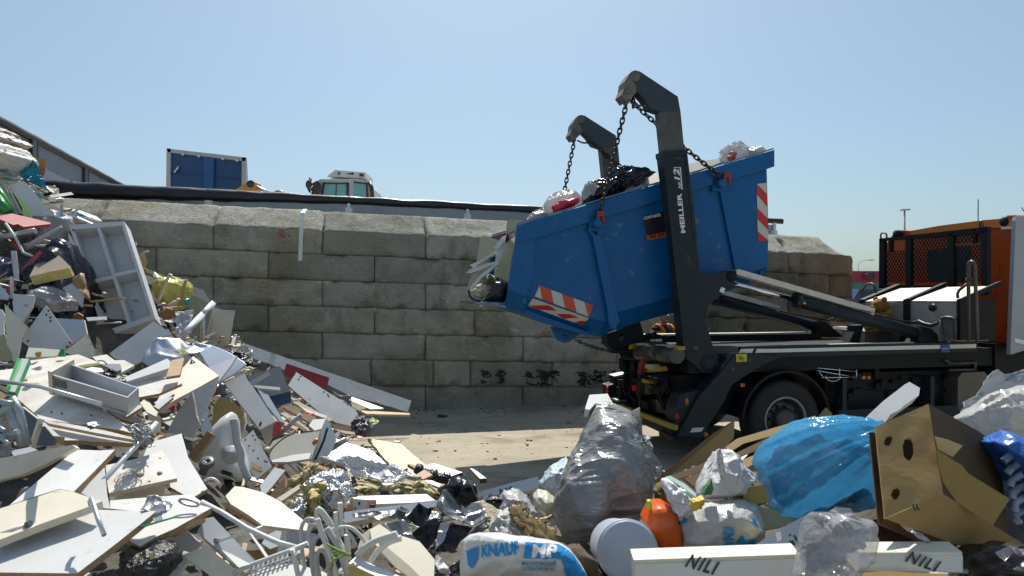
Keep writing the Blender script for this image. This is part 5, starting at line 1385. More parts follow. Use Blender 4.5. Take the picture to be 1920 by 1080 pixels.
def panel(name, label, cat, crop, pts, tn, t=0.018, face=None, edge=None, up=0.0, d=None, dots=None, group=None, parent=None, dotmat=None, dotr=0.006):
    pts = q(crop, pts)
    n = orient(pts, tn if isinstance(tn, Vector) else N(*tn))
    if d is None: d = HD(*cen(pts)) - up
    V3 = worn_edge(plane_pts(pts, d, n), 0.35 if t >= .01 else .1)
    mb = MB(); mb.prism(V3, -n * t, 0, 1)
    if dots:
        for x, y in q(crop, dots):
            r = ray(x, y); o = V3[0] - Vector((0, 0, EYE)); p = r * (o.dot(n) / r.dot(n)) + Vector((0, 0, EYE)) + n * 0.0015
            u = n.orthogonal().normalized(); w = n.cross(u)
            mb.add([p + (u * math.cos(k * .785) + w * math.sin(k * .785)) * dotr for k in range(8)], [tuple(range(8))], 2)
    ms = [face or WM, edge or CE, dotmat or BLK]
    if parent is not None: return mesh_obj(mb, name, ms, parent)
    return single(mb, name, ms, label, cat, group)
def rod(name, label, cat, crop, pts, r, mat, d=None, up=0.02, ups=None, parent=None, seg=10, group=None, smooth=0):
    p2 = q(crop, pts)
    if d is None: d = [HD(*p) - up for p in p2]
    elif not isinstance(d, (list, tuple)): d = [d] * len(p2)
    V3 = [P(x, y, k) for (x, y), k in zip(p2, d)]
    for _ in range(smooth):
        o = [V3[0]]
        for a, b in zip(V3, V3[1:]): o += [a.lerp(b, .25), a.lerp(b, .75)]
        V3 = o + [V3[-1]]
    mb = MB(); mb.tube(V3, r, seg)
    if parent is not None: return mesh_obj(mb, name, mat, parent)
    return single(mb, name, mat, label, cat, group)
def poly_r(poly, cx, cy, th):
    c, s = math.cos(th), math.sin(th)
    best = None
    n = len(poly)
    for i in range(n):
        x1, y1 = poly[i][0] - cx, poly[i][1] - cy; x2, y2 = poly[(i + 1) % n][0] - cx, poly[(i + 1) % n][1] - cy
        dx, dy = x2 - x1, y2 - y1
        den = c * dy - s * dx
        if abs(den) < 1e-9: continue
        t = (x1 * dy - y1 * dx) / den
        u = (x1 * s - y1 * c) / den
        if t > 0 and -1e-6 <= u <= 1 + 1e-6 and (best is None or t > best): best = t
    return best or 1.0
def crinkle(p, f, seed):
    d = noise.voronoi(p * f + Vector((seed, seed * .7, 3)))[0]
    return (d[1] - d[0])
def ridge(p, f, seed):
    c = crinkle(p + Vector((noise.noise(p * f * .6 + Vector((seed, 0, 0))), noise.noise(p * f * .6 + Vector((0, seed, 0))), 0)) * (.35 / f), f, seed)
    return max(0.0, 1 - c / .28) ** 1.4 - .18
LUMPY = ('wool', 'foam', 'chunk', 'rubble', 'motor', 'cardboard', 'brown', 'rag')
def puff_mb(mb, poly, d, T_, wr=0.05, wf=6.0, seed=1.0, nu=72, nr=18, mi=0, lumps=0.15, tuck=None, radial=0.0, flat=0.5, edge_wr=1.0, tilt=90.0, az=0.0, stretch=None, sharp=1.0, lumpy=False):
    """closed inflated body whose outline from the road is poly; it lies on a plane leaning by tilt, T_ is its half depth"""
    cx, cy = cen(poly)
    n = orient(poly, N(tilt, az))
    base = P(cx, cy, d)
    tk = plane_pts_one(*tuck, base, n) if tuck else None
    ua = n.cross(Vector((0, 0, 1)))
    ua = ua.normalized() if ua.length > 1e-4 else Vector((1, 0, 0))
    wa = n.cross(ua)
    st = Vector(stretch) if stretch else Vector((1, 1, 1))
    def pt(rho, th, side_):
        R_ = poly_r(poly, cx, cy, th) * rho
        p = plane_pts_one(cx + R_ * math.cos(th), cy + R_ * math.sin(th), base, n)
        bulge = T_ * max(0.0, 1 - rho ** 2.2) ** flat
        q_ = p - n * (side_ * bulge)
        qs = Vector((q_.x * st.x, q_.y * st.y, q_.z * st.z))
        k = 1 + lumps * noise.noise(q_ * 3.2 + Vector((seed, 0, seed)))
        w = 0.0
        if wr:
            if lumpy: w = wr * (crinkle(qs, wf, seed) - 0.35) + wr * .5 * (crinkle(qs, wf * 2.3, seed + 4) - 0.3)
            else: w = wr * (.50 * ridge(qs, wf, seed) + .28 * ridge(qs, wf * 2.1, seed + 4) + .9 * noise.noise(qs * wf * .55 + Vector((seed, 1, 2))))
        if tk is not None:
            v = p - tk; a = math.atan2(v.dot(wa), v.dot(ua)); rr = v.length
            w += radial * (noise.noise(Vector((a * 7, seed, rr * 1.2))) + .5 * noise.noise(Vector((a * 16, seed, rr * 2)))) * min(1, rr * 6)
        p2 = p - n * (side_ * (bulge * k + w * (1 if rho < .99 else .2)))
        if rho > .6 and w:
            o = p - base
            if o.length > 1e-6: p2 += o.normalized() * w * .6 * edge_wr
        return p2
    verts = []
    for side_ in (-1, 1):
        verts.append(pt(0.0, 0.0, side_))
        for j in range(1, nr + 1):
            rho = math.sin(j / nr * math.pi / 2)
            for i in range(nu): verts.append(pt(rho, 2 * math.pi * i / nu, side_))
    M = 1 + nr * nu
    fs = []
    for s_ in (0, 1):
        o = s_ * M
        for i in range(nu): fs.append((o, o + 1 + i, o + 1 + (i + 1) % nu))
        for j in range(nr - 1):
            for i in range(nu):
                a = o + 1 + j * nu + i; b = o + 1 + j * nu + (i + 1) % nu
                fs.append((a, b, b + nu, a + nu))
    for i in range(nu):
        verts[M + 1 + (nr - 1) * nu + i] = verts[1 + (nr - 1) * nu + i].copy()
    mb.add(verts, fs, mi, True)
    return mb
def puff(name, label, cat, crop, pts, T_, mat, up=0.0, d=None, group=None, parent=None, **kw):
    pts = q(crop, pts)
    if d is None: d = HD(*cen(pts)) - up
    kw.setdefault('lumpy', any(k in mat.name for k in LUMPY))
    mb = MB(); puff_mb(mb, pts, d, T_, **kw)
    if parent is not None: return mesh_obj(mb, name, mat, parent)
    return single(mb, name, mat, label, cat, group)
def sheet(name, label, cat, crop, pts, tn, mat, up=0.0, d=None, amp=0.05, f=4.0, seed=1.0, thick=0.004, nu=64, nr=16, curl=0.0, parent=None, group=None, sharp=True):
    """one crumpled skin: outline on a tilted plane, creased along its normal, with a little thickness"""
    pts = q(crop, pts)
    n = orient(pts, tn if isinstance(tn, Vector) else N(*tn))
    cx, cy = cen(pts)
    if d is None: d = HD(cx, cy) - up
    def w(rho, th):
        R_ = poly_r(pts, cx, cy, th) * rho
        p = plane_pts_one(cx + R_ * math.cos(th), cy + R_ * math.sin(th), P(cx, cy, d), n)
        h = amp * (.55 * ridge(p, f, seed) + .25 * ridge(p, f * 2.3, seed + 3) + .5 * noise.noise(p * f * .7 + Vector((seed, 5, 0))) if sharp else noise.noise(p * f + Vector((seed, 0, 0)))) + amp * .6 * noise.noise(p * f * .45 + Vector((seed, 2, 1))) + curl * rho * rho * math.cos(th * 2 + seed)
        return p + n * h
    vs = [w(0, 0)] + [w(j / nr, 2 * math.pi * i / nu) for j in range(1, nr + 1) for i in range(nu)]
    M = len(vs)
    vs += [v - n * thick for v in vs]
    fs = []
    for o in (0, M):
        for i in range(nu): fs.append((o, o + 1 + i, o + 1 + (i + 1) % nu))
        for j in range(nr - 1):
            for i in range(nu):
                a = o + 1 + j * nu + i; b = o + 1 + j * nu + (i + 1) % nu
                fs.append((a, b, b + nu, a + nu))
    o = 1 + (nr - 1) * nu
    for i in range(nu): fs.append((o + i, o + (i + 1) % nu, M + o + (i + 1) % nu, M + o + i))
    mb = MB(); mb.add(vs, fs, 0, True)
    if parent is not None: return mesh_obj(mb, name, mat, parent)
    return single(mb, name, mat, label, cat, group)
def plane_pts_one(x, y, o, n):
    r = ray(x, y); e = Vector((0, 0, EYE))
    return r * ((o - e).dot(n) / r.dot(n)) + e
def wrap_text(target, body, p0, p1, size_px, mat, d, bold=.02, lift=.009, length_ok=True, skew_=0.0):
    """letters printed on a lumpy body: flat letters pressed on to its skin along the view axis"""
    a, b = P(*p0, d), P(*p1, d)
    xd = (b - a).normalized(); yd = Vector((-xd.z, 0, xd.x))
    tm = text_mb(body, a, xd, yd, size_px / F * d, (b - a).length, bold, skew_)
    me = bpy.data.meshes.new('tmp'); me.from_pydata(tm.v, [], tm.f)
    bm = bmesh.new(); bm.from_mesh(me)
    bmesh.ops.triangulate(bm, faces=bm.faces)
    for _ in range(4):
        es = [e for e in bm.edges if e.calc_length() > .009]
        if not es: break
        bmesh.ops.subdivide_edges(bm, edges=es, cuts=1); bmesh.ops.triangulate(bm, faces=bm.faces)
    press(bm, target, mat, lift)
def press(bm, target, mat, lift, name='printing'):
    me = target.data; wl = WLOC[target.name]
    bvh = BVHTree.FromPolygons([v.co + wl for v in me.vertices], [tuple(p.vertices) for p in me.polygons])
    E = Vector((0, 0, EYE)); miss = []
    for v in bm.verts:
        r = (v.co - E).normalized()
        hit = bvh.ray_cast(E, r)
        if hit[0] is not None: v.co = hit[0] + hit[1].normalized() * lift * (1 if hit[1].dot(r) < 0 else -1)
        else: miss.append(v)
    if miss: bmesh.ops.delete(bm, geom=miss, context='VERTS')
    mb = MB(); bm.verts.index_update(); bm.verts.ensure_lookup_table()
    if not bm.verts: return None
    mb.add([v.co.copy() for v in bm.verts], [tuple(v.index for v in f.verts) for f in bm.faces])
    bm.free()
    return mesh_obj(mb, name, mat, target)
def press_poly(target, poly, mat, d, lift=.006, cuts=5):
    bm = bmesh.new()
    vs = [bm.verts.new(P(x, y, d)) for x, y in poly]
    bm.faces.new(vs)
    bmesh.ops.triangulate(bm, faces=bm.faces)
    for _ in range(cuts): bmesh.ops.subdivide_edges(bm, edges=[e for e in bm.edges if e.calc_length() > .015], cuts=1); bmesh.ops.triangulate(bm, faces=bm.faces)
    return press(bm, target, mat, lift)
# small loose scraps over the whole heap: nobody could count these
random.seed(11)
SCR = [(WM, 5), (CR, 4), (GB, 3), (BR, 3), (TAN, 3), (WOODL, 3), (STEELM, 2), (BLKP, 4), (RDB, .5), (DUST, 3)]
pool = [m for m, w in SCR for _ in range(int(w * 2))]
smats = [m for m, _ in SCR]
mb = MB()
for i in range(5200):
    x = random.uniform(-8, 5.0); y = random.uniform(2.1, 11.2)
    z = hz(x, y)
    if z < 0.05: continue
    if x > -0.6 and y > 5.4: continue
    s = random.choice((.02, .03, .045, .06, .08)) * random.uniform(.7, 1.3)
    asp = random.choice((1, 1.5, 2, 4, 9))
    th = random.choice((.004, .012, .018))
    rot = Matrix.Rotation(random.uniform(0, 6.3), 3, 'Z') @ Matrix.Rotation(random.gauss(0, .4), 3, 'X') @ Matrix.Rotation(random.gauss(0, .4), 3, 'Y')
    lx = s * math.sqrt(asp) * .8; ly = s / math.sqrt(asp) * .8
    c = Vector((x, y, z - random.uniform(0.12, .38)))
    m = smats.index(random.choice(pool))
    k = random.randint(4, 6)
    if asp > 2: pl = [(-lx, -ly), (lx, -ly), (lx * random.uniform(.8, 1.1), ly), (-lx, ly)]
    else: pl = [(lx * math.cos(6.283 * a / k) * random.uniform(.7, 1.2), ly * math.sin(6.283 * a / k) * random.uniform(.7, 1.2)) for a in range(k)]
    mb.prism([c + rot @ Vector((a, b, 0)) for a, b in pl], rot @ Vector((0, 0, -th)), m)
tag(mesh_obj(mb, 'loose_scraps', smats, weld=False), 'countless small scraps of broken board, wood and plastic over the heap', 'scraps', kind='stuff')
# litter on the open ground by the wall
mb = MB()
for i in range(900):
    if random.random() < .6:
        s = random.uniform(-3.0, 4.5); b = -abs(random.gauss(0, .28)) - .04; p = wp(s, 0, b);
    else:
        p = Vector((random.uniform(-2.2, 3.0), random.uniform(6.5, 12.0), 0))
    r = random.choice((.005, .007, .010, .016)) * random.uniform(.6, 1.4)
    mb.ball(Vector((p.x, p.y, r * .3)), (r * random.uniform(.8, 2), r, r * .5), 6, 4, random.randint(0, 2))
tag(mesh_obj(mb, 'ground_litter', [DUST, HEAPM, pmat('litter_grey', (.30, .29, .27), .95)], weld=False), 'fine litter and stones strewn along the foot of the block wall', 'litter', kind='stuff')
# ============================================================ waste, from the top of the heap down: tall side by the wall first
B_ = 'board'
# -- top of the heap
puff('sack', 'grey brown crumpled sack at the very top of the heap', 'sack', 'I', [(-60, 100), (20, 110), (70, 150), (85, 215), (40, 240), (-60, 250)], .3, pmat('grey_brown_sack', (.30, .26, .22), .6, var=.2), d=7.7, wr=.06, seed=2)
puff('sack', 'grey white sack with a frayed edge just under the topmost sack', 'sack', 'I', [(-60, 215), (60, 215), (130, 235), (185, 280), (120, 300), (60, 310), (-60, 315)], .3, pmat('grey_white_sack', (.42, .40, .37), .5, var=.2), d=7.6, wr=.07, seed=3)
puff('cardboard_scrap', 'dark brown torn cardboard below the top sacks', 'cardboard', 'I', [(-40, 300), (150, 290), (185, 290), (180, 340), (260, 390), (300, 450), (270, 470), (130, 440), (60, 380), (-40, 400)], .12, BR, d=7.65, wr=.05, seed=4)
puff('rubble_bag', 'open white rubble bag bulging below the torn brown cardboard', 'bag', 'I', [(-60, 410), (20, 400), (60, 350), (140, 320), (170, 370), (120, 430), (200, 440), (250, 400), (262, 440), (295, 465), (250, 540), (200, 600), (150, 620), (60, 570), (-60, 560)], .35, pmat('white_sacking', (.58, .57, .52), .6, var=.1), d=7.5, wr=.05, wf=5, seed=5)
panel('board', 'dark brown weathered board standing at the heap top beside the blue film', B_, 'I', [(300, 450), (527, 472), (490, 735), (380, 700), (250, 500)], (68, 20), .02, BR, BR, d=7.85)
sheet('plastic_film', 'teal blue plastic film draped over the heap near its top', 'film', 'I', [(215, 600), (260, 540), (330, 525), (415, 545), (450, 640), (500, 760), (545, 865), (510, 865), (400, 790), (300, 740), (240, 690)], (55, 25), pmat('teal_film', (.01, .22, .33), .25, var=.15), d=7.55, amp=.12, f=3, seed=6)
sheet('plastic_film', 'pale translucent green film hanging below the teal film', 'film', 'I', [(300, 745), (400, 790), (520, 870), (480, 900), (430, 920), (360, 850)], (55, 25), pmat('pale_green_film', (.40, .55, .52), .3, trans=.3), d=7.6, amp=.08, f=4, seed=7)
sheet('plastic_film', 'clear grey film strip with a green edge beneath the rubble bag', 'film', 'I', [(-50, 560), (20, 570), (130, 640), (260, 690), (200, 720), (60, 700), (-50, 660)], (40, 10), pmat('grey_green_film', (.36, .44, .42), .2, trans=.3), d=7.35, amp=.06, f=4, seed=8)
panel('board', 'mint green board edge just below the rubble bag', B_, 'I', [(-40, 640), (60, 660), (230, 715), (100, 740), (-40, 700)], (35, 10), .02, pmat('mint_board', (.40, .56, .42), .4), CE, d=7.3)
sheet('crumpled_sheet', 'crumpled cream paper sheet below the teal film by the wall', 'sheet', 'I', [(515, 770), (600, 790), (650, 870), (700, 970), (620, 970), (560, 900), (540, 850)], (55, 60), CR, d=7.9, amp=.08, f=3, seed=9)
panel('board', 'grey white board sheet leaning below the teal film', B_, 'I', [(85, 765), (220, 728), (305, 742), (575, 1075), (610, 1110), (330, 1110)], (58, 15), .02, LG, CE, d=7.2)
panel('board', 'thin grey board just in front of the leaning white sheet', B_, 'I', [(60, 760), (90, 770), (250, 1080), (215, 1080)], (60, 10), .016, GB, GE, d=7.1)
panel('board', 'lime green glossy board leaning near the heap top', B_, 'I', [(190, 905), (230, 910), (300, 1000), (345, 1090), (380, 1180), (270, 1130)], (58, 15), .016, LIME, GE, d=7.0)
panel('board', 'pinkish grey board leaning beside the green pipes', B_, 'I', [(-20, 720), (40, 745), (210, 1090), (140, 1090), (20, 880), (-20, 830)], (55, 10), .016, pmat('mauve_board', (.33, .27, .28), .5, var=.15), GE, d=7.05)
rod('pipe', 'bright green plastic pipe at the edge of the heap', 'pipe', 'I', [(-40, 800), (20, 880), (120, 1060)], .035, pmat('pipe_green', (.08, .42, .06), .3), d=6.95)
rod('pipe', 'dark green plastic pipe below the bright green one', 'pipe', 'I', [(-40, 900), (20, 990), (90, 1080)], .05, pmat('pipe_dark_green', (.02, .20, .06), .3), d=6.9)
puff('plaster_bag', 'white and blue plaster bag lying against the block wall', 'bag', 'J', [(740, 130), (790, 70), (860, 90), (960, 130), (1040, 150), (1110, 210), (1060, 225), (900, 230), (800, 200)], .22, pmat('white_poly', (.62, .63, .62), .4, var=.05), d=8.4, wr=.04, seed=10)
sheet('film_scrap', 'blue printed strip across the plaster bag by the wall', 'film', 'J', [(860, 105), (960, 145), (950, 165), (850, 135)], (50, 20), pmat('print_blue', (.02, .20, .46), .4), d=8.1, amp=.02, f=6)
puff('plastic_bag', 'clear plastic bag with folded mouth above the round tin', 'bag', 'J', [(550, 140), (620, 115), (700, 130), (760, 180), (770, 250), (730, 290), (640, 330), (560, 320), (590, 230), (540, 190)], .18, pmat('clear_film', (.66, .66, .70), .15, var=.06, alpha=.75), d=7.3, wr=.06, wf=8, seed=11)
panel('wood_lath', 'upright grey wooden lath above the clear plastic bag', 'lath', 'J', [(678, 20), (697, 20), (697, 200), (680, 200)], (85, 10), .03, STEELM, STEELM, d=7.25)
mb = MB()
a = P(*q('J', [(625, 470)])[0], 7.1); mb.lathe(a, Vector((-.2, -.25, -.95)), [(.002, 0), (.17, 0), (.19, .02), (.19, .03), (.165, .05), (.16, .09), (.002, .09)], 30); mb.lathe(a - Vector((-.2, -.25, -.95)) * .25, Vector((-.2, -.25, -.95)), [(.15, 0), (.19, .24)], 30)
single(mb, 'tin', pmat('tin_grey', (.30, .28, .25), .35, metal=.4, var=.2), 'round metal tin showing its ringed base under clear plastic', 'tin')
panel('board', 'faded red board with a dark red edge near the heap top', B_, 'J', [(-40, 130), (30, 118), (150, 125), (575, 225), (560, 240), (265, 272), (200, 240), (150, 250), (-40, 170)], (22, 10), .025, PKR, RDE, d=6.7)
rod('metal_strip', 'bent grey aluminium strip under the faded red board', 'strip', 'J', [(-40, 400), (150, 370), (320, 330), (400, 318)], .028, STEELM, d=6.4)
rod('plastic_tube', 'thin white tube running across to the white cabinet', 'tube', 'J', [(270, 470), (500, 485), (660, 500), (820, 518)], .012, pmat('white_tube', (.66, .66, .64), .4), d=6.5)
rod('plastic_strip', 'twisted white plastic strip below the round tin', 'strip', 'J', [(290, 510), (350, 480), (450, 410), (560, 350), (690, 270)], [.03, .03, .022, .018, .012], pmat('milky_plastic', (.50, .50, .54), .25, trans=.2), d=6.5)
rod('profile_bar', 'dark perforated metal bar sloping below the red board', 'bar', 'J', [(-20, 350), (100, 440), (230, 560), (360, 640)], .02, DARKSTEEL, d=6.45)
rod('profile_bar', 'thin white bent bar over the dark perforated metal bar', 'bar', 'J', [(60, 230), (180, 400), (260, 560), (380, 610)], .012, LG, d=6.35)
panel('plastic_strip', 'dark red plastic channel slanting beside the foam slab', 'strip', 'J', [(215, 770), (300, 680), (440, 535), (480, 560), (360, 690), (220, 840)], (60, -30), .03, RDB, RDE, d=6.2)
panel('plastic_strip', 'short crimson strip near the edge of the heap', 'strip', 'J', [(100, 430), (160, 430), (225, 510), (200, 530)], (60, 10), .03, RDB, RDE, d=6.4)
panel('foam_slab', 'foam slab with a brown face and broken yellow edge', 'foam slab', 'J', [(330, 830), (470, 560), (660, 590), (790, 715), (775, 735)], (32, -10), .09, pmat('brown_facing', (.27, .21, .16), .7, var=.15), YFOAM, d=6.1)
rod('metal_post', 'thin grey post standing below the foam slab', 'post', 'J', [(690, 820), (680, 900), (676, 1000)], .016, STEELM, d=6.2)
panel('plastic_strip', 'neon green strip beside the white open cabinet', 'strip', 'J', [(770, 465), (790, 480), (850, 590), (885, 735), (860, 730), (810, 590)], (65, 40), .02, pmat('neon_green', (.20, .60, .04), .3), GRN, d=6.6)
panel('plank', 'pale cream offcut standing beside the white open cabinet', 'plank', 'J', [(765, 340), (800, 380), (845, 480), (835, 510), (780, 440)], (65, 40), .02, CR, CE, d=6.8)
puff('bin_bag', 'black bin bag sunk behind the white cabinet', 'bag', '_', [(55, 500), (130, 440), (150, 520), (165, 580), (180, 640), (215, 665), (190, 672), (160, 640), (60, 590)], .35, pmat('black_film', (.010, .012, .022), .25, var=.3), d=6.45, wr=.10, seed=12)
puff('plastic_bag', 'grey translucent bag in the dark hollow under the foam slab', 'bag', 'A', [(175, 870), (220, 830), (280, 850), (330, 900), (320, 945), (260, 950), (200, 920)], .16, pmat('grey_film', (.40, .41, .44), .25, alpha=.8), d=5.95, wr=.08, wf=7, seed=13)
panel('board', 'small grey board with brown torn corner in the hollow', B_, 'A', [(285, 835), (330, 812), (385, 868), (378, 925), (340, 880)], (70, 20), .015, GB, CB, d=5.8)
puff('cardboard_scrap', 'crumpled brown cardboard beside the white cabinet foot', 'cardboard', 'A', [(330, 790), (375, 770), (400, 850), (420, 900), (385, 880), (340, 850)], .08, BR, d=6.0, wr=.06, seed=14)
for nm, lb, pts, m, tn, d in (
    ('board', 'pale blue grey board end at the heap edge beside the crimson scrap', [(-40, 920), (0, 920), (110, 1050), (90, 1090), (-40, 1080)], BLUM, (60, 15), 5.8),
    ('board', 'white tray like offcut below the crimson scrap', [(140, 1030), (390, 1040), (350, 1090), (200, 1080)], WM, (25, 0), 5.7),
    ('plastic_strip', 'crimson plastic scrap near the grey rail of the heap', [(60, 970), (100, 890), (190, 880), (170, 920), (90, 1010)], RDB, (60, 15), 6.0),
    ('profile_rail', 'dull grey slotted rail standing below the red channel', [(120, 540), (180, 540), (220, 880), (160, 880)], GB, (75, 20), 6.1),
    ('profile_rail', 'thin pale rail standing near the heap edge', [(110, 830), (140, 830), (140, 1080), (110, 1080)], LG, (80, 10), 5.9)):
    panel(nm, lb, nm.split('_')[-1], 'J', pts, tn, .02, m, GE, d=d)
puff('plastic_bag', 'blue grey crumpled bag heap at the edge beside the slotted rail', 'bag', 'J', [(-40, 640), (60, 660), (120, 720), (120, 860), (60, 900), (-40, 900)], .2, pmat('slate_film', (.13, .15, .22), .3, var=.4, scale=12), d=6.3, wr=.1, seed=15)
# -- white open cabinet with four compartments
def cabinet():
    d, n = 6.75, N(62, 6)
    quad = q('A', [(318, 545), (570, 527), (715, 975), (480, 1062)])
    n = orient(quad, n)
    c = plane_pts(quad, d, n)
    dp = -n * 0.16
    root = thing('cabinet', 'white open cabinet of four compartments leaning on the heap', 'cabinet', c[3])
    B = lambda u, v: c[0] * (1 - u) * (1 - v) + c[1] * u * (1 - v) + c[2] * u * v + c[3] * (1 - u) * v
    ins_ = pmat('cabinet_white', (.55, .56, .56), .35, var=.02, dirt=.15, dirtcol=(.35, .33, .3))
    mb = MB(); mb.prism([B(0, 0) + dp, B(1, 0) + dp, B(1, 1) + dp, B(0, 1) + dp], -n * .012); mesh_obj(mb, 'back_panel', ins_, root)
    def bar(u0, v0, u1, v1, name):
        mb = MB(); p = [B(u0, v0), B(u1, v0), B(u1, v1), B(u0, v1)]
        mb.hexa(p + [x + dp * .99 for x in p]); return mesh_obj(mb, name, ins_, root)
    bar(0, 0, .062, 1, 'side_panel'); bar(.94, 0, 1, 1, 'side_panel'); bar(.062, 0, .94, .045, 'end_panel'); bar(.062, .955, .94, 1, 'end_panel')
    bar(.475, .045, .54, .955, 'divider'); bar(.062, .515, .475, .545, 'shelf'); bar(.54, .50, .94, .53, 'shelf')
    mb = MB()
    for x, y in q('A', [(338, 568), (405, 783), (415, 815), (388, 740)]):
        p = plane_pts_one(x, y, c[0], n) + n * .001; u = n.orthogonal().normalized(); w = n.cross(u)
        mb.add([p + (u * math.cos(k * .785) + w * math.sin(k * .785)) * .012 for k in range(8)], [tuple(range(8))])
    mesh_obj(mb, 'screw_hole', BLK, root)
    return c, n
cabinet()
mb = MB(); random.seed(3)
for x, y in q('A', [(500, 1010), (512, 1020), (495, 1022), (520, 1012), (625, 995), (640, 1000)]): mb.ball(P(x, y, 6.6), (random.uniform(.015, .04), .02, .02), 7, 5, 0, lambda d: 1 + .4 * noise.noise(d * 3))
tag(mesh_obj(mb, 'plaster_crumbs', DUST), 'crumbs of tan plaster in the foot of the white cabinet', 'crumbs', kind='stuff')
# -- beside the cabinet, against the wall
panel('pale_tube', 'pale round tube end poking out behind the cabinet', 'tube', 'K', [(20, 60), (70, 58), (72, 80), (20, 85)], (70, 20), .05, CR, CE, d=8.6)
panel('wood_block', 'pale splintered wood block behind the white cabinet', 'wood block', 'K', [(60, 190), (140, 160), (160, 205), (130, 250), (90, 255)], (60, 20), .08, WOODL, WOODL, d=8.7)
rod('wood_stick', 'thin grey stick above the splintered wood block', 'stick', 'K', [(70, 180), (172, 138)], .012, WOODL, d=8.6)
panel('plank', 'olive green strip slanting behind the yellow bag', 'plank', 'K', [(100, 265), (150, 280), (330, 350), (320, 380), (110, 300)], (50, 20), .04, pmat('olive_green', (.20, .24, .03), .45), OLV, d=8.9)
panel('board', 'cream grey board end between cabinet and yellow bag', B_, 'K', [(110, 325), (250, 370), (230, 440), (140, 400)], (60, 20), .02, CR, CE, d=8.5)
panel('board', 'grey board end just under the cream one by the cabinet', B_, 'K', [(140, 400), (220, 430), (180, 510), (150, 480)], (60, 20), .02, SMOKE, GE, d=8.4)
panel('board', 'beige offcut propped below the yellow bag', B_, 'K', [(185, 500), (245, 450), (270, 540), (240, 580)], (55, 30), .02, CR, CE, d=8.3)
sheet('paper_sheet', 'white paper sheet tucked above the yellow bag', 'paper', 'K', [(205, 345), (225, 312), (300, 365), (280, 390)], (40, 20), WM, d=8.5, amp=.03, f=5)
yb = puff('rubbish_bag', 'yellow translucent rubbish bag resting beside the wall', 'bag', 'K', [(250, 400), (300, 375), (400, 358), (470, 390), (500, 450), (500, 530), (480, 620), (410, 645), (330, 610), (270, 560), (250, 480)], .32, pmat('yellow_film', (.56, .53, .13), .22, var=.25, scale=8, trans=.3), d=8.6, wr=.05, wf=5, seed=16)
for i, (pts, lb) in enumerate((([(250, 575), (300, 460), (350, 330), (370, 350)], 'cream bent plastic conduit in front of the yellow bag'), ([(445, 620), (460, 480), (490, 380)], 'brownish straight conduit in front of the yellow bag'),
                               ([(350, 630), (430, 540)], 'short white stick at the foot of the yellow bag'), ([(320, 610), (400, 565)], 'second short white stick under the yellow bag, nearer the cabinet'))):
    rod('conduit' if i < 2 else 'wood_stick', lb, 'conduit' if i < 2 else 'stick', 'K', pts, .018, (CR, pmat('tan_tube', (.44, .33, .16), .5), CR, WM)[i], d=8.2, smooth=1 if i == 0 else 0)
panel('plastic_strip', 'bright red plastic strip at the foot of the yellow bag', 'strip', 'K', [(275, 600), (300, 600), (375, 650), (340, 655), (280, 620)], (35, 20), .03, pmat('bright_red', (.48, .02, .02), .4), RDE, d=8.0)
panel('tray', 'grey shallow tray below the red plastic strip', 'tray', 'K', [(310, 650), (500, 648), (470, 665), (380, 688), (330, 680)], (20, 0), .03, GB, GE, d=7.9)
puff('plastic_cup', 'small turquoise plastic cup beside the yellow bag', 'cup', 'K', [(485, 560), (500, 535), (520, 540), (518, 595), (490, 600)], .06, pmat('turquoise', (.03, .35, .45), .4), d=8.5, wr=.01)
puff('boot', 'black rubber boot standing at the cabinet corner', 'boot', 'K', [(220, 625), (275, 585), (285, 640), (295, 750), (255, 710), (240, 680)], .08, BLKP, d=7.4, wr=.02)
sheet('foil_sheet', 'crumpled pale lilac sheet below the grey tray', 'sheet', 'K', [(300, 720), (360, 700), (470, 670), (560, 648), (540, 720), (480, 820), (400, 830), (350, 790)], (45, 20), pmat('lilac_sheet', (.52, .52, .58), .35, var=.1), d=7.5, amp=.07, f=5, seed=17)
panel('board', 'olive cream board standing just behind the aluminium rail', B_, 'K', [(530, 515), (570, 518), (680, 580), (620, 680), (560, 700), (510, 640)], (72, 5), .02, OLV, CE, d=8.2)
panel('board', 'grey slate like board resting on the wall above the cream panels', B_, 'K', [(495, 410), (560, 440), (640, 470), (700, 575), (660, 580), (540, 520)], (70, 15), .02, GB, GE, d=9.2)
panel('board', 'tall cream board standing against the wall with a curved top', B_, 'K', [(710, 605), (790, 632), (903, 640), (845, 975), (645, 915), (690, 700)], (76, 12), .02, CR, CE, d=8.6)
panel('board', 'grey shaded board just behind the tall cream board', B_, 'K', [(690, 590), (715, 605), (650, 900), (630, 915), (636, 690)], (78, -40), .02, GB, CE, d=8.55)
panel('board', 'yellowish board behind the aluminium rail frame', B_, 'K', [(560, 770), (615, 710), (610, 905), (510, 860)], (75, 10), .02, OLV, CE, d=8.0)
mb = MB()
V3 = [P(*q('K', [p])[0], d) for p, d in (((712, 583), 8.1), ((620, 680), 7.7), ((470, 840), 7.0))]
for a, b in zip(V3, V3[1:]): mb.tube([a, b], .045, 4)
V4 = [P(*q('K', [p])[0], d) for p, d in (((630, 690), 7.7), ((635, 800), 7.75), ((628, 915), 7.8))]; mb.tube(V4, .025, 4)
single(mb, 'frame_rail', pmat('frame_white', (.60, .63, .68), .35, metal=.3), 'white angled frame rail with an upright leaning before the cream boards', 'rail')
panel('board', 'big plain grey board sliding down below the white cabinet', B_, 'B', [(820, 410), (1150, 170), (1290, 262), (1160, 310), (1060, 470), (1000, 500), (860, 450)], (52, 18), .018, GB, CE, d=6.1)
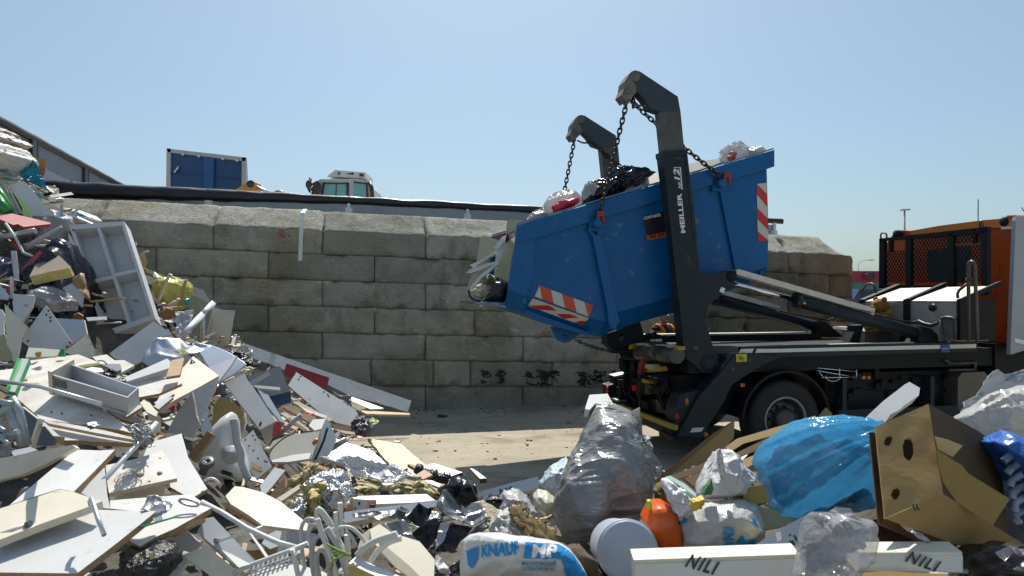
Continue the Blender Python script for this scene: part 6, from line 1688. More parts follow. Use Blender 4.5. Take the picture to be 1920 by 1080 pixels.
sheet('sheet_metal', 'bent pale sheet metal panel with a folded ridge mid heap', 'sheet metal', 'B', [(1045, 470), (1140, 312), (1230, 285), (1330, 250), (1480, 330), (1590, 345), (1560, 400), (1400, 470), (1200, 470)], (42, 5), BLUM, d=5.9, amp=.10, f=1.6, seed=18, curl=.06)
sheet('sheet_metal', 'pale blue curved metal sheet catching the light beside the folded panel', 'sheet metal', 'B', [(1480, 375), (1580, 325), (1720, 400), (1850, 485), (1760, 560), (1640, 625), (1560, 510)], (38, -15), BLUM, d=5.6, amp=.06, f=1.3, seed=19, sharp=False)
panel('board', 'lilac grey board lying over the pale blue metal sheet', B_, 'B', [(1560, 520), (1780, 425), (1740, 490), (1640, 620)], (35, -10), .015, pmat('lilac_board', (.46, .46, .52), .4), CE, d=5.4)
sheet('paper_sheet', 'scrap of yellow paper under the folded sheet metal', 'paper', 'B', [(1300, 395), (1400, 385), (1420, 410), (1390, 420)], (30, 0), pmat('paper_yellow', (.52, .42, .12), .6), d=5.6, amp=.02, f=6)
puff('bin_bag', 'black bin bag with a pale stick by the foot of the wall', 'bag', 'D', [(110, 70), (200, 62), (260, 110), (335, 185), (280, 200), (190, 130)], .12, BLKP, d=7.6, wr=.05, seed=20)
sheet('plastic_film', 'clear film crumpled on the long grey board by the wall', 'film', 'K', [(870, 850), (940, 840), (960, 920), (1050, 960), (1060, 1040), (960, 1000), (860, 930)], (50, 20), pmat('clear_sheet', (.5, .53, .55), .2, alpha=.6), d=9.2, amp=.10, f=5, seed=21)
# -- boards by the wall foot
panel('plank', 'very long grey board sloping down along the foot of the wall', 'plank', 'D', [(140, 0), (225, 12), (1485, 445), (1460, 527), (1010, 400), (870, 330), (130, 70)], Vector((.155, -.78, .6)).normalized(), .02, LG, CE, d=10.3)
panel('board', 'deep red board leaning on the long grey board', B_, 'D', [(525, 250), (547, 165), (870, 272), (848, 360), (640, 300)], (62, 15), .02, RDB, RDE, d=9.4)
panel('table_top', 'white table top with one rounded end and screw holes', 'table top', 'D', [(560, 330), (622, 230), (940, 432), (1065, 510), (1086, 545), (1050, 640), (920, 610), (780, 520)], (48, 20), .025, WM, GE, d=7.8, dots=[(640, 285), (655, 262), (830, 380), (858, 398), (866, 412), (1010, 470), (610, 245)], dotr=.011)
panel('plank', 'thin pale plank lying flat under the long grey board', 'plank', 'D', [(1040, 415), (1280, 502), (1180, 508), (1020, 440)], (25, 10), .02, LG, CE, d=9.8)
panel('plank', 'narrow brown plank on the ground below the long grey board', 'plank', 'D', [(1090, 515), (1470, 538), (1475, 550), (1150, 545)], (10, 0), .03, WOODL, WOODL, d=9.6)
panel('board', 'olive brown offcut under the end of the white table top', B_, 'D', [(1030, 440), (1150, 500), (1090, 520), (1040, 490)], (40, 10), .02, OLV, CB, d=9.2)
rod('wire_coil', 'thin grey wire looped beside the white table top', 'wire', 'D', [(900, 380), (960, 420), (1020, 400), (1035, 440), (1025, 490), (985, 450), (940, 440), (900, 400)], .008, STEELM, d=8.9, smooth=2, seg=6)
sb = panel('smoked_box', 'dark smoked plastic lid standing in front of the red board', 'plastic box', 'D', [(252, 262), (500, 186), (582, 390), (462, 480), (390, 400), (300, 330)], (50, 15), .10, pmat('smoked_grey', (.16, .17, .185), .2, var=.1), SMOKE, d=6.9)
panel('lid_base', None, None, 'D', [(395, 420), (580, 375), (583, 455), (460, 482)], (60, 15), .03, pmat('slate_blue', (.035, .06, .11), .35), SMOKE, d=6.8, parent=sb)
panel('lid_strip', None, None, 'D', [(285, 325), (500, 345), (502, 366), (330, 350)], (45, 15), .02, LG, LG, d=6.72, parent=sb)
panel('lid_patch', None, None, 'D', [(270, 300), (415, 226), (432, 256), (300, 330)], (50, 15), .008, pmat('smoked_pale', (.27, .28, .30), .25), SMOKE, d=6.74, parent=sb)
panel('board', 'light grey rectangular board with a dark catch in mid heap', B_, 'D', [(82, 312), (232, 240), (470, 600), (348, 662)], (50, 18), .03, LG, CE, d=5.5, dots=[(352, 622), (356, 612), (350, 628)], dotr=.01)
panel('profile_rail', 'pale blue plastic rail lying against the light grey board', 'rail', 'D', [(330, 355), (380, 390), (410, 400), (535, 610), (500, 600), (400, 480)], (45, 20), .03, BLUM, GB, d=5.7)
puff('rubble_chunk', 'crumbled yellow white foam lump above the light grey board', 'foam', 'D', [(195, 230), (240, 185), (300, 205), (260, 260), (220, 255)], .08, pmat('pale_foam', (.58, .54, .36), .9, bump=.5), d=6.3, wr=.05, wf=14, seed=22)
for nm, lb, pts, m, e, tn, d, t in (
    ('plank', 'brown wooden lath half buried beside the smoked lid', [(520, 490), (545, 485), (770, 580), (740, 620)], BR, TAN, (40, 15), 6.5, .03),
    ('plank', 'cream plank sloping below the brown wooden lath', [(500, 540), (540, 530), (745, 672), (700, 672)], CR, CB, (40, 15), 6.2, .02),
    ('plank', 'orange brown offcut between lath and table top', [(655, 515), (770, 570), (740, 590), (690, 560)], TAN, CB, (45, 15), 6.6, .02),
    ('plank', 'brown edged offcut under the rounded table top', [(880, 612), (1036, 642), (1030, 670), (900, 652)], TAN, CB, (55, 10), 7.0, .02),
    ('plank', 'thin cream lath just beneath the brown edged offcut', [(900, 655), (1060, 682), (1066, 700), (980, 690)], CR, CE, (40, 10), 6.9, .02),
    ('plank', 'long wood batten lying behind the white cover strip', [(590, 455), (640, 450), (900, 590), (860, 600)], WOODL, WOODL, (35, 15), 6.9, .03),
    ('plank', 'dark brown lath partly under the cream plank', [(545, 580), (570, 570), (700, 660), (680, 675)], BR, BR, (40, 15), 6.05, .02),
    ('block', 'white moulded plastic block among the wood laths', [(715, 630), (750, 585), (850, 580), (830, 650), (760, 670)], WM, CE, (35, 15), 6.1, .05),
    ('plank', 'narrow white trim lath above the white plastic block', [(640, 480), (720, 515), (860, 560), (850, 580), (700, 530)], WM, CE, (35, 15), 6.6, .015)):
    panel(nm, lb, 'plank' if nm == 'plank' else 'plastic block', 'D', pts, tn, t, m, e, d=d)
puff('bin_bag', 'black and white crumpled bag at the tip of the table top', 'bag', 'D', [(1040, 600), (1070, 560), (1130, 560), (1190, 640), (1170, 690), (1110, 700), (1060, 690)], .16, pmat('black_white_film', (.05, .05, .055), .3, var=.9, scale=5, dirt=.9, dirtcol=(.6, .58, .52), dscale=7), d=7.2, wr=.09, wf=8, seed=23)
sheet('leaf_scrap', 'yellow green plastic scrap on the ground beside the black bag', 'scrap', 'D', [(1150, 590), (1190, 572), (1245, 600), (1230, 615), (1180, 625)], (15, 0), pmat('leaf_green', (.22, .27, .02), .5), d=8.6, amp=.02, f=6)
puff('bin_bag', 'small black rag lying on the ground by the wall', 'rag', 'D', [(1675, 555), (1700, 545), (1765, 560), (1740, 572), (1690, 570)], .05, BLKP, d=11.0, wr=.02, lumps=.3)
panel('tile', 'small white offcut lying on the sunlit ground', 'offcut', 'D', [(1350, 750), (1375, 735), (1412, 740), (1390, 758)], (3, 0), .02, WM, CE, d=9.3)
# -- interior door frame like panels in the middle
panel('side_board', 'cream fridge liner panel with moulded ribs in mid heap', 'panel', 'D', [(412, 800), (450, 745), (560, 705), (800, 672), (790, 720), (735, 880), (560, 890), (430, 895)], (45, -5), .03, pmat('ivory_plastic', (.60, .58, .48), .35, var=.05), CE, d=5.1)
panel('liner_rib', 'thin long ribbed ledge of the cream fridge liner', 'ledge', 'D', [(440, 890), (600, 850), (735, 835), (720, 880), (560, 905), (440, 905)], (25, -5), .02, LG, GB, d=4.95)
panel('fridge_door', 'white fridge door edge with dark seal standing on end', 'door', 'D', [(735, 880), (850, 580), (868, 600), (920, 720), (900, 800), (870, 850), (770, 885)], (62, 40), .04, WM, pmat('door_seal_grey', (.30, .31, .32), .5), d=5.2)
rod('door_seal', 'dark rubber seal strip along the white fridge door', 'seal', 'D', [(855, 650), (830, 740), (790, 830), (765, 885)], .009, BLKP, d=5.08)
puff('clip', 'small orange plastic clip on the cream liner', 'clip', 'D', [(742, 755), (765, 730), (790, 735), (780, 760), (755, 788)], .015, pmat('clip_orange', (.60, .16, .02), .4), d=4.85, wr=.01, wf=20)
rod('tube', 'short grey metal tube end beside the fridge door', 'tube', 'D', [(885, 805), (995, 735)], .022, STEELM, d=5.3)
rod('cable', 'thin brown cable curling over the cream liner', 'cable', 'D', [(410, 865), (440, 800), (520, 730), (600, 690), (640, 680)], .006, BR, d=4.95, smooth=2, seg=6)
rod('wood_stick', 'grey round stick slanting behind the cream liner', 'stick', 'D', [(465, 730), (560, 640), (660, 550)], .018, STEELM, d=5.5)
panel('plastic_scrap', 'bright red folded card among the boards', 'card', 'D', [(450, 640), (470, 605), (512, 610), (500, 680), (440, 715)], (55, -10), .01, pmat('card_red', (.52, .04, .03), .5), RDE, d=5.3)
panel('board', 'pale board edge just beneath the light grey board', B_, 'D', [(350, 665), (470, 605), (440, 700), (400, 780), (370, 720)], (60, -30), .02, CR, CE, d=5.45)
panel('board', 'white pegboard with holes and chipped brown corner', B_, 'D', [(192, 762), (300, 662), (440, 940), (325, 1040), (230, 900)], (52, 10), .02, WM, CB, d=4.6, dots=[(240, 740), (268, 785), (297, 708), (315, 740), (350, 950), (385, 900), (400, 905), (335, 880), (300, 820)], dotr=.007)
panel('wood_block', 'chipped brown wood strip lying on the pegboard', 'wood strip', 'D', [(280, 910), (300, 905), (365, 965), (350, 975), (290, 945)], (48, 10), .015, TAN, CB, d=4.52)
# plastic chair shell with its grey support arm
ch = puff('chair', 'white moulded plastic chair shell with a grey support arm', 'chair', 'D', [(-70, 1040), (-60, 800), (0, 640), (70, 565), (125, 530), (158, 552), (168, 660), (180, 800), (215, 880), (270, 1040), (100, 1060)], .16, pmat('chair_white', (.56, .57, .56), .35, var=.03), d=4.4, wr=.0, lumps=.05)
rod('support_arm', None, None, 'D', [(150, 580), (165, 660), (175, 760), (210, 830), (205, 900), (230, 960), (265, 1040)], .022, GB, d=4.2, parent=ch, smooth=1)
mb = MB(); mb.lathe(P(*q('D', [(138, 850)])[0], 4.25), (0.2, -1, .3), [(.002, .05), (.018, .05), (.02, .03), (.05, .03), (.058, 0), (.05, -.04)], 20); mesh_obj(mb, 'support_joint', GB, ch)
panel('board', 'brown cardboard faced board behind the white chair shell', B_, 'B', [(1590, 960), (1600, 800), (1650, 735), (1740, 750), (1830, 855), (1800, 950), (1700, 1000)], (62, 10), .02, pmat('ochre_board', (.34, .23, .08), .6, var=.1), CB, d=4.9)
rod('cable', 'thin white cable hanging over the ochre board', 'cable', 'B', [(1835, 860), (1845, 930), (1830, 985)], .006, WM, d=4.7, seg=6)
# -- mid part left of the chair
panel('board', 'pale cream cabinet board with a hook lying mid heap', B_, 'B', [(1160, 800), (1270, 600), (1360, 530), (1450, 430), (1642, 578), (1500, 660), (1330, 750), (1185, 832)], (26, 20), .03, CR, CE, d=4.75)
mb = MB(); pp = [P(*q('B', [p])[0], 4.62) for p in ((1430, 490), (1440, 455), (1460, 480), (1432, 486))]; mb.tube(pp, .007, 6); single(mb, 'hook', STEELM, 'small triangular steel hook on the cream cabinet board', 'hook')
panel('box_section', 'long white box section with an open end', 'box section', 'B', [(930, 592), (1255, 448), (1280, 470), (1270, 520), (952, 622)], (30, 15), .06, WM, LG, d=4.55)
panel('wood_block', 'square tan plywood offcut beside the box section', 'plywood', 'B', [(1245, 588), (1285, 462), (1382, 440), (1350, 572)], (30, 15), .02, TAN, CB, d=4.5)
panel('board', 'white board with torn corner under the box section', B_, 'B', [(965, 650), (1050, 600), (1180, 578), (1366, 636), (1190, 712), (1040, 740)], (22, 10), .02, WD, CB, d=4.45)
panel('board', 'flat white board at the ridge between drawer and cabinet', B_, 'B', [(690, 435), (800, 418), (860, 462), (930, 460), (1010, 500), (900, 560), (760, 500)], (18, 0), .02, WD, CE, d=4.9)
panel('board', 'broad white sheet lying flat behind the drawer', B_, 'B', [(-40, 540), (140, 520), (150, 475), (400, 440), (590, 418), (745, 478), (540, 522), (440, 600), (380, 660), (120, 640), (-40, 610)], (14, 0), .02, WD, CE, d=4.55)
panel('board', 'large dirty white board under the drawer with nails in it', B_, 'B', [(120, 640), (380, 660), (640, 740), (845, 880), (985, 1010), (1075, 1010), (310, 905), (130, 750)], (20, -5), .025, WD, CB, d=3.95)
panel('board', 'dirty white board with a brown edge nearest under the nailed one', B_, 'C', [(270, 26), (420, 45), (700, 95), (960, 160), (965, 186), (440, 165), (385, 150)], (20, -5), .025, WD, CB, d=3.62)
panel('worktop_strip', 'narrow raised white batten along the dirty boards', 'batten', 'C', [(268, 18), (330, 30), (640, 95), (930, 150), (925, 165), (640, 112), (330, 50)], (22, -5), .02, WD, CE, d=3.60)
for i, (x, y) in enumerate(((388, 860), (466, 870), (685, 880))):
    rod('nail', ('rusty nail in the dirty white board, nearest the steel rack', 'rusty nail in the dirty white board, between the two others', 'rusty nail in the dirty white board, nearest the wire tangle')[i], 'nail', 'B', [(x, y), (x - 2, y - 22)], .005, RUSTY, d=3.78, group='nails in the dirty white board', seg=6)
panel('board', 'white board strip along the edge of the dirty boards', B_, 'B', [(128, 752), (165, 755), (310, 905), (455, 1035), (400, 1030), (300, 910)], (30, -60), .03, WM, BR, d=3.75)
# drawer
def drawer():
    d, n = 4.0, N(12, 20)
    top = q('B', [(398, 575), (545, 492), (1040, 668), (958, 742)])
    n = orient(top, n)
    c = plane_pts(top, d, n)
    dp = -n * .10
    root = thing('drawer', 'grey steel drawer box with a cream front lying on dirty white boards', 'drawer', c[3] + dp)
    B = lambda u, v: c[0] * (1 - u) * (1 - v) + c[3] * u * (1 - v) + c[2] * u * v + c[1] * (1 - u) * v   # u along, v across
    def wall_(u0, v0, u1, v1, name, m, hi=0.0, lo=0.0):
        p = [B(u0, v0), B(u1, v0), B(u1, v1), B(u0, v1)]
        mb = MB(); mb.hexa([x + n * hi for x in p] + [x + dp - n * lo for x in p]); return mesh_obj(mb, name, m, root)
    DG = pmat('drawer_grey', (.40, .42, .45), .35, metal=.2, var=.04, dirt=.15); DG2 = pmat('drawer_floor', (.45, .47, .5), .4)
    wall_(0, 0, 1, .07, 'side_panel', DG); wall_(0, .93, 1, 1, 'side_panel', DG); wall_(.985, .07, 1, .93, 'back_panel', DG); wall_(-.055, -.06, 0, 1.10, 'front_panel', CR, .025, .02)
    mb = MB(); p = [B(0, .07) + dp * .9, B(.985, .07) + dp * .9, B(.985, .93) + dp * .9, B(0, .93) + dp * .9]; mb.hexa(p + [x + dp * .09 for x in p]); mesh_obj(mb, 'floor_panel', DG2, root)
    mb = MB(); a = B(.02, -.004) + dp * .15; b = B(.18, -.004) + dp * .15; mb.hexa([a, b, b + dp * .45, a + dp * .45] + [x - (c[1] - c[0]).normalized() * .004 for x in (a, b, b + dp * .45, a + dp * .45)]); mesh_obj(mb, 'maker_plate', pmat('plate_dark', (.10, .11, .12), .4), root)
    mb = MB(); a = B(.05, -.02) + dp * 1.0; b = B(.97, -.02) + dp * 1.0; mb.tube([a, b], .012, 6); mesh_obj(mb, 'runner', STEELM, root)
drawer()
rod('curtain_pole', 'long thin steel pole lying across in front of the drawer', 'pole', 'B', [(-40, 612), (300, 660), (760, 790)], .011, ALM, d=[3.85, 3.72, 3.62])
panel('packaging', 'white cardboard strip with a green edge beside the steel pole', 'packaging', 'B', [(150, 448), (217, 450), (112, 702), (42, 690)], (32, -10), .03, LG, GRN, d=3.95)
panel('packaging_edge', 'green printed band along the white cardboard strip', 'strip', 'B', [(128, 448), (156, 448), (70, 650), (40, 690)], (32, -10), .028, pmat('print_green', (.06, .40, .10), .4), GRN, d=3.93)
panel('plank', 'olive plastic trim strip behind the drawer', 'plank', 'B', [(545, 508), (740, 478), (748, 494), (560, 530)], (25, 0), .03, pmat('olive_trim', (.24, .25, .05), .4), OLV, d=4.5)
panel('plank', 'grey offcut next to the olive trim strip', 'plank', 'B', [(745, 488), (900, 488), (905, 540), (870, 545), (800, 510)], (35, 0), .03, GB, GE, d=4.55)
panel('box', 'small wooden box with a white lid behind the drawer', 'box', 'B', [(600, 535), (690, 512), (760, 520), (785, 548), (700, 556)], (14, 0), .05, WM, TAN, d=4.35)
puff('glove', 'black work glove lying behind the drawer end', 'glove', 'B', [(792, 525), (830, 518), (850, 545), (862, 578), (800, 580)], .05, BLKP, d=4.3, wr=.05, wf=15, seed=24)
rod('cable', 'thin black cable loop behind the olive trim strip', 'cable', 'B', [(730, 470), (760, 462), (790, 475), (800, 495)], .004, BLKP, d=4.5, smooth=2, seg=6)
rod('cable', 'thin black cable curling from the black glove', 'cable', 'B', [(850, 560), (890, 550), (905, 535)], .004, BLKP, d=4.25, smooth=2, seg=6)
puff('tool_tip', 'small tan funnel shaped fitting on the broad white sheet', 'fitting', 'B', [(235, 525), (300, 502), (305, 535), (290, 540)], .03, CR, d=4.3, wr=.0)
puff('rubble_chunk', 'flat tan piece of broken plaster beside the green edged strip', 'plaster piece', 'B', [(200, 630), (290, 625), (330, 655), (280, 662), (210, 645)], .03, DUST, d=4.0, wr=.02)
puff('rubble_chunk', 'brown cork like stub next to the broken plaster piece', 'stub', 'B', [(165, 598), (185, 595), (205, 612), (195, 622), (170, 612)], .02, BR, d=4.05, wr=.0)
puff('wire_tangle', 'tangle of dark wire resting on the dirty boards', 'wire', 'C', [(575, 55), (620, 48), (655, 65), (640, 82), (600, 75)], .02, STEELM, d=3.5, wr=.02, wf=30, seed=25)
for nm, lb, pts, m, e, tn, d, t in (
    ('plank', 'splintered white offcut with a brown edge beyond the drawer end', [(920, 868), (1055, 790), (1085, 800), (950, 885)], WM, CB, (30, 10), 4.1, .02),
    ('plank', 'short white offcut lying beyond the drawer end', [(1020, 862), (1100, 845), (1112, 870), (1060, 880)], WM, CB, (25, 0), 4.12, .02),
    ('plank', 'cream torn offcut resting on the splintered white one', [(1050, 780), (1080, 755), (1185, 850), (1170, 885), (1100, 850)], CR, CE, (25, 10), 4.05, .012),
    ('plank', 'long white lath with brown edge beside the cream board', [(1155, 780), (1290, 700), (1308, 712), (1180, 800)], WM, CB, (30, 15), 4.25, .02),
    ('plank', 'white lath just nearer than the long brown edged one', [(1150, 805), (1280, 735), (1300, 738), (1190, 830)], WM, CB, (35, 15), 4.15, .02),
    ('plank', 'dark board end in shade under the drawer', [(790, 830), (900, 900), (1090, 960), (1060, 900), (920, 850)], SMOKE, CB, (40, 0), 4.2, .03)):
    panel(nm, lb, 'plank', 'B', pts, tn, t, m, e, d=d)
panel('side_board', 'grey cabinet side in shade with a seam under the cream board', 'panel', 'B', [(1250, 1000), (1330, 850), (1440, 700), (1502, 942), (1440, 1045)], (68, -12), .02, GB, GE, d=4.6)
panel('side_board', 'second grey cabinet side meeting the seam under the cream board', 'panel', 'B', [(1450, 700), (1622, 618), (1632, 640), (1500, 940)], (66, 12), .02, GB, CE, d=4.62)
panel('board', 'white strip standing with a brown torn edge by the chair shell', B_, 'B', [(1505, 985), (1545, 840), (1605, 1000), (1590, 1040), (1530, 1050)], (62, 20), .02, LG, CB, d=4.3)
panel('board', 'brown bare edge of a thick board beside the chair shell', B_, 'C', [(1265, 270), (1400, 100), (1442, 125), (1312, 312)], (60, -35), .02, pmat('raw_brown', (.26, .13, .05), .7, var=.2), CB, d=4.1)
puff('pan', 'small round dark pan lid behind the light grey board', 'pan', 'B', [(1640, 650), (1665, 628), (1690, 640), (1700, 720), (1680, 750), (1650, 720)], .04, SMOKE, d=5.0, wr=.0)
sheet('foil_scrap', 'crumpled silver foil beside the small pan lid', 'foil', 'B', [(1640, 680), (1690, 660), (1760, 760), (1740, 790), (1690, 740)], (50, 10), pmat('silver_foil', (.70, .71, .72), .2, metal=.9), d=5.0, amp=.06, f=14, seed=26)
panel('plastic_scrap', 'red plastic corner under the cream cabinet board', 'scrap', 'B', [(1608, 725), (1625, 660), (1650, 690), (1640, 720)], (60, 10), .01, RDB, RDE, d=5.1)
# -- white triangular boards at the heap edge
panel('board', 'triangular white board with screw holes pointing up', B_, 'B', [(155, 312), (345, 46), (542, 332), (500, 382), (330, 372), (215, 362)], (62, 5), .018, LG, CB, d=5.1, dots=[(348, 122), (378, 142), (380, 168), (210, 318), (525, 330), (505, 362), (365, 90)], dotr=.009)
panel('board', 'blue grey board in shade behind the triangular one', B_, 'B', [(165, 132), (630, 158), (652, 262), (545, 335), (420, 160)], (72, 0), .018, BLUM, CE, d=5.5)
panel('board', 'cream board with a brown edge leaning on the triangular one', B_, 'B', [(480, 400), (658, 262), (722, 405), (690, 448), (560, 430)], (60, 20), .018, CR, CB, d=5.0, dots=[(664, 290), (684, 342), (712, 400)], dotr=.01, dotmat=TAN)
panel('board', 'tall cream board with a torn foot at the heap edge', B_, 'B', [(35, 38), (212, 214), (160, 310), (130, 470), (95, 470), (90, 410), (48, 340)], (64, 20), .018, CR, CE, d=4.95)
panel('board', 'olive board in shade behind the tall torn board', B_, 'B', [(-40, 280), (40, 270), (60, 350), (110, 420), (100, 470), (-40, 460)], (70, 0), .018, OLV, CE, d=5.15)
panel('board', 'narrow white board at the very edge of the heap', B_, 'B', [(-40, 60), (10, 80), (40, 130), (30, 280), (-40, 280)], (66, 10), .018, WM, CE, d=5.3)
panel('board', 'small beige board standing between torn board and triangle', B_, 'A', [(60, 860), (160, 870), (150, 925), (100, 1000), (60, 940)], (66, 10), .018, LG, CE, d=5.6)
panel('tray', 'pale olive tray lying under the triangular board', 'tray', 'B', [(190, 440), (215, 365), (330, 372), (482, 385), (420, 432)], (30, 0), .03, pmat('olive_pale', (.42, .44, .38), .45), CE, d=4.85)
panel('plastic_scrap', 'dark green plastic corner piece on the olive tray', 'scrap', 'B', [(430, 430), (455, 378), (482, 378), (484, 428)], (62, 10), .02, GRN, GRN, d=4.75)
puff('wood_block', 'brown wooden bracket inside the olive tray', 'bracket', 'B', [(265, 410), (280, 392), (305, 395), (300, 440), (278, 445)], .03, BR, d=4.72, wr=.02)
puff('cloth_scrap', 'dark rag and cable bundle at the edge beside the green edged strip', 'rag', 'N', [(-30, 190), (60, 200), (90, 190), (140, 200), (130, 250), (80, 265), (-30, 270)], .08, pmat('dark_rag', (.07, .075, .09), .7, var=.6, scale=14), d=4.35, wr=.08, wf=10, seed=27)
# -- steel rack parts at the edge
rk = thing('wire_rack', 'grey steel shelf frame with crossed bars at the heap edge', 'rack', P(20, 860, 3.3))
for i, (pts, r) in enumerate((([(100, 520), (170, 640), (250, 960)], .022), ([(60, 570), (130, 760), (210, 970)], .020), ([(-40, 780), (80, 850)], .012), ([(-40, 890), (60, 865), (170, 830)], .014), ([(-40, 700), (30, 640), (90, 560)], .016), ([(-40, 850), (60, 930), (90, 950)], .010), ([(-40, 540), (60, 570), (120, 575)], .014))):
    rod('frame_bar', None, None, 'N', pts, r, pmat('rack_grey', (.30, .36, .37), .4, metal=.4, var=.15), d=3.3 - .02 * i, parent=rk)
mb = MB()
for k in range(9):
    a = P(*q('N', [(-20 + k * 12, 950)])[0], 3.2); b = P(*q('N', [(-20 + k * 12 + 16, 1060)])[0], 3.18); mb.tube([a, b], .003, 5)
for k in range(8):
    a = P(*q('N', [(-30, 955 + 14 * k)])[0], 3.2); b = P(*q('N', [(100, 940 + 12 * k)])[0], 3.18); mb.tube([a, b], .003, 5)
mesh_obj(mb, 'wire_mesh', STEELM, rk)
panel('plank', 'thin beige board end standing under the dirty boards', 'plank', 'N', [(345, 715), (372, 712), (290, 960), (255, 1000)], (70, -40), .02, CR, CE, d=3.45)
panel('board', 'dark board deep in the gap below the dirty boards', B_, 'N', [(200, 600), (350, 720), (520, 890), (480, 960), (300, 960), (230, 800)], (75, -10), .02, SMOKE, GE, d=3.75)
panel('plastic_strip', 'yellow plastic bracket under the brown edged dirty board', 'bracket', 'N', [(515, 880), (575, 880), (565, 950), (540, 950)], (70, 0), .02, YPAINT, YPAINT, d=3.5)
panel('board', 'grey slab with speckles under the steel shelf frame', B_, 'N', [(90, 1010), (280, 970), (350, 1000), (130, 1060)], (25, 0), .02, GB, GE, d=3.2)
# -- near boards at the bottom
panel('board', 'long beige board in shade sloping up near the dirty boards', B_, 'C', [(-40, 292), (240, 240), (490, 193), (512, 212), (300, 330), (140, 400), (-40, 440)], (66, -8), .03, CR, CE, d=3.15)
panel('board', 'big bright white board with a brown edge lying in the sun', B_, 'C', [(62, 603), (300, 400), (510, 226), (778, 226), (640, 370), (498, 512), (405, 493)], (20, 8), .03, WM, CB, d=3.05)
panel('board', 'pale grey board lying against the bright white board', B_, 'C', [(540, 515), (705, 345), (722, 520), (745, 625), (640, 620), (620, 560)], (28, 15), .02, LG, CE, d=3.0)
panel('board', 'cream door board with a long steel handle rod on it', B_, 'C', [(-40, 636), (200, 562), (405, 495), (500, 512), (640, 562), (690, 575), (600, 612), (300, 720), (-40, 850)], (14, -8), .03, CR, CE, d=2.72)
panel('board', 'large grey door board nearest in the bottom corner', B_, 'C', [(-40, 868), (250, 760), (640, 632), (1056, 642), (800, 850), (520, 1062), (-40, 1056)], (12, -6), .028, LG, CB, d=2.62)
mb = MB(); pp = [P(*q('C', [p])[0], d) for p, d in (((612, 600), 2.62), ((606, 575), 2.60), ((615, 558), 2.58), ((628, 585), 2.57), ((660, 690), 2.50), ((703, 805), 2.46))]
mb.tube(pp, .0085, 9); single(mb, 'bar_handle', ALM, 'bent steel bar handle standing on the grey door board', 'handle')
rod('curtain_rod', 'white rod with a dark end cap on the cream door board', 'rod', 'C', [(-40, 818), (100, 765), (185, 735)], .010, WM, d=[2.55, 2.57, 2.6])
rod('end_cap', 'dark blue end cap of the white rod', 'cap', 'C', [(180, 737), (207, 724)], .013, SMOKE, d=2.59)
panel('board', 'white dusty board strewn with plaster crumbs in the centre', B_, 'C', [(712, 332), (900, 292), (1105, 232), (1195, 420), (960, 470), (735, 522), (722, 440)], (20, 10), .02, WD, CE, d=3.3)
for i, (x, y, s) in enumerate(((950, 395, .022), (1078, 388, .016), (935, 320, .008), (1008, 440, .008), (1080, 285, .007))):
    puff('plaster_chunk', ('largest tan plaster chunk on the dusty board', 'squarish plaster chunk beside the largest one on the dusty board', 'tiny plaster crumb near the far edge of the dusty board', 'tiny plaster crumb at the near edge of the dusty board', 'tiny plaster crumb at the corner of the dusty board')[i], 'plaster chunk', 'C',
         [(x + s * 1300 * math.cos(a) * random.uniform(.8, 1.2), y + s * 1000 * math.sin(a) * random.uniform(.8, 1.2)) for a in [k * .785 for k in range(8)]], s, DUST, d=3.22, wr=.006, wf=20, nu=20, nr=6)
panel('board', 'broad white board behind the dusty one with a torn brown corner', B_, 'C', [(960, 290), (1005, 180), (1225, 118), (1250, 200), (1270, 280), (1400, 492), (1290, 560), (1150, 480), (1110, 235)], (24, 12), .02, WM, CB, d=3.55)
panel('board', 'white board corner in shade beneath the dusty board', B_, 'C', [(735, 535), (960, 475), (1090, 450), (1160, 525), (740, 575)], (50, 0), .02, CR, CE, d=3.32)
panel('board', 'white angular board with a green straw lying on it', B_, 'C', [(742, 570), (1000, 548), (1290, 528), (1425, 622), (1180, 760), (945, 882), (852, 832), (1056, 642), (900, 640), (745, 625)], (15, 6), .028, WM, CB, d=2.95)
rod('straw', 'green plastic straw on the white angular board', 'straw', 'C', [(950, 750), (1100, 705), (1192, 678)], .0045, pmat('straw_green', (.05, .42, .18), .4), d=[2.72, 2.78, 2.8], seg=6)
sheet('metal_scrap', 'bent grey metal cover lying on the white angular board', 'metal cover', 'C', [(948, 632), (1000, 558), (1080, 548), (1168, 590), (1130, 640), (1090, 650), (1095, 690), (1040, 700), (1010, 660)], (25, 0), pmat('grey_cover', (.36, .36, .37), .35, metal=.3, var=.15), d=2.83, amp=.04, f=7, seed=28)
mb = MB(); pp = [P(*q('C', [(1275 + 65 * math.cos(a) + 10 * math.sin(a), 585 + 22 * math.sin(a) + 12 * math.cos(a))])[0], 2.98) for a in [k * 2 * math.pi / 20 for k in range(20)]]
mb.tube(pp, .005, 6, closed=True); single(mb, 'wire_loop', STEELM, 'oval wire loop on the white angular board', 'wire loop')
rod('angle_bar', 'shiny aluminium angle bar across the dusty boards', 'bar', 'C', [(628, 505), (720, 415), (900, 220), (1058, 48)], .014, ALM, d=[3.05, 3.1, 3.3, 3.5], seg=4)
puff('wire_tangle', 'tangle of grey wire around the aluminium angle bar', 'wire', 'C', [(880, 110), (930, 80), (1010, 95), (1030, 130), (1000, 200), (950, 240), (920, 190), (940, 150)], .03, pmat('wire_grey', (.16, .155, .15), .6, var=.6, scale=30, bump=1.0, bscale=120), d=3.47, wr=.025, wf=26, seed=29)
mb = MB(); random.seed(9)
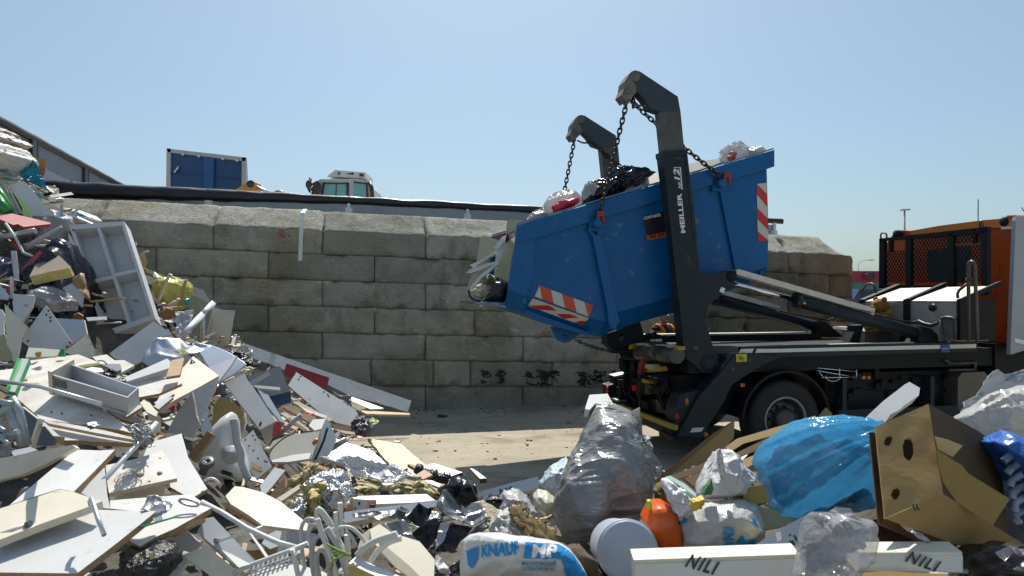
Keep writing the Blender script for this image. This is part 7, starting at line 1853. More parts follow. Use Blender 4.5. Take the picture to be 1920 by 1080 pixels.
for k in range(26):
    c = P(*q('C', [(960 + random.gauss(0, 28), 130 + random.gauss(0, 30))])[0], 3.38 + random.uniform(-.04, .04))
    ax = Vector((random.gauss(0, 1), random.gauss(0, 1), random.gauss(0, 1))).normalized(); u = ax.orthogonal().normalized(); w = ax.cross(u); r = random.uniform(.02, .05)
    mb.tube([c + u * r * math.cos(a) + w * r * math.sin(a) for a in [j * .5 for j in range(11)]], .0025, 4)
tag(mesh_obj(mb, 'wire_strands', STEELM), 'loose grey wire strands around the aluminium bar', 'wire', kind='stuff')
panel('board', 'long cream board with cut corners lying mid foreground', B_, 'E', [(0, 366), (60, 372), (205, 410), (345, 480), (455, 570), (550, 650), (540, 700), (440, 688), (210, 660), (100, 580), (-30, 500), (-70, 440)], (17, 8), .02, CR, CE, d=3.35)
rod('cable', 'short white cable loop at the corner of the long cream board', 'cable', 'C', [(1380, 440), (1410, 420), (1450, 425), (1478, 455)], .007, WM, d=3.4, smooth=2)
rod('pipe', 'dark grey pipe stub with a flanged end near the chair shell', 'pipe', 'C', [(1365, 390), (1385, 350), (1398, 318)], .022, pmat('pipe_grey', (.09, .10, .11), .35), d=3.75)
mb = MB(); mb.lathe(P(*q('C', [(1398, 316)])[0], 3.72), (.15, -.5, .85), [(.018, .012), (.040, .012), (.042, -.005), (.03, -.02)], 22); mb.lathe(P(*q('C', [(1398, 316)])[0], 3.72), (.15, -.5, .85), [(.002, .008), (.018, .012)], 22, 1)
single(mb, 'pipe_flange', [MATS['pipe_grey'], BLKP], 'round flange on top of the dark grey pipe stub', 'flange')
rod('tube', 'thick white steel tube running down beside the cream board', 'tube', 'M', [(555, 165), (700, 240), (900, 365), (1130, 470), (1280, 510)], .011, WM, d=[3.05, 3.0, 2.95, 2.9, 2.85])
rod('spatula', 'thin steel rod with flattened white tip under the white tube', 'rod', 'M', [(650, 455), (700, 450), (900, 390), (1010, 350)], [.012, .007, .005, .005], ALM, d=2.95)
puff('motor', 'black dirty round motor under the white angular board', 'motor', 'C', [(1000, 880), (1060, 868), (1140, 900), (1182, 960), (1180, 1040), (1130, 1090), (900, 1100), (860, 980), (860, 900)], .14, pmat('oily_black', (.018, .018, .017), .35, var=.5, scale=25, bump=.6, bscale=60, dirt=.35, dirtcol=(.2, .17, .12), dscale=9), d=2.75, wr=.02, wf=16, seed=30)
puff('rubble_chunk', 'pale plaster splash stuck on the black motor', 'plaster', 'C', [(1000, 930), (1030, 905), (1055, 898), (1048, 930), (1050, 960), (1020, 975), (1000, 960)], .012, DUST, d=2.60, wr=.01, wf=30, nu=24, nr=6)
for nm, lb, c, pts, m, e, tn, d, t in (
    ('board', 'grey board wedge in shade under the white angular board', 'C', [(1040, 852), (1240, 752), (1352, 860), (1285, 922)], LG, CE, (62, 0), 2.98, .02),
    ('board', 'beige cabinet board in shade at the bottom edge', 'C', [(1220, 940), (1295, 912), (1392, 878), (1600, 1040), (1560, 1110), (1440, 1090)], CR, CE, (55, 10), 2.85, .02),
    ('board', 'grey sliding board under the white steel tube', 'C', [(1380, 690), (1440, 680), (1728, 990), (1660, 1060), (1600, 1020), (1330, 780)], GB, CE, (40, 12), 2.95, .03),
    ('board', 'white triangular scrap in the sun on the sliding board', 'C', [(1492, 902), (1560, 930), (1692, 1000), (1612, 1022)], WM, CE, (22, 0), 2.72, .01),
    ('plank', 'brown broken lath edge below the white angular board', 'C', [(1130, 800), (1250, 720), (1380, 690), (1370, 710), (1220, 780), (1170, 815)], TAN, CB, (55, 0), 2.9, .02),
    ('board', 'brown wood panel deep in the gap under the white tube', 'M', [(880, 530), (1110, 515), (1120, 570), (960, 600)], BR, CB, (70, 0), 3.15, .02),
    ('board', 'tan board with dark slot under the long cream board', 'M', [(690, 170), (760, 165), (900, 280), (1000, 330), (950, 345), (760, 230)], TAN, CB, (60, 10), 3.4, .02),
    ('board', 'grey panel in shade below the long cream board', 'M', [(1190, 385), (1400, 400), (1400, 480), (1300, 500), (1180, 470)], GB, GE, (70, 0), 3.2, .02),
    ('plank', 'grey upright plank under the long cream board', 'M', [(1155, 375), (1195, 380), (1150, 600), (1100, 640)], LG, GE, (70, 20), 3.1, .02),
    ('board', 'white grey panel at the bottom beneath the wire basket', 'M', [(900, 720), (1000, 660), (1240, 620), (1500, 700), (1500, 760), (900, 760)], WM, CE, (25, 0), 2.75, .02)):
    panel(nm, lb, nm, c, pts, tn, t, m, e, d=d)
# wire basket
wb = thing('wire_basket', 'white wire basket rack at the bottom edge beside the cable coil', 'wire basket', P(*q('M', [(1100, 700)])[0], 2.6))
rod('rim_wire', None, None, 'M', [(790, 700), (850, 665), (1000, 610), (1180, 545), (1350, 475)], .010, WM, d=2.7, parent=wb)
rod('rim_wire', None, None, 'M', [(1230, 520), (1260, 640), (1285, 760)], .010, WM, d=2.68, parent=wb)
mb = MB()
for k in range(9):
    x = 960 + k * 36; y = 620 - k * 13
    mb.tube([P(*q('M', [(x, y)])[0], 2.7), P(*q('M', [(x - 60, y + 150)])[0], 2.66)], .004, 5)
for k in range(3): mb.tube([P(*q('M', [(900, 690 + 22 * k)])[0], 2.68), P(*q('M', [(1250, 560 + 30 * k)])[0], 2.68)], .003, 5)
mesh_obj(mb, 'grid_wire', WM, wb)
# ============================================================ nearer half of the heap: insulation, membrane, bags, cartons
WOOL = pmat('mineral_wool', (0.52, 0.45, 0.26), 0.95, var=0.35, scale=16, bump=0.9, bscale=70, dirt=0.4, dirtcol=(0.22, 0.19, 0.12), dscale=9)
FOIL = pmat('silver_foil_facing', (0.72, 0.74, 0.78), 0.22, metal=0.85, var=0.12, scale=9, dirt=0.3, dirtcol=(.4, .38, .35))
WFOIL = pmat('white_foil_facing', (0.66, 0.66, 0.67), 0.3, metal=0.25, var=0.06, dirt=0.4, dirtcol=(.38, .30, .18), dscale=6)
MEMB = pmat('black_membrane', (0.012, 0.014, 0.022), 0.28, var=0.25)
MEMG = pmat('grey_membrane', (0.17, 0.175, 0.185), 0.30, metal=0.45, var=0.35, scale=8, dirt=0.3, dirtcol=(.30, .30, .31), dscale=10)
IVORY = pmat('ivory_plastic_sheet', (0.60, 0.56, 0.44), 0.45, var=0.05, dirt=0.2)
panel('board', 'long white board sloping towards the open ground beside the cream door', 'board', 'D', [(920, 730), (985, 752), (1190, 820), (1330, 950), (1275, 942), (1130, 880), (930, 812)], (20, 25), .03, WM, SMOKE, d=6.0)
panel('board', 'white board in the sun just nearer than the long sloping one', 'board', 'D', [(900, 800), (1000, 830), (1130, 880), (1260, 945), (1050, 930), (850, 870)], (18, 15), .02, WM, CE, d=5.5)
panel('door', 'large cream door lying on the sandy ground at the heap foot', 'door', 'D', [(1158, 728), (1270, 745), (1412, 770), (1500, 850), (1590, 925), (1540, 1030), (1440, 1000), (1340, 950)], (6, 0), .035, pmat('cream_door', (.60, .52, .34), .45, var=.04, dirt=.2), CE, d=6.6)
panel('plank', 'white plank lying beyond the pink tile with black fittings under it', 'plank', 'b', [(830, 75), (950, 40), (1215, 125), (1100, 165), (960, 130)], (10, 10), .03, WM, BLKP, d=5.6)
panel('plank', 'brown plank end under the white plank with black fittings', 'plank', 'b', [(705, 50), (730, 48), (860, 90), (800, 105)], (25, 0), .03, BR, BR, d=5.5)
mb = MB()
for a_, b_, r in (((820, 70), (800, 125), .035), ((860, 120), (1100, 200), .03), ((945, 105), (965, 205), .035), ((880, 175), (1070, 212), .022), ((960, 155), (1100, 160), .015), ((1045, 130), (1045, 155), .008), ((1095, 140), (1095, 160), .008)):
    mb.tube([P(*q('b', [a_])[0], 5.3), P(*q('b', [b_])[0], 5.25)], r, 6)
single(mb, 'hinge_frame', BLKP, 'black metal bed hinge frame beneath the white plank', 'hinge')
panel('tile', 'square pinkish tan tile lying on the black hinge frame', 'tile', 'b', [(780, 150), (862, 98), (940, 148), (850, 190)], (25, 0), .02, pmat('pink_tan', (.48, .28, .18), .6), TAN, d=5.0)
panel('plank', 'narrow white plank under the black hinge frame', 'plank', 'b', [(860, 195), (930, 200), (1015, 235), (1000, 260), (900, 225)], (15, 10), .02, WM, CE, d=5.15)
panel('offcut', 'small white batten with a black underside alone on the ground', 'offcut', 'b', [(1278, 85), (1320, 95), (1435, 180), (1375, 185)], (6, 0), .05, WM, BLKP, d=6.9)
# insulation roll
sheet('foil_sheet', 'white foil faced insulation sheet draped over mineral wool', 'insulation', 'E', [(600, 215), (650, 178), (800, 160), (900, 190), (1000, 210), (1200, 240), (1330, 290), (1430, 335), (1300, 358), (1100, 348), (980, 310), (880, 300), (800, 225), (720, 200)], (28, 5), WFOIL, d=4.55, amp=.09, f=4, seed=31)
puff('wool_strip', 'yellow mineral wool roll edge under the white foil sheet', 'mineral wool', 'E', [(700, 225), (800, 250), (880, 310), (1000, 335), (1120, 352), (1150, 385), (1080, 400), (980, 425), (880, 425), (840, 360), (760, 300)], .14, WOOL, d=4.45, wr=.10, wf=11, seed=32)
puff('wool_strip', 'long lumpy strip of mineral wool reaching towards the black membrane', 'mineral wool', 'E', [(1100, 370), (1200, 335), (1320, 345), (1380, 330), (1450, 350), (1555, 425), (1550, 462), (1480, 455), (1400, 420), (1250, 425), (1130, 400)], .10, WOOL, d=4.3, wr=.10, wf=12, seed=33)
puff('wool_strip', 'arched dark edged wool strip at the near end of the foil sheet', 'mineral wool', 'E', [(420, 340), (480, 270), (560, 190), (620, 195), (620, 250), (560, 300), (510, 370), (470, 420), (430, 400)], .10, WOOL, d=4.3, wr=.10, wf=12, seed=34)
puff('foil_roll', 'crinkled silver foil roll inside the insulation heap', 'foil', 'E', [(620, 310), (700, 280), (800, 285), (855, 380), (868, 480), (830, 555), (740, 580), (640, 545), (615, 430)], .16, FOIL, d=4.2, wr=.07, wf=14, seed=35)
puff('wool_strip', 'upright yellow wool strip folded at its top before the foil roll', 'mineral wool', 'E', [(505, 360), (560, 330), (690, 335), (695, 380), (645, 430), (632, 560), (570, 612), (512, 600), (505, 460)], .10, pmat('yellow_wool', (.56, .46, .20), .95, var=.3, scale=20, bump=.9, bscale=70, dirt=.35, dirtcol=(.14, .12, .06)), d=3.95, wr=.08, wf=13, seed=36)
sheet('foil_sheet', 'small silver foil flap capping the upright wool strip', 'foil', 'E', [(515, 350), (560, 322), (650, 318), (695, 340), (640, 352), (560, 368)], (25, 0), FOIL, d=3.85, amp=.04, f=9, seed=37)
puff('wool_strip', 'small brownish wool scrap with foil beside the upright strip', 'mineral wool', 'E', [(400, 490), (440, 450), (480, 480), (520, 560), (490, 600), (430, 560)], .08, WOOL, d=3.9, wr=.07, wf=13, seed=38)
puff('foil_ball', 'crumpled silver foil wad beside the small wool scrap', 'foil', 'E', [(455, 520), (490, 480), (520, 520), (525, 590), (480, 590)], .06, FOIL, d=3.8, wr=.06, wf=18, seed=39)
panel('plank', 'pale lath slanting up to the insulation wool', 'plank', 'E', [(310, 460), (490, 350), (500, 375), (350, 480)], (35, 10), .02, CR, CE, d=3.9)
panel('board', 'white box panel with a chip edge between pegboard and wool', 'board', 'E', [(190, 360), (300, 225), (382, 245), (240, 420), (200, 430)], (40, 15), .02, WM, CB, d=4.0)
panel('board', 'brown chipboard side of the white box panel', 'board', 'E', [(262, 430), (375, 300), (378, 370), (340, 440), (290, 460)], (62, -20), .02, TAN, CB, d=3.95)
panel('board', 'white flat board under the wool strip with a scratch', 'board', 'E', [(872, 452), (1000, 438), (1440, 425), (1505, 472), (1330, 490), (1060, 500)], (10, 0), .03, WM, CE, d=3.95)
panel('cabinet_end', 'white cabinet end with slots under the flat board', 'panel', 'E', [(885, 460), (1060, 475), (1062, 545), (890, 545)], (82, 0), .03, LG, CE, d=3.92, dots=[(935, 490), (936, 500), (905, 530)], dotr=.006)
panel('packaging', 'pink and black printed scrap stuck on the cabinet end', 'packaging', 'E', [(992, 470), (1062, 468), (1060, 540), (990, 540)], (82, 0), .006, pmat('pink_print', (.55, .28, .30), .5), CE, d=3.87)
puff('sticker', 'round black spot on the pink printed scrap', 'sticker', 'E', [(1010, 520), (1022, 502), (1050, 505), (1055, 530), (1030, 540)], .006, BLKP, d=3.84, wr=.0)
panel('plank', 'brown end board behind the slotted cabinet end', 'plank', 'E', [(840, 520), (880, 455), (892, 460), (888, 545), (830, 550)], (80, 0), .03, TAN, CB, d=4.0)
INSB = pmat('insulation_facing', (0.56, 0.59, 0.63), 0.3, metal=0.3, var=0.05, scale=3, dirt=0.15)
INSC = pmat('insulation_core', (0.66, 0.62, 0.42), 0.8, var=0.08, scale=30)
PRT = pmat('print_dark_green', (0.015, 0.05, 0.045), 0.5, rnd=0)
panel('insulation_strip', 'blue grey faced insulation strip lying under the black membrane', 'insulation', 'E', [(820, 560), (1000, 535), (1300, 500), (1520, 468), (1522, 515), (1300, 570), (1050, 602), (822, 645)], (45, 0), .05, INSB, INSC, d=3.7)
ib = panel('insulation_strip', 'white insulation strip printed NO beyond the black membrane', 'insulation', 'a', [(70, 575), (250, 525), (410, 487), (415, 555), (270, 600), (90, 640)], (60, -5), .08, INSB, INSC, d=4.6)
def flat_text(target, body, p0, p1, size_px, mat, ref_px, d, n, skew_=0.0, bold=.02, name='printing'):
    """letters lying on a flat face through P(ref, d) with normal n"""
    o = P(*ref_px, d)
    A = plane_pts_one(*p0, o, n); Bp = plane_pts_one(*p1, o, n)
    xd = (Bp - A).normalized(); yd = n.cross(xd)
    if yd.z < 0 and abs(xd.z) < .7: yd = -yd
    mb = text_mb(body, A + n * .003, xd, yd, size_px / F * d, (Bp - A).length, bold, skew_)
    mesh_obj(mb, name, mat, target)
cI = cen(q('a', [(70, 575), (250, 525), (410, 487), (415, 555), (270, 600), (90, 640)]))
flat_text(ib, 'NO', q('a', [(185, 606)])[0], q('a', [(280, 588)])[0], 14, PRT, cI, 4.6, orient([cI], N(60, -5)), .0)
# black and grey membrane, many folds
for pts, m, tn, d, sd, amp in (([(200, 512), (400, 508), (700, 450), (960, 450), (1040, 540), (900, 600), (700, 572), (480, 602), (200, 566)], MEMG, (35, 0), 3.45, 41, .10),
                               ([(640, 560), (740, 490), (800, 455), (960, 460), (880, 560), (820, 620), (740, 600)], MEMB, (40, -20), 3.40, 42, .10),
                               ([(480, 602), (600, 570), (690, 570), (750, 700), (860, 840), (770, 875), (640, 700)], MEMG, (48, -10), 3.3, 43, .05),
                               ([(740, 690), (850, 600), (1040, 540), (1010, 640), (990, 720), (890, 832), (840, 815)], MEMB, (62, 10), 3.33, 44, .07),
                               ([(1000, 770), (1120, 600), (1330, 640), (1200, 750), (1140, 860), (970, 862)], MEMB, (62, -10), 3.30, 45, .07),
                               ([(1330, 640), (1440, 560), (1450, 650), (1380, 700), (1230, 730)], MEMG, (55, 10), 3.35, 46, .06)):
    i = (41, 42, 43, 44, 45, 46).index(sd)
    lb = ('long grey black membrane strip with glossy folds beyond the cream panels', 'black glossy fold lying on the grey membrane strip', 'grey membrane corner hanging over the cream panels', 'black membrane fold hanging between the cream panels and hood', 'broad black membrane fold just above the printed plaster bag', 'small grey membrane fold under the tan stone chunk')[i]
    sheet('membrane', lb, 'membrane', 'b', pts, tn, m, d=d, amp=amp, f=3.2, seed=sd, nu=72, nr=18)
sheet('membrane', 'black hood shaped fold of roofing membrane standing upright', 'membrane', 'b', [(1040, 290), (1080, 200), (1130, 160), (1200, 135), (1245, 175), (1300, 260), (1345, 400), (1290, 415), (1250, 452), (1130, 400), (1070, 330)], (66, 15), MEMB, d=3.55, amp=.06, f=2.5, seed=47, curl=-.08)
sheet('membrane', 'grey outer side of the hood shaped membrane fold', 'membrane', 'b', [(1200, 140), (1250, 165), (1395, 325), (1370, 385), (1345, 400), (1290, 260)], (60, 60), MEMG, d=3.5, amp=.03, f=4, seed=48)
sheet('membrane', 'grey crumpled membrane collar below the black hood', 'membrane', 'b', [(968, 455), (1040, 300), (1090, 335), (1180, 425), (1255, 452), (1290, 402), (1370, 382), (1425, 480), (1442, 570), (1315, 636), (1160, 600), (1040, 552)], (42, 5), MEMG, d=3.38, amp=.07, f=3.5, seed=49)
sheet('membrane', 'silver strip between two black membrane folds', 'membrane', 'b', [(980, 720), (1010, 600), (1100, 600), (1040, 760), (960, 850)], (50, 0), pmat('silver_strip', (.42, .43, .45), .35, metal=.4), d=3.26, amp=.04, f=6, seed=50)
sheet('membrane', 'dark corner of membrane beside the printed plaster bag', 'membrane', 'b', [(1100, 1000), (1200, 930), (1290, 960), (1260, 1120), (1100, 1120)], (60, 0), MEMB, d=2.95, amp=.05, f=4, seed=51)
sheet('plastic_film', 'white film petal beneath the black membrane folds', 'film', 'b', [(960, 870), (1010, 890), (1080, 980), (1090, 1060), (1000, 1050), (955, 950)], (40, 0), pmat('white_film', (.60, .60, .61), .35, trans=.2), d=3.0, amp=.06, f=4, seed=52)
puff('plastic_bag', 'grey white crumpled bag beside the tan stone chunk', 'bag', 'a', [(110, 780), (170, 715), (240, 720), (320, 800), (345, 850), (220, 850), (120, 830)], .12, pmat('grey_white_film', (.48, .47, .45), .3, trans=.2, var=.15), d=3.2, wr=.055, wf=9, seed=53)
puff('plastic_bag', 'grey film bag puckered behind the tan stone chunk', 'bag', 'a', [(180, 680), (220, 620), (290, 610), (350, 650), (380, 690), (330, 740), (260, 720)], .1, pmat('dull_film', (.36, .36, .37), .28, var=.25), d=3.4, wr=.055, wf=9, seed=54)
puff('bin_bag', 'black bin bag scrap tucked behind the tan stone chunk', 'bag', 'a', [(120, 620), (160, 615), (300, 620), (390, 680), (370, 715), (300, 680), (190, 660)], .08, BLKP, d=3.5, wr=.06, seed=55)
puff('stone_wool_chunk', 'tan fibrous stone wool slab leaning by the grey sack', 'stone wool', 'a', [(215, 670), (250, 640), (330, 665), (350, 720), (520, 815), (530, 870), (515, 893), (400, 850), (330, 810), (240, 720)], .07, pmat('tan_wool', (.46, .34, .17), .95, var=.3, scale=22, bump=1.0, bscale=60, dirt=.5, dirtcol=(.26, .17, .07), dscale=10), d=3.15, wr=.06, wf=18, seed=56, tilt=50)
# cream panels, cables, coil
panel('board', 'ivory plastic panel lying below the grey membrane corner', 'panel', 'b', [(360, 650), (450, 600), (560, 680), (820, 760), (960, 930), (950, 1120), (780, 1120), (560, 930), (380, 760)], (30, 12), .03, IVORY, CE, d=2.9)
panel('board', 'second ivory panel turned up in front of the first one', 'panel', 'b', [(450, 840), (500, 800), (720, 980), (860, 1120), (760, 1120), (600, 1000)], (45, -10), .02, IVORY, CE, d=2.72)
panel('board', 'ivory torn panel corner beside the white cable coil', 'panel', 'b', [(300, 690), (360, 640), (400, 740), (300, 860), (240, 900), (260, 780)], (45, -20), .02, IVORY, CE, d=2.95)
panel('block', 'thick white block with a broken yellow foam face at the bottom', 'foam block', 'b', [(160, 960), (225, 905), (640, 1085), (620, 1130), (420, 1080)], (14, 10), .12, WM, YFOAM, d=2.55)
for i, (pts, r) in enumerate((([(240, 890), (330, 800), (440, 740), (610, 690)], .012), ([(370, 950), (440, 840), (540, 760), (650, 730)], .012), ([(450, 780), (560, 720), (620, 712)], .010))):
    rod('tube', ('white bent plastic tube over the ivory panels', 'white bent plastic tube nearest the bottom over the ivory panels', 'short thin cream tube between the two bent white tubes')[i], 'tube', 'b', pts, r, CR if i == 2 else WM, d=2.62, smooth=2)
CBL = pmat('grey_cable', (.40, .40, .40), .45, var=.08); CBL2 = pmat('pale_cable', (.58, .57, .54), .45, var=.06)
coil = thing('cable_coil', 'coil of pale and grey flexible conduit tied with green strings', 'cable coil', P(*q('E', [(680, 1000)])[0], 2.65))
for i, (pts, r, m) in enumerate((([(540, 1060), (512, 900), (490, 720), (515, 625), (580, 605), (640, 655)], 0.0081, CBL), ([(670, 1060), (590, 900), (548, 760), (565, 665), (610, 655)], 0.0081, CBL),
        ([(860, 920), (770, 760), (700, 630), (640, 540), (612, 548), (635, 680), (720, 860), (745, 1060)], 0.0111, CBL2), ([(840, 990), (800, 820), (720, 640), (650, 545), (620, 535)], 0.0104, CBL2),
        ([(600, 1060), (575, 930), (585, 790), (640, 720), (700, 800), (730, 930), (740, 1060)], 0.0096, CBL), ([(640, 1060), (615, 960), (620, 860), (660, 840), (700, 900), (712, 1060)], 0.0089, CBL),
        ([(800, 740), (790, 490)], 0.0104, CBL2), ([(768, 720), (757, 560)], 0.0089, CBL2), ([(850, 900), (842, 730)], 0.0118, CBL2), ([(760, 770), (800, 880), (830, 980)], 0.0126, CBL2),
        ([(700, 700), (850, 660), (930, 720), (985, 790)], 0.0074, CBL2), ([(830, 700), (880, 740), (905, 805)], 0.0067, CBL), ([(690, 680), (800, 850), (850, 1040)], 0.0118, CBL), ([(620, 610), (680, 800), (740, 950), (770, 1060)], 0.0096, CBL2))):
    rod('conduit', None, None, 'E', pts, r, m, d=2.78 - .014 * i, parent=coil, smooth=2)
for pts in ([(690, 800), (760, 840), (870, 885)], [(730, 860), (800, 850), (870, 890)], [(740, 920), (800, 890), (872, 880)], [(725, 910), (760, 870), (840, 870)]):
    rod('tie_string', None, None, 'E', pts, .004, pmat('string_green', (.22, .34, .05), .6), d=2.54, parent=coil, smooth=1, seg=6)
rod('tie_string', None, None, 'E', [(720, 1000), (735, 960), (725, 930)], .006, YPAINT, d=2.52, parent=coil, seg=6)
# -- printed plaster bag at the bottom
BAGW = pmat('plaster_bag_white', (0.66, 0.66, 0.65), 0.38, var=0.05, bump=.15, bscale=8, dirt=.2, dirtcol=(.42, .40, .36))
PBLUE = pmat('print_cyan_blue', (0.01, 0.24, 0.55), 0.4, var=0.12, rnd=0)
kb = puff('plaster_bag', 'full white plaster bag printed KNAUF MP in blue', 'bag', 'F', [(12, 1110), (15, 960), (25, 890), (70, 850), (200, 838), (380, 862), (560, 900), (625, 935), (680, 1010), (730, 1110)], .20, BAGW, d=2.85, wr=.02, wf=4, seed=60, tilt=62, nu=110, nr=30, flat=.75)
dk = 2.6
wrap_text(kb, 'KNAUF', *q('F', [(132, 972), (345, 952)]), 21, PBLUE, dk, .045, skew_=.1)
press_poly(kb, q('F', [(375, 893), (560, 908), (600, 930), (592, 985), (365, 978)]), PBLUE, dk)
wrap_text(kb, 'MP', *q('F', [(412, 968), (545, 975)]), 19, WHT, dk, .045, lift=.013)
press_poly(kb, q('F', [(575, 985), (605, 935), (640, 965), (725, 1090), (610, 1090)]), PBLUE, dk)
press_poly(kb, q('F', [(50, 940), (118, 912), (112, 985), (80, 1040), (58, 1018)]), PBLUE, dk)
wrap_text(kb, 'MACHINE SPUITGIPS', *q('F', [(357, 1010), (545, 1014)]), 6, PBLUE, dk, .02)
wrap_text(kb, 'PLÂTRE À PROJETER', *q('F', [(352, 1038), (540, 1043)]), 6, PBLUE, dk, .02)
# -- tall grey sack and what stands round it
GSACK = add_crease(pmat('grey_sack_film', (0.20, 0.205, 0.20), 0.22, var=0.3, scale=5, trans=.04, dirt=.25, dirtcol=(.30, .30, .27), dscale=3, spec=.8), 5, .28, .02, (.35, 1.5, 1.8))
gs = puff('rubble_sack', 'tall grey plastic sack standing up with glossy creases', 'sack', 'a', [(745, 62), (810, 60), (868, 78), (960, 130), (1008, 210), (1032, 310), (1085, 420), (1094, 560), (1072, 680), (1032, 735), (930, 755), (840, 765), (800, 830), (720, 905), (640, 902), (560, 860), (520, 780), (486, 690), (505, 630), (560, 500), (600, 400), (645, 280), (700, 130)], .30, GSACK, d=3.9, wr=.035, wf=3.0, seed=61, nu=120, nr=40, lumps=.25, tilt=48, flat=.6, stretch=(.6, 1.5, 1.5))
panel('styrofoam', 'white styrofoam corner piece sticking up behind the grey sack', 'styrofoam', 'F', [(710, 140), (735, 60), (838, 54), (880, 130), (770, 108), (735, 145)], (30, 10), .06, WM, WM, d=4.15)
sheet('plastic_film', 'clear crumpled film down the far side of the grey sack', 'film', 'F', [(945, 175), (992, 138), (1020, 250), (1070, 330), (1080, 420), (1140, 510), (1100, 545), (1060, 470), (1030, 330), (990, 230)], (65, 40), pmat('milk_film', (.56, .55, .52), .3, trans=.3, alpha=.9), d=4.1, amp=.08, f=6, seed=62)
puff('plastic_bag', 'pale blue crumpled bag beside the tall grey sack', 'bag', 'F', [(455, 545), (520, 490), (600, 450), (605, 500), (570, 600), (540, 640), (490, 600)], .14, pmat('pale_blue_film', (.46, .56, .60), .3, var=.12), d=4.35, wr=.07, wf=8, seed=63)
puff('packaging', 'cream and green plastic tub liner below the pale blue bag', 'packaging', 'F', [(412, 620), (445, 590), (500, 600), (545, 640), (540, 700), (500, 740), (420, 690)], .12, pmat('cream_green_liner', (.55, .54, .42), .35, var=.1, dirt=.8, dirtcol=(.12, .30, .15), dscale=3, dthr=.56), d=4.0, wr=.03, seed=64)
puff('cloth_scrap', 'brown rough cloth under the grey sack', 'cloth', 'F', [(600, 905), (680, 900), (760, 980), (830, 1090), (700, 1090), (640, 960)], .1, pmat('brown_cloth', (.075, .055, .035), .95, var=.3, bump=.6), d=2.95, wr=.05, seed=65)
mb = MB(); bc = P(*q('F', [(952, 940)])[0], 3.1); ax = Vector((.03, -1, .27)).normalized()
mb.lathe(bc, -ax, [(.002, -.012), (.125, -.012), (.132, -.008), (.134, 0), (.140, .0), (.140, .03), (.132, .035), (.125, .34), (.002, .34)], 56)
bk = single(mb, 'bucket', pmat('bucket_lilac', (.40, .45, .54), .35, var=.05, dirt=.6, dirtcol=(.42, .40, .36), dscale=9, dthr=.60), 'pale lilac plastic bucket lying with its stained base towards the road', 'bucket')
puff('jerrycan', 'bright orange plastic jerrycan beside the lilac bucket', 'jerrycan', 'G', [(75, 740), (115, 660), (155, 640), (200, 640), (260, 680), (285, 760), (312, 905), (300, 940), (170, 940), (130, 830)], .12, pmat('can_orange', (.62, .10, .008), .25, var=.05, sub=0), d=3.35, wr=.004, wf=5, seed=66, flat=.22, lumps=.02)
rod('can_cap', 'lime green cap on the orange jerrycan', 'cap', 'G', [(105, 652), (128, 650)], .022, pmat('cap_lime', (.38, .55, .03), .4), d=3.3)
kb2 = puff('plaster_bag', 'slack greyish plaster bag printed KNAUF sideways in blue', 'bag', 'G', [(275, 760), (330, 690), (430, 640), (560, 620), (660, 625), (745, 665), (785, 790), (770, 860), (735, 910), (500, 960), (310, 940)], .22, pmat('plaster_bag_grey', (.46, .45, .43), .4, var=.06, dirt=.15), d=3.35, wr=.03, wf=4, seed=67, nu=96, nr=24, tilt=70)
wrap_text(kb2, 'KNAUF', *q('G', [(560, 786), (560, 960)]), 19, PBLUE, 3.1, .045)
press_poly(kb2, q('G', [(632, 882), (670, 830), (690, 865), (750, 855), (745, 900), (690, 905)]), PBLUE, 3.1)
press_poly(kb2, q('G', [(720, 740), (745, 735), (760, 790), (735, 770)]), PBLUE, 3.1)
press_poly(kb2, q('G', [(285, 770), (345, 735), (345, 765), (300, 775)]), PBLUE, 3.1)
puff('bag_neck', None, None, 'G', [(222, 545), (255, 530), (310, 570), (380, 630), (370, 670), (300, 745), (285, 740), (250, 650)], .09, pmat('bag_neck_white', (.56, .57, .60), .35, var=.15, dirt=.4, dirtcol=(.1, .25, .5)), d=3.3, wr=.05, wf=10, seed=68, parent=kb2)
puff('packing_scrap', 'bright yellow plastic scrap on the neck of the greyish bag', 'plastic scrap', 'G', [(368, 660), (385, 630), (430, 622), (425, 645), (385, 682)], .03, pmat('bright_yellow', (.65, .43, .02), .35), d=3.15, wr=.03, wf=15)
hb = puff('carrier_bag', 'white carrier bag with knotted handles on the greyish bag', 'bag', 'G', [(400, 590), (440, 480), (490, 400), (520, 350), (600, 325), (650, 360), (680, 430), (750, 480), (690, 540), (640, 590), (540, 620), (440, 615)], .16, pmat('carrier_white', (.58, .58, .57), .35, var=.12, trans=.15, dirt=.4, dirtcol=(.3, .3, .3)), d=3.45, wr=.035, wf=5, seed=69, nu=100, nr=26)
puff('bag_knot', None, None, 'G', [(520, 330), (540, 315), (550, 350), (560, 420), (570, 510), (540, 500), (525, 420)], .05, pmat('carrier_white'  , (.58, .58, .57)), d=3.25, wr=.03, wf=14, parent=hb)
puff('printed_patch', None, None, 'G', [(425, 590), (470, 520), (490, 485), (497, 560), (480, 600), (440, 605)], .03, pmat('patch_green', (.03, .15, .05), .4, dirt=.9, dirtcol=(.5, .48, .35), dscale=9), d=3.27, wr=.01, parent=hb)
panel('plastic_strap', 'pale turquoise strap running under the white carrier bag', 'strap', 'G', [(215, 488), (245, 482), (330, 530), (425, 612), (400, 612), (310, 548)], (35, 0), .004, pmat('strap_turquoise', (.42, .60, .58), .4), CE, d=3.5)
puff('olive_scrap', 'olive green rag between grey sack and jerrycan', 'rag', 'G', [(135, 560), (200, 530), (250, 560), (220, 640), (150, 640)], .08, pmat('olive_rag', (.09, .09, .015), .8, var=.4), d=3.7, wr=.05, seed=70)
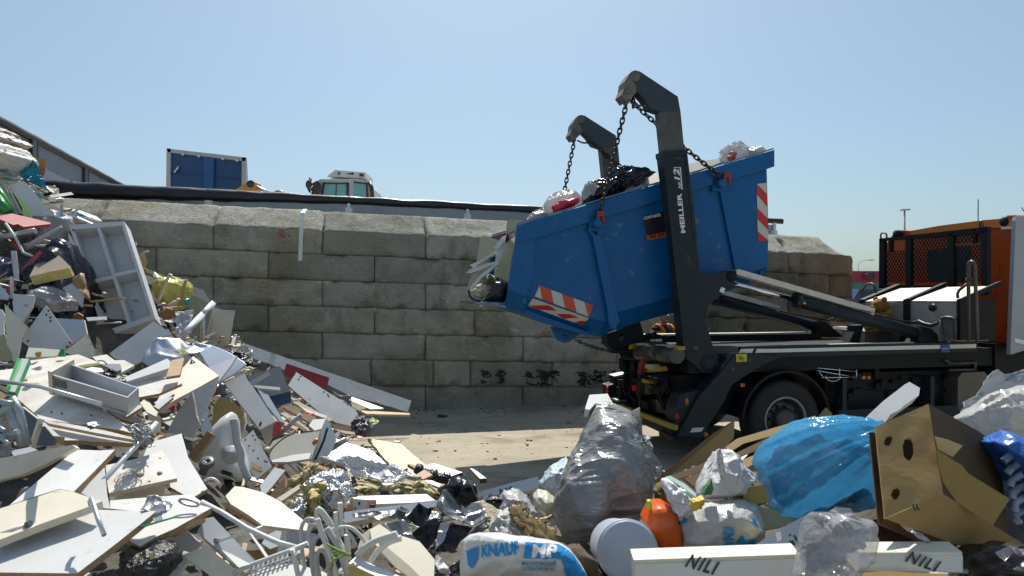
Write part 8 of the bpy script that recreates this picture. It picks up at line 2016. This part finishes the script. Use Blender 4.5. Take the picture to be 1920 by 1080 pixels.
panel('box', 'small mustard yellow carton beside the blue bag', 'carton', 'G', [(665, 562), (800, 535), (832, 640), (742, 652), (680, 615)], (62, 10), .12, pmat('mustard_card', (.46, .33, .07), .6, var=.06), CB, d=3.4)
panel('board', 'pale olive board in shade under the blue bag', 'board', 'G', [(755, 660), (880, 690), (990, 742), (900, 790), (770, 812)], (55, 0), .02, OLV, CE, d=3.35)
# cardboard stack
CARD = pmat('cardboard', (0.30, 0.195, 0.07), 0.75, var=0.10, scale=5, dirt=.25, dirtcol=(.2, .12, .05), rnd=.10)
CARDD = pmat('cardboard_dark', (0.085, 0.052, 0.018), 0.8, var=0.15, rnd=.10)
CARDE = pmat('cardboard_edge', (0.50, 0.36, 0.17), 0.8, var=0.2, scale=50)
for i, (lb, pts, tn, d, m) in enumerate((
        ('tallest folded carton flap standing up beside the truck wheel', [(250, 472), (560, 210), (626, 154), (620, 255), (565, 320), (430, 402)], (64, -35), 4.1, CARD),
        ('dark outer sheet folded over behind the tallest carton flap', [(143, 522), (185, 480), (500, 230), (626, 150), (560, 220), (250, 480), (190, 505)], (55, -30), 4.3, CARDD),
        ('olive brown carton corner at the near end of the cardboard stack', [(143, 522), (220, 500), (262, 505), (215, 560), (165, 560)], (55, -20), 4.05, CARD),
        ('long top sheet of the flattened cardboard stack', [(560, 320), (640, 262), (800, 215), (1106, 125), (1120, 150), (900, 230), (680, 290), (600, 340)], (30, 0), 4.35, CARD),
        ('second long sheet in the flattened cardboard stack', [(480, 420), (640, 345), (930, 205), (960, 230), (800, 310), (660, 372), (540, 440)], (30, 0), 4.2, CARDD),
        ('third sheet of the cardboard stack tucked behind the blue bag', [(560, 440), (680, 385), (790, 340), (800, 380), (690, 440), (600, 470)], (30, 0), 4.05, CARD),
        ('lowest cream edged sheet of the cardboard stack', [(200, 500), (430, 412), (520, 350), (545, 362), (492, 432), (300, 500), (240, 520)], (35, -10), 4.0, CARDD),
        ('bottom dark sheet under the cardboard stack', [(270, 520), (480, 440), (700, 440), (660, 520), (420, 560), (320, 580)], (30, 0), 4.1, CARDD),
        ('small upright carton flap standing above the blue bag', [(1128, 125), (1170, 75), (1207, 110), (1215, 140), (1170, 130)], (65, -20), 4.0, CARD))):
    panel('cardboard_sheet', lb, 'cardboard', 'G', pts, tn, .006, m, CARDE, d=d, group='flattened cardboard by the truck wheel')
# blue sack
BSK = add_crease(pmat('blue_sack_film', (0.09, 0.42, 0.66), 0.18, var=0.3, scale=5, trans=.45, tcol=(.14, .58, .92), alpha=.66, spec=.9, dirt=.5, dirtcol=(.015, .10, .22), dscale=5, dthr=.50), 7, .22, .015)
bs = puff('rubbish_sack', 'big translucent blue rubbish sack tied at its neck', 'sack', 'Q', [(558, 180), (590, 110), (680, 40), (760, 0), (860, -22), (980, -18), (1100, -10), (1250, 10), (1350, 60), (1400, 125), (1415, 240), (1435, 380), (1440, 520), (1400, 620), (1250, 560), (1100, 590), (960, 630), (820, 678), (720, 640), (650, 540), (600, 380)], .42, BSK, d=3.5, wr=.014, wf=5, seed=71, nu=130, nr=40, tuck=q('Q', [(1400, 130)])[0], radial=.05, tilt=60, flat=.7, lumps=.18)
sheet('sack_neck', None, None, 'Q', [(1375, 60), (1400, 20), (1425, 80), (1440, 200), (1420, 260), (1395, 180)], (75, -20), BSK, d=3.25, amp=.03, f=10, parent=bs)
puff('sack_contents', None, None, 'Q', [(600, 250), (700, 150), (900, 100), (1150, 110), (1330, 200), (1380, 400), (1360, 520), (1150, 540), (950, 590), (820, 620), (700, 540), (630, 400)], .26, pmat('mixed_contents', (.12, .13, .14), .7, var=.95, scale=6, dirt=.9, dirtcol=(.30, .16, .08), dscale=6, dthr=.5), d=3.6, parent=bs, wr=.08, wf=5, seed=90, tilt=64, lumpy=True)
# styrofoam strip, carton, films
panel('styrofoam', 'white styrofoam edge strip slanting up beyond the banana carton', 'styrofoam', 'H', [(335, 275), (420, 195), (530, 110), (555, 97), (608, 128), (602, 165), (530, 215), (430, 305), (380, 322)], (42, 15), .07, WM, CR, d=3.6)
def carton():
    pA, pB, pC, pD = [P(*q('H', [p])[0], d) for p, d in (((380, 325), 2.78), ((650, 208), 2.86), ((725, 665), 2.62), ((430, 790), 2.55))]
    e1, e2, e3, e4 = [P(*q('H', [p])[0], d) for p, d in (((910, 350), 3.10), ((1012, 432), 3.16), ((1150, 930), 2.88), ((850, 942), 2.74))]
    root = thing('carton', 'open brown fruit carton on its side with three hand holes', 'carton', pD)
    BOX = add_crease(pmat('fruit_carton', (.36, .245, .11), .95, spec=.04, var=.08, scale=4, dirt=.3, dirtcol=(.22, .14, .045), scratch=.15, scratchcol=(.5, .38, .2), sscale=5), 3.0, .06, .015)
    BOXI = pmat('fruit_carton_inside_shade', (.075, .042, .014), .8, var=.1)  # carton colour darkened to paint the shade inside the box
    def slab(name, pts, t, m, flip=1):
        n = (pts[1] - pts[0]).cross(pts[2] - pts[0]).normalized()
        if n.dot(cen3(pts) - Vector((0, 0, EYE))) < 0: n = -n
        mb = MB(); mb.prism(pts, n * t); return mesh_obj(mb, name, m, root)
    def cen3(p): return sum(p, Vector((0, 0, 0))) / len(p)
    poly = q('H', [(380, 325), (650, 208), (725, 665), (430, 790)])
    B2 = lambda u, v: pA * (1 - u) * (1 - v) + pB * u * (1 - v) + pC * u * v + pD * (1 - u) * v
    n = (pB - pA).cross(pD - pA).normalized()
    if n.dot(cen3([pA, pB, pC]) - Vector((0, 0, EYE))) > 0: n = -n
    holes = [(.20, .22, .075, .055), (.53, .40, .10, .125), (.22, .80, .075, .055)]
    G_ = 64
    inside = lambda u, v: any(((u - a) / c) ** 2 + ((v - b) / e) ** 2 < 1 for a, b, c, e in holes)
    mb = MB(); vs = [B2(i / G_, j / G_) + n * .004 * noise.noise(Vector((i * .03, j * .05, 3))) for j in range(G_ + 1) for i in range(G_ + 1)]
    fs = [(j * (G_ + 1) + i, j * (G_ + 1) + i + 1, (j + 1) * (G_ + 1) + i + 1, (j + 1) * (G_ + 1) + i) for j in range(G_) for i in range(G_) if not inside((i + .5) / G_, (j + .5) / G_)]
    mb.add(vs, fs); f_ = mesh_obj(mb, 'front_panel', BOX, root); sm = f_.modifiers.new('thick', 'SOLIDIFY'); sm.thickness = .006; sm.offset = -1
    slab('top_panel', [pB, e1, e2, e3 + (pC - e3) * .25, pC], .006, BOXI)
    slab('base_panel', [pD, pC, e3, e4], .006, BOX)
    bk = (pB - pA).cross(pC - pA).normalized(); bk = bk if bk.y > 0 else -bk
    slab('far_panel', [pA + bk * .05, e1 + bk * .1, e2 + bk * .05, e4 + bk * .1, pD + bk * .05], .006, BOXI)
    fl = [P(*q('H', [p])[0], 2.66) for p in ((690, 440), (820, 520), (850, 560), (1062, 690), (975, 825), (735, 668))]
    slab('inner_flap', fl, .006, pmat('flap_card', (.27, .185, .065), .75, var=.1))
    fl = [P(*q('H', [p])[0], 2.70) for p in ((684, 375), (755, 392), (825, 420), (772, 478), (700, 440))]
    slab('inner_flap', fl, .006, pmat('flap_card_pale', (.40, .30, .15), .75, var=.1))
    mb = MB()
    for x in (572, 590):
        a, b, c = [P(*q('H', [(x + dx, y)])[0], 2.545) for dx, y in ((0, 712), (3, 735), (14, 748))]
        mb.tube([a, b, c], .0035, 5)
    mesh_obj(mb, 'carton_marking', PRT, root)
carton()
sheet('plastic_sheet', 'torn white plastic sheet standing beyond the fruit carton', 'film', 'd', [(385, 500), (430, 400), (500, 375), (560, 390), (610, 290), (640, 190), (700, 110), (740, 90), (820, 130), (910, 125), (1000, 90), (1150, 40), (1150, 330), (900, 420), (600, 520), (450, 560)], (68, 10), pmat('torn_film', (.50, .53, .57), .3, trans=.25, alpha=.93, var=.08), d=3.6, amp=.08, f=3.5, seed=72, nu=110, nr=20)
puff('plastic_bag', 'big milky clear plastic bag beyond the fruit carton', 'bag', 'd', [(435, 575), (600, 440), (800, 330), (930, 285), (1000, 315), (1160, 320), (1160, 760), (1000, 760), (780, 740), (650, 770), (600, 720)], .22, pmat('milky_film', (.55, .55, .53), .25, trans=.3, alpha=.92, var=.08), d=3.3, wr=.05, wf=5, seed=73, tilt=65)
puff('wrapped_roll', 'blue roll with painted white reflections, wrapped in film, beside the fruit carton', 'roll', 'H', [(972, 400), (1040, 362), (1110, 365), (1160, 400), (1160, 800), (1120, 790), (1090, 640), (1050, 500)], .16, pmat('blue_roll', (.03, .12, .40), .25, var=.3), d=2.95, wr=.04, wf=6, seed=74)
for i in range(6):
    y = 470 + 62 * i
    rod('reflection_band', ('topmost painted white reflection on the blue roll', 'second painted white reflection from the top of the blue roll', 'third painted white reflection on the blue roll', 'fourth painted white reflection on the blue roll', 'fifth painted white reflection on the blue roll', 'lowest painted white reflection on the blue roll')[i], 'painted reflection', 'H', [(1030 + 16 * i, y + 30), (1080, y - 10), (1160, y - 45)], .016, pmat('reflection_white', (.22, .28, .40), .2, var=.7, scale=20), d=2.90, group='painted reflections round the blue roll', smooth=2)  # pale bands stand for reflections on the film wrap
# printed insulation boards
INSW = pmat('insulation_face_white', (0.58, 0.61, 0.62), 0.28, metal=0.15, var=0.06, scale=3, dirt=.12); INSY = pmat('insulation_top', (0.70, 0.68, 0.56), 0.7, var=.05, scale=20)
def beam(name, label, top, bot, d, th):
    """long printed board on edge: its sunlit narrow top and its printed face, traced top edge and foot"""
    a, b = [P(*p, d) for p in top]; c, e = [P(*p, d - .01) for p in bot]
    root = thing(name, label, 'insulation', c)
    back = Vector((0, th, .01))
    mb = MB(); mb.hexa([a, b, e, c, a + back, b + back, e + back, c + back]); o = mesh_obj(mb, 'core', INSY, root)
    f = Vector((0, -.004, 0)); dn = Vector((0, 0, -.012))
    mb = MB(); mb.hexa([a + f + dn, b + f + dn, e + f, c + f, a + f * .1 + dn, b + f * .1 + dn, e + f * .1, c + f * .1]); fc = mesh_obj(mb, 'printed_face', INSW, root)
    return root, (a, b, e, c)
def face_text(root, quad, body, u0, v0, u1, v1, hgt, skew_=0.0, bold=.04):
    a, b, e, c = quad
    B = lambda u, v: a * (1 - u) * (1 - v) + b * u * (1 - v) + e * u * v + c * (1 - u) * v
    A, Bp = B(u0, v0), B(u1, v1); xd = (Bp - A).normalized(); yd = Vector((-xd.z, 0, xd.x))
    mb = text_mb(body, A + Vector((0, -.0075, 0)), xd, yd, hgt, (Bp - A).length, .025, skew_, spacing=1.25); mesh_obj(mb, 'printing', PRT, root)
rt, qd = beam('insulation_board', 'long white insulation board with yellow cut edge printed NILI', [(1190, 1051), (1499, 1040)], [(1192, 1125), (1502, 1115)], 2.5, .075)
face_text(rt, qd, 'NILI', .30, .17, .49, .43, .050, .35)
mb = MB()
a, b, e, c = qd
mb.hexa([a + Vector((-.004, -.005, .004)), b + Vector((0, -.005, .004)), b + Vector((0, .076, .014)), a + Vector((-.004, .076, .014))] + [x + Vector((0, 0, -.008)) for x in (a + Vector((-.004, -.005, .004)), b + Vector((0, -.005, .004)), b + Vector((0, .076, .014)), a + Vector((-.004, .076, .014)))])
mesh_obj(mb, 'top_edge', INSY, rt)
rt2, qd2 = beam('insulation_board', 'shorter shaded insulation board printed NILI under the fruit carton', [(1612, 1036), (1804, 1035)], [(1606, 1070), (1804, 1072)], 2.52, .08)
face_text(rt2, qd2, 'NILI', .44, .42, .76, 1.02, .042, .3)
for i, (lb, pts, d) in enumerate((('insulation board slanting up behind the greyish plaster bag', [(742, 900), (860, 820), (1095, 690), (1110, 720), (1010, 830), (900, 900)], 3.05), ('second slanting insulation board with dark print under the first', [(850, 905), (1000, 820), (1040, 800), (1030, 905)], 2.85))):
    ob = panel('insulation_board', lb, 'insulation', 'G', pts, (58, -10), .05, INSB, INSC, d=d)
    mb = MB()
    n = orient(q('G', pts), N(58, -10)); o = P(*cen(q('G', pts)), d)
    for pl in (([(945, 845), (960, 825), (962, 842)], [(1000, 862), (1015, 795), (1030, 790), (1020, 858)]) if i == 0 else ([(950, 870), (975, 868), (990, 895), (965, 897)], [(975, 840), (985, 835), (1005, 870), (995, 880)])):
        mb.add([plane_pts_one(x, y, o, n) + n * .003 for x, y in q('G', pl)], [tuple(range(len(pl)))])
    mesh_obj(mb, 'printing', PRT, ob)
panel('plastic_scrap', 'white torn paper scrap on the slanting insulation board', 'scrap', 'Q', [(672, 765), (708, 755), (718, 815), (685, 832)], (50, 0), .004, WM, CE, d=2.85)
panel('board', 'grey beige board end under the blue sack', 'board', 'Q', [(1060, 610), (1110, 582), (1215, 588), (1242, 640), (1220, 650)], (45, 0), .02, LG, CE, d=3.0)
cb = puff('plastic_bag', 'clear plastic packaging bag standing before the printed insulation board', 'bag', 'Q', [(820, 1100), (845, 900), (870, 770), (900, 690), (950, 618), (1050, 622), (1200, 655), (1330, 690), (1366, 735), (1360, 840), (1340, 920), (1260, 1010), (1200, 1100)], .10, pmat('clear_packaging', (.38, .38, .41), .13, var=.6, scale=7, alpha=.52, spec=.9), d=2.32, wr=.035, wf=5, seed=75, nu=90, nr=22, tilt=70)
puff('paper_insert', 'crumpled white paper inside the clear packaging bag', 'paper', 'Q', [(1060, 690), (1100, 640), (1170, 680), (1260, 700), (1300, 730), (1240, 800), (1160, 840), (1080, 780)], .04, WM, d=2.30, wr=.05, wf=14, seed=76)
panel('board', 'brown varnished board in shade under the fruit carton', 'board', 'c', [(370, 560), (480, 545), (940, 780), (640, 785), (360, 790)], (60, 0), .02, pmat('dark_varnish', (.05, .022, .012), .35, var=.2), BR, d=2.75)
sheet('plastic_film', 'thin crumpled lilac film edge under the fruit carton', 'film', 'c', [(590, 610), (680, 630), (800, 690), (930, 780), (850, 770), (700, 690)], (40, 0), pmat('lilac_film', (.45, .42, .50), .3, var=.4, scale=20), d=2.62, amp=.03, f=12, seed=77)
panel('cardboard_sheet', 'pale cardboard edge along the bottom under the shaded insulation board', 'cardboard', 'c', [(180, 1050), (490, 1035), (1040, 1060), (1200, 1130), (180, 1130)], (35, 0), .02, CARD, CARDE, d=2.42)
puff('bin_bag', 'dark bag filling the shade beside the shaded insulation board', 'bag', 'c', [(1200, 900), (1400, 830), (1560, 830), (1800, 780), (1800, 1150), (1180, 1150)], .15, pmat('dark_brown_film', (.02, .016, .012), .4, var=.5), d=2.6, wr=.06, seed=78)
sheet('plastic_film', 'crumpled pale film scrap at the corner below the fruit carton', 'film', 'c', [(1510, 850), (1620, 815), (1780, 830), (1780, 900), (1640, 880), (1590, 950)], (50, 0), pmat('pale_scrap_film', (.32, .29, .30), .3, var=.4, scale=14), d=2.45, amp=.05, f=8, seed=79)
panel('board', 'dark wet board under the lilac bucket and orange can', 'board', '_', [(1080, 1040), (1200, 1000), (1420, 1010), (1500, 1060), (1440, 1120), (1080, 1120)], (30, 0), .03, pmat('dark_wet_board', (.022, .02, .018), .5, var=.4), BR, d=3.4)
# ============================================================ load of the skip showing over the rim and out of the tail
wbag = puff('rubbish_bag', 'white translucent bag with red contents on top of the skip', 'bag', 'S', [(482, 905), (500, 860), (560, 815), (620, 792), (670, 795), (708, 830), (712, 870), (640, 905), (560, 940), (490, 950)], .30, pmat('white_bag_film', (.58, .58, .59), .25, trans=.35, alpha=.8, var=.1), d=8.9, wr=.055, wf=6, seed=80)
puff('red_contents', None, None, 'S', [(535, 890), (560, 865), (620, 845), (690, 838), (695, 865), (620, 905), (550, 925)], .1, pmat('red_stuff', (.50, .02, .05), .5, var=.2), d=8.62, wr=.04, parent=wbag, seed=81)
puff('rubbish_bag', 'small white bag at the low end of the skip rim', 'bag', 'S', [(385, 985), (400, 950), (440, 908), (490, 900), (515, 930), (505, 955), (440, 985)], .2, pmat('white_bag_film2', (.60, .60, .60), .3, trans=.3, var=.1), d=8.75, wr=.07, wf=7, seed=82)
puff('bin_bag', 'big glossy dark blue black bin bag on the skip load', 'bag', 'S', [(705, 820), (735, 765), (830, 735), (900, 700), (980, 680), (1080, 690), (1110, 708), (1040, 750), (960, 810), (860, 850), (730, 870)], .35, pmat('glossy_black_film', (.012, .018, .035), .16, var=.3), d=9.0, wr=.14, wf=6, seed=83)
sheet('plastic_film', 'clear film fluttering on the glossy black bag of the skip', 'film', 'S', [(705, 820), (735, 765), (790, 745), (830, 760), (780, 830), (720, 850)], (60, 0), pmat('clear_flutter', (.45, .48, .5), .15, alpha=.6), d=8.6, amp=.1, f=5, seed=84)
panel('board', 'cream board lying on the skip load beside the black bag', 'board', 'S', [(1015, 745), (1060, 715), (1165, 688), (1175, 748), (1100, 760)], (40, 0), .02, CR, CE, d=9.1)
panel('board', 'small grey board tilted in front of the cream skip board', 'board', 'S', [(945, 810), (1010, 748), (1090, 765), (1000, 800)], (50, 0), .02, LG, CE, d=8.8)
panel('board', 'cream board along the rim behind the rear chain', 'board', 'S', [(1325, 640), (1430, 618), (1512, 610), (1530, 625), (1340, 700)], (45, 0), .02, CR, CE, d=9.3)
wb2 = puff('rubbish_bag', 'clear white bag with orange contents at the high end of the skip', 'bag', 'S', [(1508, 615), (1530, 565), (1560, 540), (1600, 525), (1635, 510), (1668, 550), (1665, 590), (1600, 620), (1540, 635)], .2, pmat('white_bag_film', (.58, .58, .59)), d=9.4, wr=.08, wf=7, seed=85)
puff('orange_contents', None, None, 'S', [(1545, 605), (1575, 570), (1605, 580), (1600, 610), (1570, 620)], .06, pmat('orange_stuff', (.52, .14, .05), .5), d=9.2, wr=.03, parent=wb2)
puff('rubbish_bag', 'small white bag at the very top corner of the skip', 'bag', 'S', [(1665, 600), (1672, 560), (1700, 542), (1740, 542), (1765, 565), (1755, 585), (1690, 605)], .15, pmat('white_bag_film2', (.6, .6, .6)), d=9.5, wr=.05, wf=8, seed=86)
SAGE = pmat('sage_panel', (.40, .41, .27), .4, var=.05, dirt=.15)
panel('panel_sheet', 'pale green rounded panel sticking out of the skip tail', 'panel', 'L', [(330, 490), (350, 380), (362, 300), (380, 280), (405, 280), (525, 318), (530, 340), (480, 450), (400, 500)], (80, -20), .03, SAGE, pmat('sage_edge', (.30, .34, .24), .4), d=9.4)
panel('panel_sheet', 'beige rounded panel at the top of the skip tail', 'panel', 'L', [(578, 300), (582, 190), (590, 155), (605, 142), (740, 152), (715, 250), (660, 310)], (80, -20), .03, pmat('beige_panel', (.44, .40, .29), .4, dirt=.15), CE, d=9.2)
panel('panel_sheet', 'tall sage green panel wedged against the skip side wall', 'panel', 'L', [(480, 605), (560, 420), (670, 198), (684, 205), (602, 668), (585, 672)], (84, -30), .03, SAGE, CE, d=8.8)
panel('plank', 'dark red board edge behind the pale green panel', 'plank', 'L', [(470, 280), (580, 255), (575, 300), (520, 310)], (70, 0), .02, pmat('maroon', (.14, .05, .06), .5), BR, d=9.6)
panel('board', 'pale grey board standing inside the skip tail', 'board', 'L', [(500, 330), (590, 300), (690, 190), (640, 400), (600, 640), (480, 620)], (84, -25), .02, LG, CE, d=9.15)
for i, (pts, w_, lb) in enumerate((([(545, 285), (560, 340), (510, 400), (480, 380)], 1, 'white plastic trim bent at the top of the skip tail'),
        ([(275, 525), (400, 470), (495, 395), (530, 440), (480, 430), (300, 545)], 1, 'white bent trim across the middle of the skip tail'),
        ([(245, 590), (290, 550), (470, 500), (520, 490), (470, 520), (290, 585)], 1, 'white long trim pointing out of the skip tail'),
        ([(270, 725), (340, 630), (500, 500), (525, 480), (515, 520), (370, 640), (300, 728)], 1, 'white flat strip slanting down the skip tail'))):
    panel('plastic_trim', lb, 'trim', 'L', pts, (70, -10), .03, WM, LG, d=8.9 - .06 * i)
panel('plank', 'pale plank hanging lowest out of the skip tail', 'plank', 'L', [(230, 765), (290, 610), (360, 570), (330, 640), (262, 768)], (75, -20), .03, pmat('pale_plank', (.36, .33, .27), .6), CE, d=9.1)
puff('cloth_scrap', 'greenish crumpled cloth in the skip tail', 'cloth', 'L', [(385, 640), (430, 610), (505, 640), (480, 700), (400, 690)], .1, pmat('green_cloth', (.20, .24, .14), .7, var=.4, scale=12), d=8.85, wr=.08, wf=9, seed=87)
puff('cloth_scrap', 'cream crumpled paper wad in the skip tail', 'paper', 'L', [(290, 745), (350, 700), (420, 690), (465, 720), (430, 770), (360, 800), (310, 790)], .12, pmat('cream_wad', (.50, .45, .32), .7, var=.25, scale=12), d=8.8, wr=.055, wf=9, seed=88)
puff('plastic_tub', 'black plastic tub at the lip of the skip tail', 'tub', 'L', [(390, 830), (440, 760), (490, 665), (545, 668), (602, 688), (590, 760), (565, 822), (470, 830)], .12, pmat('tub_black', (.02, .022, .03), .4), d=8.72, wr=.01, lumps=.05, flat=.3)
rod('plastic_trim', 'thin dark rim of broken trim round the cream wad', 'trim', 'L', [(262, 740), (275, 795), (320, 828), (400, 828)], .014, BLKP, d=8.68, smooth=1)
rod('plastic_trim', 'small white trim end dangling under the skip tail', 'trim', 'L', [(383, 832), (365, 878)], .022, WM, d=8.6)
for nm in ('white_bag_film', 'white_bag_film2', 'glossy_black_film', 'clear_packaging', 'milky_film', 'torn_film', 'carrier_white', 'pale_blue_film', 'grey_white_film', 'dull_film', 'milk_film', 'clear_film', 'grey_film', 'black_film', 'yellow_film', 'white_sacking', 'slate_film', 'teal_film', 'bag_neck_white'):
    if nm in MATS: add_crease(MATS[nm], 7, .22, .015)
for nm in ('plaster_bag_white', 'plaster_bag_grey', 'black_membrane', 'grey_membrane', 'blue_roll'):
    add_crease(MATS[nm], 4, .2, .015)
for nm in ('silver_foil_facing', 'white_foil_facing', 'silver_foil'):
    add_crease(MATS[nm], 14, .5, .015)
